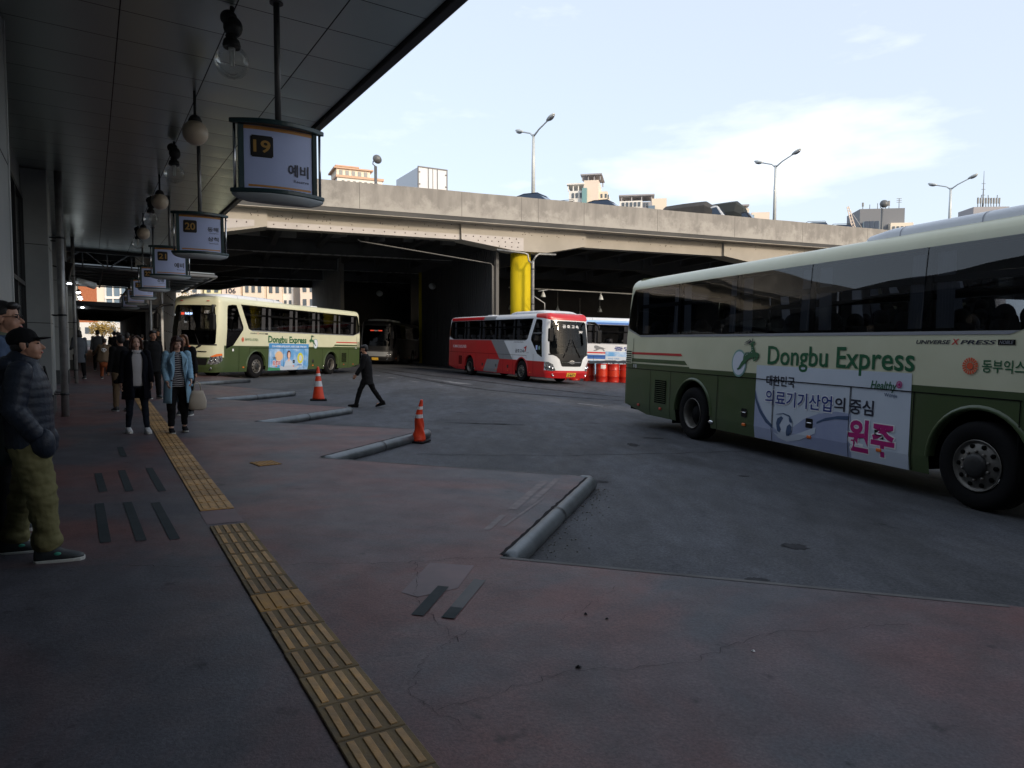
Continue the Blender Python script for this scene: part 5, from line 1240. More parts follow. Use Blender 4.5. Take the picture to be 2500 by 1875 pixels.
def deer_logo(root, sg):
    P2 = lambda x, y: (7.56-(x-80)*.00272, 1.81-(y-238)*.001655)
    D(root, 'logo_disc', [ellipse(7.345, 1.57, .215, .245)], sg, 'logo_ring', .010); lg = D(root, 'logo_disc', [ellipse(7.345, 1.57, .185, .212)], sg, 'logo_pale', .014)
    D(root, 'deer_emblem', [[P2(*p) for p in DEER]], sg, 'deer_green', .019); D(root, 'deer_antlers', [[P2(*p) for p in a] for a in ANT], sg, 'lettering_dark', .019)
    D(root, 'deer_spots', [[P2(x+dx, y+dy) for dx, dy in ((-5, 0), (0, -4), (5, 0), (0, 4))] for x, y in ((222, 282), (236, 272), (252, 270), (230, 296), (246, 286), (268, 266), (292, 262), (300, 232), (296, 212))], sg, 'logo_pale', .023)
def cream_livery(root, sg, P):
    d = 1 if sg > 0 else -1          # reading direction: left side front->rear (s grows), right side rear->front
    rd = lambda a, b: (a, b) if d > 0 else (b, a)
    D(root, 'red_stripe', [[(9.27, 1.65), (11.93, 1.65), (11.93, 1.70), (9.33, 1.70)]], sg, 'lettering_red')
    D(root, 'green_stripe', [[(9.07, 1.475), (11.93, 1.475), (11.93, 1.555), (9.18, 1.555)]], sg, 'stripe_green'); D(root, 'green_stripe', [[(8.97, 1.405), (11.93, 1.405), (11.93, 1.44), (9.0, 1.44)]], sg, 'stripe_green')
    T(root, 'Dongbu Express', sg, *rd(3.52, 6.53) if d > 0 else (6.56, 3.64), 1.48, 1.885, 'lettering_green', .012 if d < 0 else .03, off=.0095)
    deer_logo(root, sg)
    a, b = rd(2.27, 3.28) if d > 0 else (3.64, 2.57)
    L_ = b-a
    T(root, 'UNIVERSE', sg, a, a+L_*.46, 1.935, 1.985, 'lettering_dark', .02, .25); T(root, 'X', sg, a+L_*.47, a+L_*.57, 1.93, 2.0, 'lettering_red', .02, .2); T(root, 'PRESS', sg, a+L_*.58, b, 1.935, 1.985, 'lettering_dark', .02, .25)
    nb = (b+L_*.02, b+L_*.21); bd = D(root, 'badge', [[(nb[0], 1.93), (nb[1], 1.93), (nb[1], 1.99), (nb[0], 1.99)]], sg, 'black_gloss'); T(bd, 'NOBLE', sg, nb[0]+L_*.02, nb[1]-L_*.02, 1.94, 1.98, 'trim_grey', .015, .2, off=.012)
    cs = 1.77 if d > 0 else 2.865
    sunburst(root, lambda x, z: SH(QS(cs+x*d*.8 if d > 0 else cs-x), 1.68+z, sg, .016), .10)
    if d > 0: T(root, '동부익스프레스', sg, 1.93, 2.83, 1.62, 1.75, 'lettering_green', .01)
    else: T(root, '동부익스프레스', sg, 2.72, 1.83, 1.61, 1.76, 'lettering_green', .012)
    T(root, '우', sg, *((11.42, 11.35) if d < 0 else (11.30, 11.37)), 1.335, 1.415, 'lettering_white', .02, off=.012); T(root, '등', sg, *((11.32, 11.25) if d < 0 else (11.40, 11.47)), 1.335, 1.415, 'lettering_white', .02, off=.012)
    v_ = D(root, 'rear_louvre', [[(11.5, 1.43), (11.80, 1.43), (11.80, 1.75), (11.5, 1.75)]], sg, 'cream', .012)
    D(v_, 'louvre_slot', [[(11.52, 1.45+.05*k), (11.78, 1.45+.05*k), (11.78, 1.475+.05*k), (11.52, 1.475+.05*k)] for k in range(6)], sg, 'under_black', .016)
def noble_extra(root, sg, P):
    cream_livery(root, sg, P)
    # advert of a city on the luggage doors
    D(root, 'advert_panel', [[(3.65, .302), (6.84, .302), (6.84, 1.555), (3.67, 1.555)]], sg, 'ad_white', .008)
    D(root, 'advert_wave', [[(6.835, .31), (4.62, .31), (4.66, .93), (4.95, .935), (5.3, .87), (5.62, .75), (5.85, .60), (6.1, .46), (6.35, .55), (6.6, .75), (6.75, .95), (6.835, 1.12)]], sg, 'ad_lavender', .0105)
    D(root, 'advert_wave', [[(6.835, .95), (6.60, .66), (6.40, .48), (6.34, .42), (6.2, .34), (6.7, .34), (6.835, .6)]], sg, 'ad_lavender', .0125)
    D(root, 'advert_curve', [[(6.838, 1.14), (6.79, .98), (6.66, .80), (6.50, .66), (6.345, .57), (6.345, .52), (6.53, .60), (6.70, .75), (6.81, .92), (6.838, 1.0)]], sg, 'ad_navy', .014)
    D(root, 'advert_curve', [[(5.33, .74), (5.15, .82), (4.9, .875), (4.70, .895), (4.70, .84), (4.95, .825), (5.2, .765), (5.33, .71)]], sg, 'ad_navy', .014)
    D(root, 'advert_wave', [[(4.63, .302), (3.66, .302), (3.66, .42), (3.9, .52), (4.2, .55), (4.63, .50)]], sg, 'ad_pale', .0125)
    D(root, 'advert_ribbon', [[(6.33, .46), (6.2, .38), (6.0, .345), (5.7, .41), (5.35, .56), (5.34, .66), (5.7, .52), (6.0, .43), (6.2, .44)]], sg, 'ad_pale', .0155)
    D(root, 'advert_globe', [ellipse(6.06, .585, .20, .185)], sg, 'ad_pale', .017)
    D(root, 'advert_continent', [[(6.25, .62), (6.22, .70), (6.13, .745), (6.08, .72), (6.12, .66), (6.17, .60), (6.12, .53), (6.16, .47), (6.22, .50)], [(5.98, .60), (5.92, .64), (5.87, .60), (5.875, .52), (5.93, .45), (6.0, .44), (6.0, .52)], [(5.95, .74), (5.88, .70), (5.87, .655), (5.93, .67)]], sg, 'ad_navy', .020)
    D(root, 'advert_swirl', [[(5.85, .665), (5.95, .755), (6.10, .785), (6.28, .755), (6.22, .775), (6.08, .80), (5.93, .775)]], sg, 'ad_navy', .020)
    T(root, '대한민국', sg, 6.56, 5.86, 1.225, 1.395, 'lettering_dark', .022, off=.0145)
    T(root, '의료기기산업', sg, 6.575, 5.015, .895, 1.165, 'lettering_white', .055, off=.0145); T(root, '의료기기산업', sg, 6.56, 5.03, .91, 1.155, 'lettering_blue', .018, off=.0165)
    T(root, '의', sg, 4.985, 4.775, .945, 1.15, 'lettering_dark', .02, off=.0145); T(root, '중심', sg, 4.69, 4.255, .935, 1.15, 'lettering_dark', .02, off=.0145)
    T(root, '원주', sg, 4.71, 3.85, .385, .885, 'lettering_white', .07, off=.0145); T(root, '원주', sg, 4.69, 3.87, .40, .87, 'lettering_magenta', .035, off=.0165)
    T(root, 'Healthy', sg, 4.33, 3.89, 1.28, 1.43, 'lettering_green', .012, .25, off=.0145); T(root, 'Wonju', sg, 4.09, 3.88, 1.21, 1.275, 'ad_navy', .005, off=.0145)
    sunburst(root, lambda x, z: SH(QS(3.85-x), 1.40+z, sg, .019), .05, 'lettering_magenta')
    mb = MB()                                        # the door joints show through the advert
    bus_patch(mb, [SP([(3.62, 1.312), (6.86, 1.312), (6.86, 1.326), (3.62, 1.326)])], sg, .026)
    for s, a, b in ((6.36, .31, 1.32), (4.68, .31, 1.32)): bus_patch(mb, [SP([(s-.006, a), (s+.006, a), (s+.006, b), (s-.006, b)])], sg, .026)
    mb.build('panel_seam', 'seam_dark', root)
def front_cream(root, sg, P):
    cream_livery(root, sg, P)
    D(root, 'advert_panel', [[(3.55, .302), (6.69, .302), (6.74, 1.545), (3.58, 1.545)]], sg, 'ad_sky', .008)
    D(root, 'advert_header', [[(3.585, 1.33), (6.735, 1.33), (6.74, 1.54), (3.58, 1.54)]], sg, 'ad_blue', .012)
    T(root, '전국 6대명품 원주쌀 토토미, 브랜드고급쌀 지역선 원주', sg, 3.80, 6.54, 1.36, 1.46, 'lettering_white', .02, off=.0145)
    D(root, 'advert_meadow', [[(3.555, .305), (4.6, .305), (4.5, .40), (3.56, .46)]], sg, 'ad_green', .012)
    D(root, 'advert_cookie', [ellipse(4.33, .96, .30, .23)], sg, 'cookie', .012)
    T(root, '원주쌀', sg, 3.86, 4.12, .82, .92, 'lettering_dark', .01, off=.0145); T(root, '토토미', sg, 3.83, 4.44, .50, .78, 'lettering_white', .07, off=.016); T(root, '토토미', sg, 3.85, 4.42, .52, .76, 'lettering_red', .02, off=.020)
    D(root, 'advert_person_shirt', [[(4.48, .305), (5.75, .305), (5.95, .44), (5.90, .52), (5.6, .42), (5.45, .50), (5.35, .72), (5.20, .80), (4.98, .80), (4.82, .70), (4.72, .45), (4.5, .52), (4.40, .47)]], sg, 'ad_pale', .013)
    D(root, 'advert_person_hair', [ellipse(5.09, 1.03, .16, .20)], sg, 'hair_print', .014); D(root, 'advert_person_face', [ellipse(5.10, 1.00, .105, .155), [(5.04, .86), (5.16, .86), (5.15, .74), (5.08, .70), (5.02, .76)]], sg, 'skin_print', .018)
    D(root, 'advert_ball', [ellipse(6.02, .86, .24, .26)], sg, 'ad_yellow', .013); D(root, 'advert_ball', [ellipse(6.03, .86, .12, .14)], sg, 'ad_pale', .017)
    T(root, '토토미쌀', sg, 5.80, 6.15, .50, .58, 'lettering_blue', .01, off=.0145)
    # front end
    F = lambda pts, m_, nm, off=.01: (lambda mb: (bus_patch(mb, [FP(pts)], 1, off), mb.build(nm, m_, root))[1])(MB())
    F([(-.78, 1.115), (.78, 1.115), (.84, 1.15), (.80, 1.165), (-.80, 1.165), (-.84, 1.15)], 'black_gloss', 'grille_slot', .012)
    F([(-.80, .60), (.80, .60), (.86, .88), (-.86, .88)], 'black_plastic', 'grille', .012)
    mb = MB(); mb.tube([SH(QY(-.45), 1.145, 1, .03), SH(0, 1.15, 1, .03), SH(QY(.45), 1.145, 1, .03)], .012, 8); mb.build('chrome_bar', 'chrome', root)
    sunburst(root, lambda x, z: SH(QY(.05+x), 1.27+z, 1, .014), .105)
    mb = MB(); bd = lambda x, z: SH(QY(x), z, 1, .009)
    mb.face([mb.bm.verts.new(bd(x, z)) for x, z in ((-.62, 2.63), (-.42, 2.63), (-.42, 2.73), (-.62, 2.73))]); mb.build('destination_display', 'led_red', root)
    mb = MB(); add_text(mb, '하소동 경유', bd, -.38, .02, 2.63, 2.73, .01); mb.build('destination_display', 'led_blue', root)
    mb = MB(); add_text(mb, '1185', lambda x, z: SH(QY(x), z, 1, .012), .62, .86, 2.70, 2.83, .01, .15); mb.build('lettering', 'lettering_white', root)
    for x0, x1 in ((.30, .05),):
        mb = MB(); mb.tube([SH(QY(.52), 1.36, 1, .03), SH(QY(.42), 1.62, 1, .035), SH(QY(.28), 1.86, 1, .03)], [.025, .014, .01], 8); mb.tube([SH(QY(.40), 1.30, 1, .03), SH(QY(.60), 1.40, 1, .04)], .03, 8); mb.build('wiper', 'black_plastic', root)
    for sy in (-1, 1):
        mb = MB(); c_ = SH(QY(.75)*sy, 3.22, 1, .01); mb.ell(c_, (.06, .07, .02)); mb.build('roof_lamp', 'red_lens', root)
    mb = MB(); bus_patch(mb, [SP([(1.11, 1.18), (1.20, 1.18), (1.20, 1.28), (1.11, 1.28)])], sg, .012); mb.build('sticker', 'lettering_white', root)
    mb = MB(); bus_patch(mb, [SP([(1.60, .95), (2.06, .95), (2.06, 1.22), (1.60, 1.22)])], sg, .009); mb.build('fuel_flap', 'bus_green', root)
cream_paint = lambda q, z: 0 if z > 1.41 else 1
CREAM = dict(mats=['cream', 'bus_green'], paint=cream_paint, arch='bus_green')
def cream_front_paint(q, z):
    if q < QS(.62): return 0 if z > .92 else 1
    return 0 if z > 1.41 else 1
bus('near cream and dark green coach with a white and purple city advert', (5.3983, 8.0826, 0), (.2969, -.9549), -1, dict(CREAM, extra=noble_extra, hatch=(5.53, 8.6)), 1)
bus('cream and green coach at the far left bays with a sky blue advert', (-11.2705, 30.7387, 0), (-.2884, -.9575), 1, dict(CREAM, paint=cream_front_paint, zcut=[1.41, .92], extra=front_cream, plate=('강원70바', '1185'), glass='bus_glass_flat', ws='windscreen_dark'), 2)
bus('cream and green coach glimpsed through the windows of the near coach', (13.8, 22.7, 0), (.93, .37), -1, dict(CREAM, extra=None, glass='bus_glass_flat'), 0)
def red_extra(root, sg, P):
    D(root, 'livery_panel', [[(4.3, .31), (7.9, .31), (8.1, .5), (8.2, .8), (8.84, 1.24), (9.5, .8), (9.6, .5), (9.62, .31), (10.77, .31), (11.72, .47), (11.93, .52), (11.93, 2.075), (6.12, 2.045), (5.12, 1.07), (4.3, 1.07)][0:1]+[(3.37, .31), (3.37, .6), (3.2, .98), (2.72, 1.2)] if False else [(9.60, .31), (10.77, .31), (11.72, .47), (11.93, .52), (11.93, 2.06), (11.12, 2.045), (6.12, 2.045), (5.10, 1.07), (5.10, .31), (8.12, .31), (8.14, .62), (8.30, .98), (8.60, 1.20), (8.84, 1.235), (9.08, 1.20), (9.40, .98), (9.54, .62)]], sg, 'red_paint', .005)
    D(root, 'livery_panel', [[(6.12, 2.045), (4.65, 2.045), (3.64, 1.07), (5.10, 1.07)]], sg, 'grey_panel', .005)
    D(root, 'livery_panel', [[(5.10, 1.02), (6.57, 1.02), (7.05, .33), (5.42, .33)]], sg, 'grey_panel', .012)
    D(root, 'roof_panel', [[(7.24, 3.18), (11.60, 3.18), (11.7, 3.36), (7.24, 3.36)]], sg, 'red_paint', .006); D(root, 'roof_panel', [[(5.8, 3.18), (7.24, 3.18), (7.24, 3.36), (5.8, 3.36)]], sg, 'grey_panel', .006)
    mb = MB(); bus_patch(mb, [[(QY(-1.10), 3.08)]+[(q, 3.08) for q in (QY(-.6), 0, QY(.6))]+[(QY(1.10), 3.08), (QS(.80), 3.16), (QS(1.45), 3.20), (QS(1.66), 3.41), (QS(.6), 3.41), (0, 3.41), (-QS(.6), 3.41), (-QS(1.66), 3.41), (-QS(1.45), 3.20), (-QS(.80), 3.16)]], 1, .008); mb.build('roof_front', 'red_paint', root)
    T(root, 'KUMHO BUSLINES', sg, 11.21, 9.32, 1.58, 1.75, 'lettering_white', .004)
    T(root, '금호고속', sg, 3.40, 2.44, 1.44, 1.63, 'lettering_dark', .014); T(root, '고속', sg, 2.25, 2.0, 1.42, 1.50, 'grey_panel', .004)
    D(root, 'arrow_emblem', [[(2.52, 1.70), (2.20, 1.80), (2.24, 1.72), (2.42, 1.66)], [(2.30, 1.80), (2.20, 1.80), (2.32, 1.50), (2.40, 1.50)]], sg, 'lettering_red', .012)
    T(root, 'UNIVERSE XPRESS', sg, 3.55, 2.55, 1.96, 2.0, 'lettering_dark', .02, .25)
    F = lambda pts, m_, nm, off=.01: (lambda mb: (bus_patch(mb, [FP(pts)], 1, off), mb.build(nm, m_, root))[1])(MB())
    F([(-1.2, .30), (1.2, .30), (1.235, .66), (-1.235, .66)], 'red_paint', 'bumper', .006)
    F([(-.98, 1.405), (.98, 1.405), (.80, 1.33), (.66, 1.20), (.56, .90), (.50, .86), (-.50, .86), (-.56, .90), (-.66, 1.20), (-.80, 1.33)], 'black_plastic', 'grille', .010)
    F([(-.52, 1.045), (.52, 1.045), (.54, 1.085), (-.54, 1.085)], 'chrome', 'chrome_bar', .02)
    mb = MB(); E_ = ellipse(0, 1.065, .155, .085, 26); e2 = ellipse(0, 1.065, .125, .062, 26)
    V1 = [mb.bm.verts.new(SH(QY(x), z, 1, .034)) for x, z in E_]; V2 = [mb.bm.verts.new(SH(QY(x), z, 1, .034)) for x, z in e2]
    for i in range(26): mb.face([V1[i], V1[(i+1) % 26], V2[(i+1) % 26], V2[i]])
    for pl in ([(-.075, 1.01), (-.045, 1.01), (-.02, 1.12), (-.05, 1.12)], [(.045, 1.01), (.075, 1.01), (.05, 1.12), (.02, 1.12)], [(-.055, 1.05), (-.05, 1.07), (.055, 1.085), (.05, 1.06)]): mb.face([mb.bm.verts.new(SH(QY(x+(z-1.065)*.25), z, 1, .036)) for x, z in pl])
    mb.build('badge', 'chrome', root)
    mb = MB(); add_text(mb, '금 호 고 속', lambda x, z: SH(QY(x), z, 1, .012), -.46, .52, 2.70, 2.86, .02); mb.build('lettering', 'lettering_white', root); mb = MB(); add_text(mb, '2467', lambda x, z: SH(QY(x), z, 1, .012), .52, .80, 2.48, 2.60, .015); mb.build('lettering', 'lettering_white', root)
    F([(-.018, 1.44), (.018, 1.44), (.018, 3.03), (-.018, 3.03)], 'black_plastic', 'windscreen_divider', .008)
    for sy in (-1, 1):
        mb = MB(); mb.tube([SH(QY(.48)*sy, 1.30, 1, .03), SH(QY(.40)*sy, 1.45, 1, .04), SH(QY(.10)*sy, 2.05, 1, .03)], [.028, .02, .012], 8); mb.tube([SH(QY(.30)*sy, 1.56, 1, .03), SH(QY(.06)*sy, 2.15, 1, .02)], .016, 6); mb.build('wiper', 'black_plastic', root)
    D(root, 'door_sticker', [[(1.16, 1.62), (1.32, 1.62), (1.32, 1.84), (1.16, 1.84)]], sg, 'sign_face', .012); D(root, 'door_sticker', [ellipse(.99, 1.72, .08, .10)], sg, 'logo_ring', .012)
    D(root, 'door_rail', [[(.74, 2.42), (1.76, 2.42), (1.74, 2.46), (.74, 2.46)]], sg, 'trim_grey', .012)
def red_paint_f(q, z): return 1 if (z < 1.07 and q > QS(.52)) or z < .66 else 0
bus('red, grey and white coach parked facing right in front of the yellow column', (.4395, 35.3801, 0), (.4816, -.8764), -1, dict(mats=['white_bus', 'red_paint'], paint=red_paint_f, zcut=[.66, 1.07], extra=red_extra, arch='red_paint', plate=('전남70바', '2467'), amber=False, covers=True, glass='bus_glass_flat', ac=(.8, 4.6), hatch=(8.0,)), 2)
LION = [(1523, 735), (1535, 720), (1560, 715), (1590, 722), (1612, 735), (1650, 745), (1680, 752), (1715, 770), (1725, 764), (1722, 775), (1700, 776), (1688, 772), (1695, 790), (1712, 812), (1705, 822), (1685, 805), (1668, 785), (1640, 782), (1615, 785), (1585, 800), (1560, 812), (1530, 815), (1514, 812), (1520, 802), (1545, 795), (1560, 782), (1545, 772), (1530, 770), (1532, 758), (1522, 750)]
def blue_extra(root, sg, P):
    D(root, 'livery_stripe', [[(1.2, 3.178), (11.6, 3.178), (11.6, 3.30), (1.2, 3.30)]], sg, 'blue_paint', .006)
    D(root, 'livery_stripe', [[(3.2, 1.50), (11.9, 1.50), (11.9, 1.58), (3.2, 1.58)]], sg, 'lettering_red', .006); D(root, 'livery_stripe', [[(3.1, 1.18), (11.9, 1.18), (11.9, 1.42), (3.1, 1.42)]], sg, 'blue_paint', .006); D(root, 'livery_stripe', [[(3.1, .31), (11.0, .31), (11.0, 1.10), (3.4, 1.10)]], sg, 'lightblue_paint', .005)
    D(root, 'lion_emblem', [[(3.56+(x-1500)*.00322*1.02, 1.69+(800-y)*.0032) for x, y in LION]], sg, 'grey_panel', .012)
    T(root, '중앙', sg, 4.80, 5.85, 1.68, 1.93, 'lettering_blue', .03); T(root, '고속', sg, 6.4, 7.5, 1.68, 1.93, 'lettering_blue', .03)
    D(root, 'advert_panel', [[(4.3, .32), (7.6, .32), (7.6, 1.63), (4.3, 1.63)]], sg, 'ad_sky', .010); D(root, 'advert_panel', [[(4.3, .32), (7.55, .32), (7.55, 1.30), (4.9, 1.36), (4.32, 1.34)]], sg, 'ad_white', .014)
    T(root, 'MG새마을금고', sg, 4.42, 6.3, .92, 1.10, 'lettering_dark', .02, off=.02); T(root, '새로운 기회로', sg, 4.45, 5.1, 1.18, 1.27, 'ad_blue', .01, off=.02)
bus('blue and white coach with a running lion, half hidden behind the red drums', (3.76, 40.3, 0), (-1, -.0), 1, dict(mats=['white_bus', 'lightblue_paint'], paint=lambda q, z: 1 if z > 3.3 else 0, zcut=[3.3], extra=blue_extra, arch='lightblue_paint', covers=True, glass='bus_glass_flat', ac=(1.2, 6.5)), 2)
def dark_front(root, sg, P):
    F = lambda pts, m_, nm, off=.01: (lambda mb: (bus_patch(mb, [FP(pts)], 1, off), mb.build(nm, m_, root))[1])(MB())
    F([(-.8, .66), (.8, .66), (1.0, 1.02), (-1.0, 1.02)], 'grey_panel', 'grille', .01)
    mb = MB(); bd = lambda x, z: SH(QY(x), z, 1, .009)
    for a, b, m_ in ((-.5, -.18, 'led_red'), (.18, .5, 'led_red'), (-.17, .17, 'seat_cover')):
        mb = MB(); mb.face([mb.bm.verts.new(bd(x, z)) for x, z in ((a, 2.62), (b, 2.62), (b, 2.69), (a, 2.69))]); mb.build('destination_display', m_, root)
bus('dark coach parked in deep shadow under the flyover, seen head on', (-9.3, 57.0, 0), (-.05, -.999), 1, dict(mats=['shaded_bus_dark', 'shaded_bus_silver'], paint=lambda q, z: 1 if .55 < z < 1.15 and q < QS(.5) else 0, zcut=[.55, 1.15], extra=dark_front, arch='shaded_bus_dark', glass='bus_glass_flat', ws='windscreen_dark', amber=False), 0)
# ================================================================== people
def rotx(v, a): c, s = math.cos(a), math.sin(a); return Vector((v[0], v[1]*c-v[2]*s, v[1]*s+v[2]*c))
def limb(o, L1, L2, a, b, out, sgn, inw=0.):
    """upper segment swings a deg forward, out deg sideways; lower segment bends b deg (elbow forward / knee back)"""
    d1 = Vector((sgn*math.sin(R(out)), math.sin(R(a))*math.cos(R(out)), -math.cos(R(a))*math.cos(R(out))))
    d2 = Vector((sgn*math.sin(R(out-inw)), math.sin(R(a+b))*math.cos(R(out-inw)), -math.cos(R(a+b))*math.cos(R(out-inw))))
    m_ = o+d1*L1; return m_, m_+d2*L2, d2
class Fig: pass
def person(label, loc, rz, H=1.70, legs=((0, 0, 2), (0, 0, 2)), arms=((0, 8, 6, 0), (0, 8, 6, 0)), lean=0., skin='skin', vox=.009, head_turn=0., head_tilt=0., group=None, build=1., fingers=True, face=True, ears=True):
    """facing +Y locally; index 0 is the person's left (-X), 1 the right (+X)"""
    F = Fig(); k = H/1.70; F.k = k; F.build = build
    F.hipz = .88*k; F.hips = []; F.knee = []; F.ank = []
    for i, sg in enumerate((-1, 1)):
        hp = Vector((sg*.095*k, 0, F.hipz)); a, b, o = legs[i]; kn, an, d = limb(hp, .42*k, .40*k, a, -b, o, sg); F.hips.append(hp); F.knee.append(kn); F.ank.append(an)
    drop = min(an.z - .085*k - max(0, 0) for an in F.ank)
    for L_ in (F.hips, F.knee, F.ank):
        for q in L_: q.z -= drop
    F.hipz -= drop
    tl = R(lean); up = Vector((0, math.sin(tl), math.cos(tl)))
    F.up = up; F.pel = Vector((0, 0, F.hipz)); F.chest = F.pel+up*.38*k; F.neck = F.pel+up*.575*k; F.shz = F.pel+up*.52*k
    F.sh, F.elb, F.wr, F.hd = [], [], [], []
    for i, sg in enumerate((-1, 1)):
        s_ = F.shz+Vector((sg*.175*k*build, 0, 0)); a, o, b, inw = arms[i]; e, w_, d = limb(s_, .285*k, .25*k, a, b, o, sg, inw); F.sh.append(s_); F.elb.append(e); F.wr.append(w_); F.hd.append(d)
    F.head = F.neck+up*.135*k+Vector((0, .022*k, 0)); F.hrot = Matrix.Rotation(R(head_turn), 3, 'Z') @ Matrix.Rotation(R(head_tilt), 3, 'X')
    mb = MB(); h = F.head; HP = lambda x, y, z: h+F.hrot @ Vector((x*k, y*k, z*k)); F.HP = HP
    mb.ell(HP(0, -.012, .03), (.074*k, .092*k, .088*k), F.hrot); mb.ell(HP(0, .022, -.035), (.062*k, .068*k, .082*k), F.hrot); mb.ell(HP(0, .052, -.092), (.034*k, .030*k, .026*k), F.hrot)
    mb.ell(HP(.034, .045, -.045), (.028*k, .030*k, .032*k), F.hrot); mb.ell(HP(-.034, .045, -.045), (.028*k, .030*k, .032*k), F.hrot); mb.ell(HP(0, .062, .012), (.052*k, .022*k, .020*k), F.hrot)
    mb.cap(HP(0, .080, .0), HP(0, .103, -.034), .008*k, .0135*k); mb.ell(HP(0, .092, -.036), (.0185*k, .012*k, .010*k), F.hrot); mb.ell(HP(0, .083, -.063), (.024*k, .012*k, .0065*k), F.hrot); mb.ell(HP(0, .080, -.075), (.020*k, .012*k, .007*k), F.hrot)
    if ears:
        for sg in (-1, 1): mb.ell(HP(sg*.076, -.012, -.012), (.010*k, .020*k, .032*k), F.hrot); mb.ell(HP(sg*.080, -.020, .002), (.008*k, .016*k, .018*k), F.hrot)
    mb.cap(F.neck-up*.06*k, h-Vector((0, .01*k, .05*k)), .058*k, .052*k)
    mb.tube([F.pel-up*.06*k, F.pel+up*.05*k, F.pel+up*.16*k, F.chest, F.shz-up*.02*k, F.neck-up*.02*k], [(.15*k, .10*k), (.155*k, .105*k), (.13*k, .095*k), (.155*k*build, .11*k), (.15*k*build, .09*k), (.06*k, .055*k)], 16)
    for i, sg in enumerate((-1, 1)):
        mb.cap(F.hips[i], F.knee[i], .082*k, .052*k); mb.cap(F.knee[i], F.ank[i], .052*k, .036*k); a = F.ank[i]; mb.cap(a+Vector((0, -.02*k, -.045*k)), a+Vector((0, .13*k, -.055*k)), .032*k, .026*k)
        mb.cap(F.sh[i], F.elb[i], .046*k, .037*k); mb.cap(F.elb[i], F.wr[i], .036*k, .025*k)
        d = F.hd[i].normalized(); w_ = F.wr[i]; side = Vector((sg, 0, 0)); side = (side-d*side.dot(d)).normalized(); fw_ = side.cross(d)*sg   # fw_: towards the thumb
        if fw_.y < 0: fw_ = -fw_
        rot = Matrix((fw_, side, d)).transposed(); mb.ell(w_+d*.05*k, (.040*k, .017*k, .05*k), rot)
        if fingers:
            for j, (off, ln_) in enumerate(((.030, .062), (.010, .072), (-.010, .068), (-.028, .052))):
                b0 = w_+d*.085*k+fw_*off*k; c1 = (d*.93-side*.30).normalized(); c2 = (d*.6-side*.8).normalized(); m_ = b0+c1*ln_*.55*k; mb.cap(b0, m_, .0092*k, .0085*k, 8); mb.cap(m_, m_+c2*ln_*.5*k, .0085*k, .0072*k, 8)
            b0 = w_+d*.035*k+fw_*.034*k; c1 = (d*.7+fw_*.6-side*.25).normalized(); mb.cap(b0, b0+c1*.034*k, .011*k, .0095*k, 8); mb.cap(b0+c1*.034*k, b0+c1*.034*k+(d*.95-side*.2).normalized()*.028*k, .0095*k, .008*k, 8)
    root = remeshed(mb, 'person', skin, None, vox, 2); root.location = loc; root.rotation_euler = (0, 0, rz); F.root = root
    tag(root, label, 'person', group)
    if face:
        for sg in (-1, 1):
            mb = MB(); mb.ell(HP(sg*.031, .078, .001), (.013*k, .007*k, .0062*k), F.hrot); mb.build('eye', 'eye_dark', root, smooth=True)
            mb = MB(); mb.cap(HP(sg*.016, .086, .019), HP(sg*.047, .076, .020), .0042*k, .003*k, 6); mb.build('eyebrow', 'hair', root)
        mb = MB(); mb.cap(HP(-.018, .089, -.069), HP(.018, .089, -.069), .005*k, .005*k, 8); mb.ell(HP(0, .091, -.069), (.013*k, .006*k, .006*k), F.hrot); mb.build('mouth', 'lip', root, smooth=True)
    return F
def trousers(F, m_, r_=(.115, .075, .058), cuff=0., vox=.012, wr=.002, crop=0.):
    k = F.k; mb = MB(); rnd = random.Random(int(F.hipz*1000))
    mb.tube([F.pel-F.up*.10*k, F.pel, F.pel+F.up*.10*k, F.pel+F.up*.15*k], [(.14*k, .11*k), (.175*k*F.build, .128*k), (.155*k*F.build, .118*k), (.14*k*F.build, .105*k)], 18)
    for i in (0, 1):
        a, b, c = F.hips[i]-Vector((0, 0, .03*k)), F.knee[i], F.ank[i].lerp(F.knee[i], crop); pts, rr = [], []; N = 30
        for j in range(N+1):
            t = j/N; p = a.lerp(b, t*2) if t < .5 else b.lerp(c, t*2-1); q = r_[0]+(r_[1]-r_[0])*min(1, t*2) if t < .5 else r_[1]+(r_[2]-r_[1])*(t*2-1)
            pts.append(p); rr.append(k*(q+wr*math.sin(j*1.9+i)*(.3+.7*abs(math.sin(t*3.3)))+rnd.uniform(-wr, wr)*.5+(cuff*max(0, 1-abs(t-.93)/.07))))
        mb.tube(pts, rr, 16)
    o = remeshed(mb, 'trousers', m_, F.root, vox, 2); wrinkle(o, .010, (7, 7, 11), F.hipz); return o
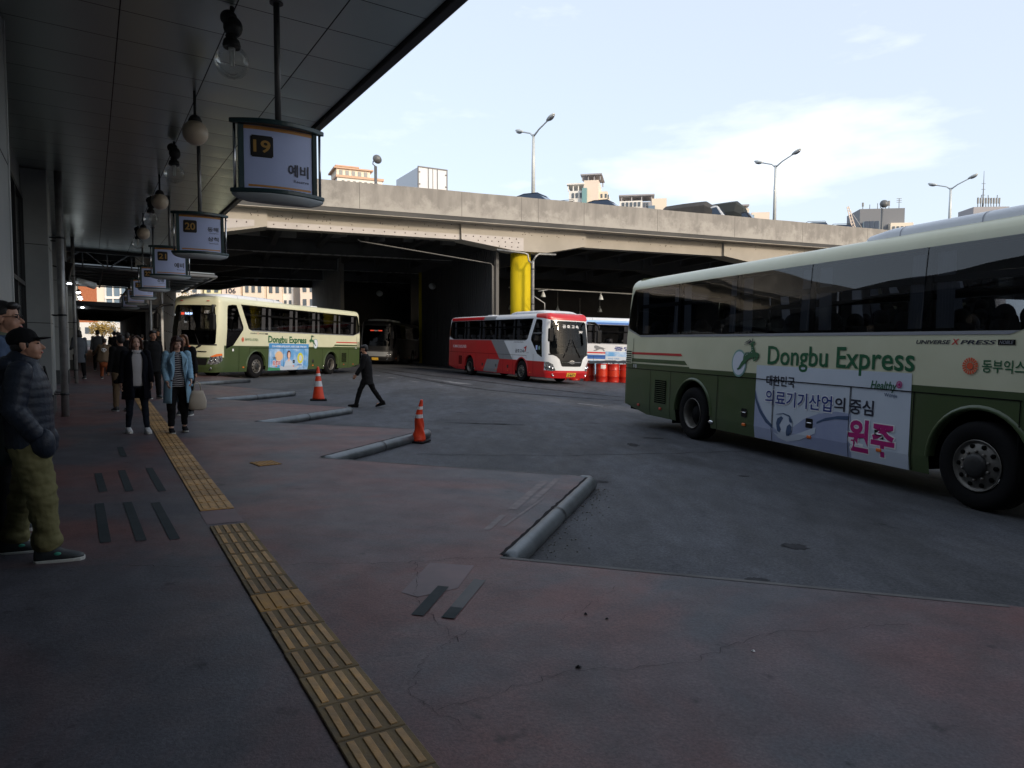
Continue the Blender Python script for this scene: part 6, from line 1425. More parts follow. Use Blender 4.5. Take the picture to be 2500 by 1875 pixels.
def shoes(F, m_, sole='sole', scale=1., toe=(0, 0)):
    k = F.k*scale
    for i in (0, 1):
        a = F.ank[i]; d2 = (F.ank[i]-F.knee[i]).normalized(); pit = R(toe[i]); fy = Vector((0, math.cos(pit), math.sin(pit))); fz = Vector((0, -math.sin(pit), math.cos(pit)))
        P = lambda y, z, x=0.: a+fy*y*k+fz*(z-.085)*k+Vector((x*k, 0, 0))
        mb = MB(); rs = []
        for y, w_, h0, h1 in ((-.075, .022, .02, .075), (-.065, .036, .014, .115), (-.02, .042, .014, .125), (.03, .044, .014, .105), (.08, .047, .014, .075), (.13, .047, .014, .058), (.165, .040, .016, .046), (.185, .022, .02, .036)):
            rs.append([P(y, (h0+h1)/2+(h1-h0)/2*math.copysign(abs(math.sin(2*math.pi*j/16))**.8, math.sin(2*math.pi*j/16)), w_*math.copysign(abs(math.cos(2*math.pi*j/16))**.7, math.cos(2*math.pi*j/16))) for j in range(16)])
        mb.rings(rs, True, True); s_ = mb.build('shoe', m_, F.root)
        mb = MB(); pl = [(y, x) for y, x in ((-.078, -.02), (-.06, -.04), (0, -.046), (.07, -.05), (.13, -.05), (.17, -.042), (.19, -.02), (.19, .02), (.17, .042), (.13, .05), (.07, .05), (0, .046), (-.06, .04), (-.078, .02))]
        mb.prism(pl, lambda y, x: P(y, -.002, x), lambda y, x: P(y, .026, x)); mb.build('sole', sole, s_, bevel=.005)
def jacket(F, m_, len_=.12, r_=1., quilt=0., vox=.011, hood=False, sleeve=(.066, .055, .046), it=2, name='jacket', flare=0.):
    k = F.k; mb = MB(); B = F.build; pts, rr = [], []; N = 34
    prof = [(-len_-.02, .172+flare, .128+flare), (-.02, .180, .138), (.12, .172, .142), (.26, .180, .145), (.38, .190, .14), (.48, .178, .118), (.54, .125, .095), (.585, .075, .078)]
    for j in range(N+1):
        t = prof[0][0]+(prof[-1][0]-prof[0][0])*j/N
        for (a, x, y), (b, x2, y2) in zip(prof, prof[1:]):
            if a <= t <= b+1e-9: q = (t-a)/(b-a); ex, ey = x+(x2-x)*q, y+(y2-y)*q
        w_ = quilt*abs(math.sin(t*math.pi/.062)) if t < .5 else 0
        pts.append(F.pel+F.up*t*k); rr.append(((ex*B*r_+w_)*k, (ey*r_+w_)*k))
    mb.tube(pts, rr, 26)
    for i in (0, 1):
        a, b, c = F.sh[i], F.elb[i], F.wr[i]; P_, R_ = [], []; N2 = 40
        for j in range(N2+1):
            t = j/N2; P_.append(a.lerp(b, t*2) if t < .5 else b.lerp(c, t*2-1)); q = sleeve[0]+(sleeve[1]-sleeve[0])*t*2 if t < .5 else sleeve[1]+(sleeve[2]-sleeve[1])*(t*2-1)
            R_.append(k*(q*r_+quilt*1.1*abs(math.sin(j*math.pi/4.4))))
        mb.tube(P_, R_, 18); mb.ell(a, (.070*k*r_, .076*k*r_, .068*k*r_))
    if hood:
        mb.tube([F.neck+Vector((0, -.02*k, -.03*k)), F.neck+Vector((0, -.005*k, .03*k)), F.neck+Vector((0, .01*k, .06*k))], [(.115*k, .115*k), (.098*k, .105*k), (.085*k, .09*k)], 20)
        mb.ell(F.neck+Vector((0, -.10*k, -.03*k)), (.135*k, .085*k, .085*k)); mb.ell(F.neck+Vector((0, -.12*k, -.10*k)), (.10*k, .06*k, .09*k))
    o = remeshed(mb, name, m_, F.root, vox, it)
    if not quilt: wrinkle(o, .010, (6, 6, 9), F.hipz)
    return o
def coat(F, m_, z0, gap, flare, m_in=None, name='coat', r_=1.04, sleeve=(.064, .056, .050), lapel=None, vox=.011):
    """open-fronted coat: body shell with a gap of +-gap degrees at the front (list top->bottom), remeshed sleeves"""
    k = F.k; mb = MB(); rs = []; N = 16; zs = F.pel+F.up*.565*k; zb = z0
    for j in range(N+1):
        t = j/N; z = zs.z+(zb-zs.z)*t; tt = (z-F.pel.z)/k
        prof = [(-.9, .20+flare, .165+flare), (-.02, .198+flare*.3, .160+flare*.2), (.12, .19, .155), (.26, .192, .152), (.38, .196, .145), (.48, .180, .122), (.54, .120, .096), (.60, .075, .08)]
        ex = ey = .2
        for (a, x, y), (b, x2, y2) in zip(prof, prof[1:]):
            if a <= tt <= b: q = (tt-a)/(b-a); ex, ey = x+(x2-x)*q, y+(y2-y)*q
        g = gap[0]+(gap[1]-gap[0])*min(1, t*2) if t < .5 else gap[1]+(gap[2]-gap[1])*(t*2-1)
        c = F.pel+F.up*((z-F.pel.z)/max(.2, F.up.z)) if tt > 0 else Vector((0, 0, z)); ring = []
        for i in range(33):
            a = R(90+g+(360-2*g)*i/32); wv = 1+.02*math.sin(a*5+1)*t; ring.append(Vector((c.x+ex*k*r_*wv*F.build*math.cos(a), c.y+ey*k*r_*wv*math.sin(a), z)))
        rs.append(ring)
    mb.rings(rs, False, False); body = mb.build(name, m_, F.root, smooth=True)
    so_ = body.modifiers.new('s', 'SOLIDIFY'); so_.thickness = .014; so_.offset = -1
    mb = MB()
    for i in (0, 1):
        a, b, c = F.sh[i], F.elb[i], F.wr[i]; P_, R_ = [], []; N2 = 24
        for j in range(N2+1):
            t = j/N2; P_.append(a.lerp(b, t*2) if t < .5 else b.lerp(c, t*2-1)); q = sleeve[0]+(sleeve[1]-sleeve[0])*t*2 if t < .5 else sleeve[1]+(sleeve[2]-sleeve[1])*(t*2-1); R_.append(k*(q+.004*math.sin(j*2.2)))
        mb.tube(P_, R_, 16); mb.ell(a, (.066*k, .074*k, .064*k))
    remeshed(mb, 'sleeves', m_, F.root, vox, 2); return body
def shirt(F, m_, r_=.96, vox=.012, stripes=None):
    k = F.k; mb = MB(); pts = [F.pel+F.up*t*k for t in (-.06, .05, .16, .28, .40, .50, .56)]; mb.tube(pts, [(x*k*r_*F.build, y*k*r_) for x, y in ((.17, .125), (.172, .13), (.158, .125), (.168, .132), (.17, .125), (.14, .10), (.07, .07))], 22); return remeshed(mb, 'shirt', m_, F.root, vox, 2)
def hair_short(F, m_='hair', vox=.010, fringe=True):
    k = F.k; mb = MB(); H = F.HP; mb.ell(H(0, -.028, .045), (.084*k, .092*k, .088*k), F.hrot); mb.ell(H(0, -.05, -.0), (.078*k, .065*k, .075*k), F.hrot)
    if fringe: mb.ell(H(.02, .055, .085), (.055*k, .035*k, .03*k), F.hrot); mb.ell(H(-.03, .05, .08), (.045*k, .04*k, .032*k), F.hrot)
    return remeshed(mb, 'hair', m_, F.root, vox, 1)
def hair_long(F, m_='hair_brown', L_=.20, vox=.009, part=.02, fringe=False):
    k = F.k; mb = MB(); H = F.HP; mb.ell(H(0, -.026, .045), (.088*k, .094*k, .090*k), F.hrot); mb.ell(H(0, -.06, -.04), (.088*k, .06*k, .11*k), F.hrot); mb.ell(H(0, -.06, -.04-L_*.45), (.092*k, .05*k, L_*.5*k), F.hrot)
    for sg in (-1, 1):
        mb.tube([H(sg*.02, .05, .105), H(sg*.062, .052, .075), H(sg*.084, .030, .02), H(sg*.092, .018, -.06), H(sg*.094, .020, -.06-L_*.5), H(sg*.086, .024, -.05-L_*.95)], [.018*k, .024*k, (.024*k, .034*k), (.026*k, .04*k), (.026*k, .042*k), (.010*k, .02*k)], 12)
    if fringe:
        for x in (-.045, -.02, .005, .03, .05): mb.tube([H(x*.6, .04, .115), H(x, .082, .085), H(x*1.1, .092, .045)], [.016*k, .017*k, .009*k], 8)
    return remeshed(mb, 'hair', m_, F.root, vox, 1)
FACE = lambda dx, dy: math.atan2(dy, dx)-math.pi/2
# ---- man in the black cap, facing right
F = person('person in a black cap, navy quilted jacket and olive trousers at the near left', GZ(-3.40, 4.90, PLAT), FACE(.88, .42), 1.60, legs=((-9, 5, 5), (11, 6, 5)), arms=((-10, 12, 38, 24), (-8, 12, 40, 26)), lean=-2, vox=.006, head_tilt=6, head_turn=0, build=1.12, fingers=True)
k = F.k
jacket(F, 'puffer', .05, 1.10, .0048, .0065, hood=True, sleeve=(.074, .064, .054), it=1)
mb = MB(); mb.tube([F.pel+F.up*z for z in (-.085, -.055, -.03)], [(.185*k, .142*k), (.205*k, .160*k), (.20*k, .155*k)], 24); remeshed(mb, 'jacket_hem', 'cap_black', F.root, .008, 1)
mb = MB()
for i in (0, 1): mb = MB(); mb.ell(F.wr[i]+F.hd[i].normalized()*.06*k, (.075*k, .085*k, .11*k)); mb.ell(F.wr[i]+F.hd[i].normalized()*.12*k+Vector((0, -.02, 0)), (.07*k, .075*k, .07*k)); remeshed(mb, 'jacket_pocket', 'puffer', F.root, .009, 2)
mb = MB(); mb.cap(F.neck+Vector((.0, .115, -.03)), F.neck+Vector((.0, .135, -.12)), .008, .006); mb.build('zip_pull', 'black_plastic', F.root)
wrinkle(trousers(F, 'olive', (.128, .100, .080), .016, .009, .002), .011, (11, 11, 17), 3); shoes(F, 'shoe_dark', 'sole', 1.22)
for sy in (-1, 1):
    mb = MB(); a = F.ank[1 if sy > 0 else 0]; mb.ell(a+Vector((.052*sy if sy > 0 else .05, .06, -.025)), (.006, .022, .012)); mb.build('shoe_emblem', 'mint', F.root)
mb = MB(); H = F.HP
mb.ell(H(0, -.024, .048), (.090*k, .103*k, .082*k), F.hrot); mb.tube([H(0, -.02, .018), H(0, -.02, .045)], [(.089*k, .103*k), (.088*k, .10*k)], 22)
for x in (-.055, -.03, 0, .03, .055): mb.cap(H(x, .055, .038), H(x*.95, .155-abs(x)*.55, .036), .009*k, .007*k, 10)
mb.ell(H(0, .095, .037), (.066*k, .062*k, .010*k), F.hrot); mb.ell(H(0, -.024, .128), (.012*k, .012*k, .008*k), F.hrot); remeshed(mb, 'cap', 'cap_black', F.root, .006, 2)
mb = MB(); mb.ell(H(0, -.05, -.01), (.074*k, .058*k, .06*k), F.hrot); mb.ell(H(.058, .012, .0), (.018*k, .012*k, .03*k), F.hrot); mb.ell(H(-.058, .012, .0), (.018*k, .012*k, .03*k), F.hrot); remeshed(mb, 'hair', 'hair', F.root, .006, 1)
t_ = thing('shopping_bag', 'dark green bag held low at the left edge beside the capped man', 'bag', GZ(-3.78, 5.05, PLAT+.62)); mb = MB(); mb.tube([(0, 0, 0), (0, 0, .06), (0, 0, .28), (0, 0, .36)], [(.16, .08), (.19, .10), (.17, .08), (.12, .03)], 14); mb.build('pouch', 'sign_green', t_); mb = MB(); mb.tube([(-.08, 0, .34), (-.06, 0, .46), (.06, 0, .46), (.08, 0, .34)], .012, 8); mb.build('handle', 'black_plastic', t_)
# ---- taller man with glasses behind him
F = person('tall person with glasses and short black hair at the left edge, behind the capped man', GZ(-3.90, 5.36, PLAT), FACE(.9, .3), 1.79, legs=((-3, 4, 5), (4, 5, 5)), arms=((5, 8, 15, 0), (5, 8, 15, 0)), vox=.006, head_tilt=4, head_turn=-2, build=1.08)
k = F.k; H = F.HP; jacket(F, 'denim', .06, 1.04, 0, .010); shirt(F, 'check_shirt', 1.0); trousers(F, 'dark_cloth'); shoes(F, 'shoe_dark'); hair_short(F, 'hair', .007)
mb = MB(); mb.tube([F.neck+Vector((0, -.005, -.03)), F.neck+Vector((0, .01, .035))], [(.09*k, .092*k), (.075*k, .08*k)], 18); remeshed(mb, 'collar', 'check_shirt', F.root, .007, 1)
mb = MB()
for sg in (-1, 1):
    c = H(sg*.032, .094, .0); pts = [c+F.hrot @ Vector((.024*k*math.cos(a*math.pi/8), -.004*abs(math.cos(a*math.pi/8)), .016*k*math.sin(a*math.pi/8))) for a in range(17)]; mb.tube(pts, .0022, 6); mb.tube([H(sg*.056, .09, .004), H(sg*.078, .01, .006), H(sg*.078, -.03, .0)], .0026, 6)
mb.tube([H(-.009, .098, .003), H(.009, .098, .003)], .002, 6); mb.build('glasses', 'black_plastic', F.root)
# ---- woman in navy coat
F = person('person in an open navy coat, white top, jeans and white shoes walking towards the viewer', UV(12.85, .60, PLAT), FACE(-TX*.9+.25, -TY), 1.56, legs=((8, 4, 3), (-3, 10, 2)), arms=((4, 8, 14, 6), (-6, 7, 14, 0)), skin='skin_light', vox=.0075, head_tilt=-2)
shirt(F, 'shirt_white', 1.0); trousers(F, 'jeans', (.098, .062, .044)); shoes(F, 'shoe_white', 'sole'); hair_long(F, 'hair_brown', .09); coat(F, 'navy_coat', .56, (28, 24, 20), .055)
mb = MB(); kk = F.k
for j in range(14): a = R(40+100*j/13); mb.ell(F.neck+Vector((.085*kk*math.cos(a), .082*kk*math.sin(a)+.01, -.03+.012*math.sin(j*2.1))), (.018, .014, .022))
remeshed(mb, 'frilled_collar', 'shirt_white', F.root, .007, 1)
# ---- woman in light blue coat
F = person('person in a light blue open coat over a striped top, walking with a bag', UV(12.72, 1.19, PLAT), FACE(-TX*.8+.2, -TY), 1.56, legs=((-3, 9, 2), (6, 4, 2)), arms=((8, 6, 36, 10), (6, 8, 28, 12)), skin='skin_light', vox=.0075, head_turn=16, head_tilt=-10)
k = F.k
mb = MB(); zs_ = [.0, .05, .16, .28, .40, .50, .555]; rr_ = [(.172, .13), (.172, .132), (.16, .128), (.168, .135), (.17, .128), (.14, .103), (.078, .076)]
N = 56; rs = []
for j in range(N+1):
    t = -.06+(.555+.06)*j/N
    tt = max(0, t)
    for (a, q), (b, q2) in zip(zip(zs_, rr_), list(zip(zs_, rr_))[1:]):
        if a <= tt <= b+1e-9: f_ = (tt-a)/(b-a); ex, ey = q[0]+(q2[0]-q[0])*f_, q[1]+(q2[1]-q[1])*f_
    c = F.pel+F.up*t*k; rs.append([c+Vector((ex*k*math.cos(2*math.pi*i/28), ey*k*math.sin(2*math.pi*i/28), .004*math.sin(i*1.3+j*.4))) for i in range(28)])
V = [[mb.bm.verts.new(p) for p in r] for r in rs]
for j in range(N):
    mb.m(1 if j % 3 == 0 else 0)
    for i in range(28):
        f_ = mb.face([V[j][i], V[j][(i+1) % 28], V[j+1][(i+1) % 28], V[j+1][i]])
        if f_: f_.smooth = True
mb.build('striped_top', ['stripe_dark', 'stripe_pale'], F.root)
trousers(F, 'black_cloth', (.108, .080, .050), 0, crop=.12); shoes(F, 'black_cloth', 'sole', .95); hair_long(F, 'hair_brown', .15, fringe=True); cb = coat(F, 'coat_blue', .50, (20, 30, 34), .05)
mb = MB()
for sg in (-1, 1):
    zz = F.pel.z; pl = [(sg*.055, .135, zz+.50*k), (sg*.125, .145, zz+.44*k), (sg*.135, .165, zz+.36*k), (sg*.105, .180, zz+.33*k), (sg*.115, .178, zz+.28*k), (sg*.085, .178, zz+.10*k), (sg*.06, .168, zz+.26*k)]
    a = [mb.bm.verts.new(Vector(p)) for p in pl]; b = [mb.bm.verts.new(Vector(p)+Vector((0, .010, 0))) for p in pl]
    mb.face(a); mb.face(b)
    for i in range(len(pl)): mb.face([a[i], a[(i+1) % len(pl)], b[(i+1) % len(pl)], b[i]])
mb.build('lapel', 'coat_blue', cb)
mb = MB(); mb.lathe([(.001, .008), (.014, .008), (.016, 0)], 12, (.115, .185, F.pel.z+.05), axis='Y'); mb.build('button', 'lettering_dark', cb)
mb = MB(); mb.bbox((-.225, -.02, F.pel.z-.06), (-.175, .10, F.pel.z-.02), .01); mb.build('pocket_flap', 'coat_blue', cb)
t_ = thing('tote_bag', 'cream cloth tote bag hanging from the hand of the person in light blue', 'bag', UV(12.62, 1.48, PLAT+.38), R(31)); t_.scale = (.85, .85, .95); mb = MB(); rs = []
for z, wx, wy in ((0, .10, .05), (.03, .155, .07), (.16, .165, .065), (.28, .125, .045), (.34, .10, .03)): rs.append([Vector((wx*math.cos(2*math.pi*i/20)*(1+.05*math.sin(i*2+z*20))+.02*z, wy*math.sin(2*math.pi*i/20), z)) for i in range(20)])
mb.rings(rs, True, True); mb.build('pouch', 'tote', t_)
mb = MB(); mb.tube([(-.06, .02, .32), (-.05, .02, .46), (0, .02, .50), (.05, .02, .46), (.07, .02, .32)], .01, 8); mb.build('handle', 'tote', t_)
# ---- man in black striding left across the yard
F = person('person in black with a dark face mask striding left across the yard', GZ(-3.87, 18.6, 0), FACE(-1, -.05), 1.68, legs=((24, 8, 2), (-22, 12, 2)), arms=((14, 6, 20, 0), (-12, 8, 14, 0)), lean=4, vox=.009, head_tilt=-8)
trousers(F, 'black_cloth', (.10, .07, .055)); shoes(F, 'black_cloth', 'black_cloth', 1.05, (14, -14)); jacket(F, 'dark_cloth', .22, 1.06, 0, .012, sleeve=(.07, .06, .05), flare=.02, name='coat'); hair_short(F, 'hair')
mb = MB(); H = F.HP; kk = F.k; mb.ell(H(0, .05, -.058), (.055*kk, .05*kk, .042*kk), F.hrot); remeshed(mb, 'face_mask', 'mask_black', F.root, .008, 1)
# ---- people farther along the platform
def crowd(label, px_x, y, face, H_, top, legs_m, hair='hair', long=False, cl=None, skin='skin', arms=((2, 8, 10, 0), (2, 8, 10, 0)), legs=((3, 3, 2), (-3, 5, 2)), lean=0, coatlen=.1, head_turn=0):
    F = person(label, GZ(px_x, y, PLAT), face, H_, legs=legs, arms=arms, vox=.014, skin=skin, lean=lean, fingers=False, head_turn=head_turn, face=(y < 20))
    trousers(F, legs_m, vox=.018); shoes(F, 'shoe_dark', 'sole'); jacket(F, top, coatlen, 1.02, 0, .018, flare=.02 if coatlen > .15 else 0)
    (hair_long(F, hair, .1, .016) if long else hair_short(F, hair, .014)); return F
away = FACE(TX, TY); back = FACE(-TX, -TY)
crowd('person in a long grey top beside the slim pale pipe, back turned', -15.05, 24.3, away+.3, 1.66, 'grey_cloth', 'black_cloth', long=True, coatlen=.30, arms=((10, 8, 60, 10), (4, 8, 20, 0)))
F = crowd('person running away in a brown cape with a pale skull mark', -14.42, 24.7, away-.1, 1.48, 'cape_brown', 'orange_cloth', arms=((20, 30, 40, 10), (-25, 35, 30, 0)), legs=((28, 10, 3), (-24, 40, 3)), lean=12, coatlen=.05)
mb = MB(); k = F.k; rs = []
for t, ex, ey in ((.56, .08, .07), (.50, .18, .11), (.36, .22, .15), (.15, .26, .19), (-.05, .30, .24), (-.14, .31, .27)):
    c = F.pel+F.up*t*k; rs.append([c+Vector((ex*k*math.cos(a), -ey*k*abs(math.sin(a))-.02, .02*math.sin(a*7))) for a in [math.pi+math.pi*i/18 for i in range(19)]])
mb.rings(rs, False, False); cp = mb.build('cape', 'cape_brown', F.root, smooth=True); so_ = cp.modifiers.new('s', 'SOLIDIFY'); so_.thickness = .012
mb = MB(); c = F.pel+F.up*.36*k+Vector((0, -.19, 0)); mb.ell(c, (.085, .012, .06)); mb.ell(c-F.up*.05, (.045, .012, .035)); mb.build('skull_mark', 'white_paint', cp)
for sg in (-1, 1):
    mb = MB(); mb.ell(c+Vector((sg*.036, -.012, .0)), (.024, .008, .02)); mb.build('skull_eye', 'black_plastic', cp)
mb = MB(); mb.ell(F.pel+Vector((0, -.16, -.16)), (.15, .10, .15)); mb.build('orange_sack', 'orange_cloth', F.root, smooth=True)
crowd('dark figure partly hidden behind the person in the navy coat', -8.15, 14.55, away+.4, 1.55, 'black_cloth', 'cape_brown', coatlen=.25)
crowd('person in a dark suit with a pale collar beside the white canopy post', -9.05, 17.6, back+.5, 1.68, 'black_cloth', 'black_cloth', coatlen=.2)
crowd('person with auburn hair and dark coat just behind the light blue coat', -6.62, 14.1, back-.4, 1.60, 'dark_cloth', 'black_cloth', hair='hair_auburn', long=True, coatlen=.2)
CGp = 'dark figures waiting far down the platform'
far = [(-17.9, 30.2, 'figure in a pale grey top beyond the caped runner', 'grey_cloth', 1.72), (-18.2, 32.0, 'black silhouette just left of the bright far end of the platform', 'black_cloth', 1.70), (-16.0, 28.4, 'dark broad figure right behind the caped runner', 'black_cloth', 1.66), (-16.1, 29.6, 'dark figure under the lit far end, right of the runner', 'dark_cloth', 1.62), (-15.3, 28.9, 'figure with a pale grey hood at the right of the far crowd', 'grey_cloth', 1.60), (-15.9, 31.4, 'tall figure facing the viewer at the right of the far crowd', 'black_cloth', 1.80), (-20.5, 36.5, 'small black figure in front of the bright far opening', 'black_cloth', 1.66), (-12.6, 22.9, 'dark figure at the right edge of the crowd, left of the navy coat', 'black_cloth', 1.62)]
for i, (x, y, lb, cl, hh) in enumerate(far):
    crowd(lb, x, y, away if i not in (5,) else back, hh, cl, 'black_cloth', coatlen=.15+.05*(i % 3))
# ================================================================== far buildings
_wp = {}
def win(parent, loc, rz, w_, h_, m_='apt_window'):
    key = (round(w_, 2), round(h_, 2), m_)
    if key not in _wp:
        mb = MB(); mb.box((-w_/2, -.10, 0), (w_/2, .05, h_)); me = mb.build('window', m_, parent); _wp[key] = me.data; o = me
    else:
        o = bpy.data.objects.new('window', _wp[key]); COL.objects.link(o); o.parent = parent
    o.location = loc; o.rotation_euler = (0, 0, rz); return o
def block(root, cx, cy, w_, d_, z0, z1, m_, rz=0., name='wall'):
    mb = MB(); rot = Matrix.Rotation(rz, 3, 'Z')
    mb.box((cx-w_/2, cy-d_/2, z0), (cx+w_/2, cy+d_/2, z1), rot, (cx, cy, 0)); return mb.build(name, m_, root)
def facade(root, cx, cy, w_, rz, z0, z1, nx, nz, ww, wh, m_='apt_window', off=.0):
    """windows on the -Y side of a block, in its own turned frame"""
    rot = Matrix.Rotation(rz, 3, 'Z')
    for j in range(nz):
        for i in range(nx):
            p = rot @ Vector((-w_/2+w_*(i+.5)/nx, off, 0)); win(root, (cx+p.x, cy+p.y, z0+(z1-z0)*(j+.25)/nz), rz, ww, wh, m_)
def roof_cap(root, cx, cy, w_, d_, z, m_, rz=0., legs=True, rise=2.5):
    """open roof frame: thin slab on posts"""
    rot = Matrix.Rotation(rz, 3, 'Z'); mb = MB(); mb.box((cx-w_/2, cy-d_/2, z+rise), (cx+w_/2, cy+d_/2, z+rise+.5), rot, (cx, cy, 0))
    for i in (-.42, -.14, .14, .42):
        for j in (-.42, .42): mb.box((cx+w_*i-.2, cy+d_*j-.2, z), (cx+w_*i+.2, cy+d_*j+.2, z+rise), rot, (cx, cy, 0))
    return mb.build('roof', m_, root)
Y = 250
# orange-roofed block at the left end of the parapet
t_ = thing('apartment_block', 'cream apartment block with a stepped orange roof left of the small floodlight', 'building', (-57, Y, 0), 0, 'apartment blocks beyond the flyover')
block(t_, 0, 8, 16, 14, 0, 61, 'apt_white', R(24)); block(t_, -2, 8, 12, 11, 61.8, 64.6, 'apt_beige', R(24), 'penthouse'); block(t_, -2, 8, 14, 12.5, 64.6, 65.1, 'apt_orange', R(24), 'roof'); block(t_, -4, 8, 7, 8, 65.1, 65.9, 'apt_beige', R(24), 'penthouse'); block(t_, -4, 8, 8.4, 9.2, 65.9, 66.3, 'apt_orange', R(24), 'roof')
block(t_, 0, 8, 17, 15, 61, 61.8, 'apt_orange', R(24), 'cornice'); facade(t_, 0+2.9, 8-6.5, 14, R(24), 53, 60.5, 7, 3, 1.0, 1.5)
facade(t_, -2+2.2, 8-5.1, 11, R(24), 61.6, 64.4, 5, 1, 1.2, 1.8)
t_ = thing('apartment_block', 'low orange tiled roof showing between the small floodlight and the box truck', 'building', (-44.5, Y, 0), 0, 'apartment blocks beyond the flyover')
block(t_, 0, 8, 11, 10, 0, 57.2, 'apt_white', R(24)); block(t_, 0, 8, 13.5, 12, 57.2, 58.0, 'apt_orange', R(24), 'roof'); block(t_, 0, 8, 9, 8, 58, 59.2, 'apt_orange', R(24), 'roof'); facade(t_, 1.9, 3.6, 9, R(24), 53, 57, 4, 1, 1, 1.6)
# tower with a raised roof, sunlight on its right side painted as warmer walls
t_ = thing('apartment_tower', 'white tower, right side painted sunlit peach, with a raised flat roof and green glass shaft', 'building', (27.5, Y, 0), 0, 'apartment blocks beyond the flyover')
block(t_, -3.6, 6, 5.5, 10, 0, 57, 'apt_white', R(-12)); block(t_, 1.6, 6, 5.2, 12, 0, 60.5, 'apt_peach', R(-12)); block(t_, 5.8, 7.5, 3.6, 13, 0, 56.8, 'apt_beige', R(-12)); block(t_, -1.6, 1.6, 1.7, 5, 0, 57.6, 'teal_glass', R(-12), 'glass_shaft')
roof_cap(t_, 1.6, 6, 7.5, 13, 60.5, 'apt_grey', R(-12), rise=1.7); roof_cap(t_, -4, 6, 6.5, 10, 57, 'apt_white', R(-12), rise=2.2)
facade(t_, -4.6, .95, 4.2, R(-12), 47, 57, 3, 3, .8, 1.7); facade(t_, 4.9, 1.05, 3, R(-12), 46, 56.5, 2, 4, .7, 1.4); facade(t_, 6.3, 1.0, 2.4, R(-12), 46, 56, 1, 4, .9, 1.5)
mb = MB(); mb.box((-.2, -.75, 49.6), (2.4, -.1, 51.4), Matrix.Rotation(R(-12), 3, 'Z'), (0, 0, 0)); mb.build('orange_sign', 'apt_orange', t_)
t_ = thing('apartment_tower', 'wide white tower with a slatted roof frame, left of the canvas trucks', 'building', (47, Y, 0), 0, 'apartment blocks beyond the flyover')
block(t_, -4, 6, 8, 10, 0, 53.5, 'apt_white', R(-10)); block(t_, 1.6, 5, 3.4, 10, 0, 53, 'apt_grey', R(-10)); block(t_, 6, 6, 5.2, 12, 0, 54.2, 'apt_beige', R(-10)); roof_cap(t_, -2, 6, 12.5, 10, 53.5, 'apt_grey', R(-10), rise=1.8)  # right block coloured warmer for the sun on that side
block(t_, 2.2, -.3, 2.3, 1.2, 0, 51.5, 'curtain_glass', R(-10), 'glass_shaft'); facade(t_, -4.8, .95, 7, R(-10), 46, 53.3, 5, 3, .9, 1.5); facade(t_, .3, .0, 2, R(-10), 46, 53, 2, 3, .6, 1.4)
t_ = thing('apartment_tower', 'cream tower partly hidden behind the tall canvas truck', 'building', (84, Y, 0), 0, 'apartment blocks beyond the flyover')
block(t_, -2, 6, 6, 9, 0, 51, 'apt_beige', R(-10)); block(t_, 5.2, 6, 6, 10, 0, 49.6, 'apt_peach', R(-10)); roof_cap(t_, -3, 6, 8, 9, 51, 'apt_grey', R(-10), rise=.9); block(t_, 1.0, 1, 1.6, 2, 0, 48.5, 'teal_glass', R(-10), 'glass_shaft'); facade(t_, -2.5, 1.45, 5, R(-10), 43, 50, 4, 3, .7, 1.4)
# dark office block with antennas
t_ = thing('office_block', 'dark grey office block with a blue glass corner and roof antennas', 'building', (131, Y, 0), 0)
block(t_, 1.5, 8, 15, 14, 0, 51, 'office_grey', R(-8)); block(t_, -3.6, .6, 5.4, 1.0, 0, 46.3, 'curtain_glass', R(-8), 'glass_facade'); an = block(t_, 6.2, -.5, 7.5, 3, 0, 45.5, 'apt_beige', R(-8), 'annex'); facade(t_, 6.0, -2.1, 7, R(-8), 41.8, 44.4, 5, 1, .8, 1.8)
facade(t_, -3.65, .0, 5, R(-8), 33.5, 46, 3, 4, 1.4, 2.7, 'car_glass')
for x, z in ((-5, 3.5), (-2.5, 2.6), (0.3, 3.2), (2.2, 4.2), (3.2, 4.6), (4.4, 4.4), (8, 5.5)):
    mb = MB(); mb.tube([(x, 4, 51), (x, 4, 51+z*.75)], .12, 6)
    if x in (2.2, 3.2, 4.4, -5): mb.box((x-.25, 3.8, 51+z*.35), (x+.25, 4.2, 51+z*.75))
    if x == 8:
        for q in (.5, .62, .74): mb.box((x-.9, 3.95, 51+z*q), (x+.9, 4.05, 51+z*q+.15))
    mb.build('antenna', 'truss', t_)
# crane
t_ = thing('tower_crane', 'thin pale lattice crane jib leaning left beside the dark office block', 'crane', (121, Y, 0)); mb = MB(); a, b = Vector((2.5, 0, 36)), Vector((-2.3, 0, 51.5)); d = b-a; sd_ = Vector((.8, 0, .25))
mb.tube([a-sd_, b-sd_*.4], .16, 5); mb.tube([a+sd_, b+sd_*.4], .16, 5)
for k in range(14): p, q = a+d*k/14, a+d*(k+1)/14; s1, s2 = sd_*(1-.6*k/14), sd_*(1-.6*(k+1)/14); mb.tube([p-s1, q+s2], .09, 4); mb.tube([p+s1, q-s2], .09, 4)
mb.build('jib', 'apt_peach', t_); mb = MB(); mb.tube([b, Vector((5, 0, 41))], .06, 4); mb.box((1.6, -1, 30), (4.2, 1, 42.8)); mb.build('tower', 'apt_white', t_)
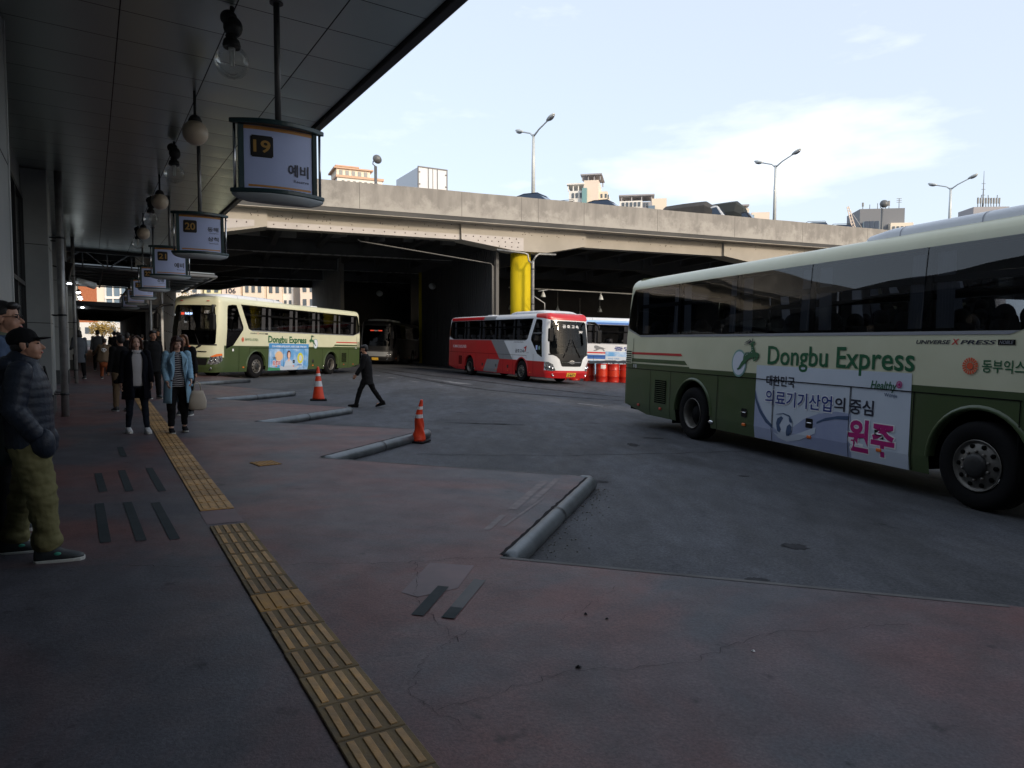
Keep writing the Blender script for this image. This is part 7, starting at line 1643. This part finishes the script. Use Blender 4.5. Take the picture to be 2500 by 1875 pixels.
# antenna topped block at the far right and its mast
t_ = thing('antenna_block', 'grey block crowned with cell antennas above the near coach roof', 'building', (170, Y, 0)); block(t_, 0, 5, 12, 10, 0, 51.5, 'apt_grey', R(-5))
for k in range(9):
    x = -4+.95*k; mb = MB(); mb.tube([(x, 2, 51.5), (x+.3*math.sin(k), 2, 55.2+.8*math.sin(k*2))], .13, 5); mb.box((x-.22, 1.8, 53), (x+.22, 2.2, 55)); mb.build('antenna', 'truss', t_)
mb = MB(); mb.tube([(-2.3, 2, 51.5), (-2.2, 2, 58), (-2.2, 2, 64.5)], [.25, .15, .06], 6)
for z in (56, 58, 60): mb.tube([(-2.9, 2, z), (-1.5, 2, z)], .07, 5)
mb.build('mast', 'truss', t_)
# apartment rows seen through the opening under the flyover
AG = 'sunlit apartment blocks seen below the flyover'
def apt(x, w_, m_, label, y=150, z=34, cols=3, rz=0., wm='apt_window', extra=None):
    t_ = thing('apartment_block', label, 'building', (x, y, 0), 0, AG); block(t_, 0, 6, w_, 12, -2, z, m_, rz)
    facade(t_, 0, -.06, w_*.88, rz, 6.4, 18.4, cols, 4, w_*.88/cols*.5, 1.5, wm); 
    if extra: extra(t_)
    return t_
apt(-69.6, 6.0, 'apt_white', 'leftmost white apartment block seen under the flyover')
apt(-64.0, 3.6, 'apt_yellow', 'narrow pale yellow apartment block seen under the flyover', cols=2)
def n106(t_):
    mb = MB(); add_text(mb, '106', lambda a, b: Vector((a, -.08, b)), -1.05, 1.05, 12.9, 14.0, .02); mb.build('lettering', 'lettering_dark', t_)
t_ = thing('apartment_block', 'peach gable wall with the number 106 seen under the flyover', 'building', (-59.9, 149.5, 0), 0, AG); block(t_, 0, 6, 3.9, 12, -2, 34, 'apt_peach'); n106(t_); win(t_, (1.2, -.06, 9.5), 0, .7, 1.2)
apt(-55.3, 4.6, 'apt_beige', 'beige apartment block right of the number 106', cols=3)
apt(-51.2, 3.2, 'apt_peach', 'peach apartment block with grey strips near the right end of the opening', y=151, cols=2)
apt(-48.6, 2.4, 'apt_white', 'slim white apartment block before the gap of sky', y=152, cols=2)
apt(-43.0, 3.4, 'apt_peach', 'last peach apartment block at the right edge of the opening', y=148, cols=2)
t_ = thing('cable', 'black cable slung across the bright opening below the flyover', 'cable', (-22, 76, 8)); mb = MB(); mb.tube([Vector((-33.5, 76, 8.6)).lerp(Vector((-18.5, 76, 5.9)), k/12)+Vector((0, 0, -.5*math.sin(math.pi*k/12))) for k in range(13)], .06, 6); mb.build('wire', 'black_plastic', t_)
# sunlit buildings at the far end of the platform
t_ = thing('brick_building', 'sunlit orange brick building with a glazed corner beyond the dark canopies', 'building', (-68.2, 112, 0)); block(t_, -1.6, 5, 7.0, 10, -2, 16, 'brick_orange'); block(t_, 2.6, 4, 1.4, 8, -2, 17, 'apt_beige', 0, 'corner'); block(t_, 6.2, 5, 6, 10, -2, 17, 'curtain_glass', 0, 'glass_facade')
mb = MB()
for k in range(5): mb.box((3.3+1.2*k, -.25, 2), (3.45+1.2*k, .0, 17))
for k in range(5): mb.box((3.3, -.3, 4+2.6*k), (9.2, -.05, 4.4+2.6*k))
mb.build('glazing_bars', 'apt_white', t_)
for k in range(4):
    mb = MB(); mb.box((-2.6, -.1, 8+1.5*k), (-1.6, .05, 8.5+1.5*k)); mb.build('window', 'black_plastic', t_)
t_ = thing('white_building', 'bright white building at the far end of the dark platform', 'building', (-62, 104, 0)); block(t_, 0, 3, 16, 6, -2, 5.2, 'apt_white')
facade(t_, 0, -.05, 14, 0, 1.2, 5.0, 8, 2, 1.0, .9)
# garden trees in the bright gaps
def tree(label, x, y, z, h_, r_, m_, seed, n=900):
    rnd = random.Random(seed); t_ = thing('tree', label, 'tree', (x, y, z)); mb = MB(); mb.tube([(0, 0, 0), (.05, 0, h_*.4), (0, .05, h_*.8)], [.16, .11, .04], 8)
    for k in range(7): a = k*.9; mb.tube([(0, 0, h_*(.4+.05*k)), (r_*.6*math.cos(a), r_*.6*math.sin(a), h_*(.6+.05*k))], [.06, .015], 6)
    mb.build('trunk', 'bark', t_); mb = MB()
    for k in range(n):
        a, b = rnd.uniform(0, 6.28), rnd.gauss(0, .5); rr = r_*rnd.uniform(.2, 1)*(1+.25*math.sin(a*3)); c = Vector((rr*math.cos(a)*math.cos(b), rr*math.sin(a)*math.cos(b), h_*.72+rr*math.sin(b)*.9)); q = rnd.uniform(.09, .2)
        u1 = Vector((rnd.uniform(-1, 1), rnd.uniform(-1, 1), rnd.uniform(-1, 1))).normalized(); u2 = u1.orthogonal().normalized(); mb.face([c-u1*q, c+u2*q*.5, c+u1*q, c-u2*q*.5])
    mb.build('crown', m_, t_, keep=True)
tree('yellowing tree top just above the roof of the cream coach', -41.5, 90, 2.5, 6.6, 1.9, 'leaf_gold', 1)
tree('golden tree in front of the bright far end of the platform', -57.5, 98, 1.7, 3.4, 1.8, 'leaf_gold', 2)
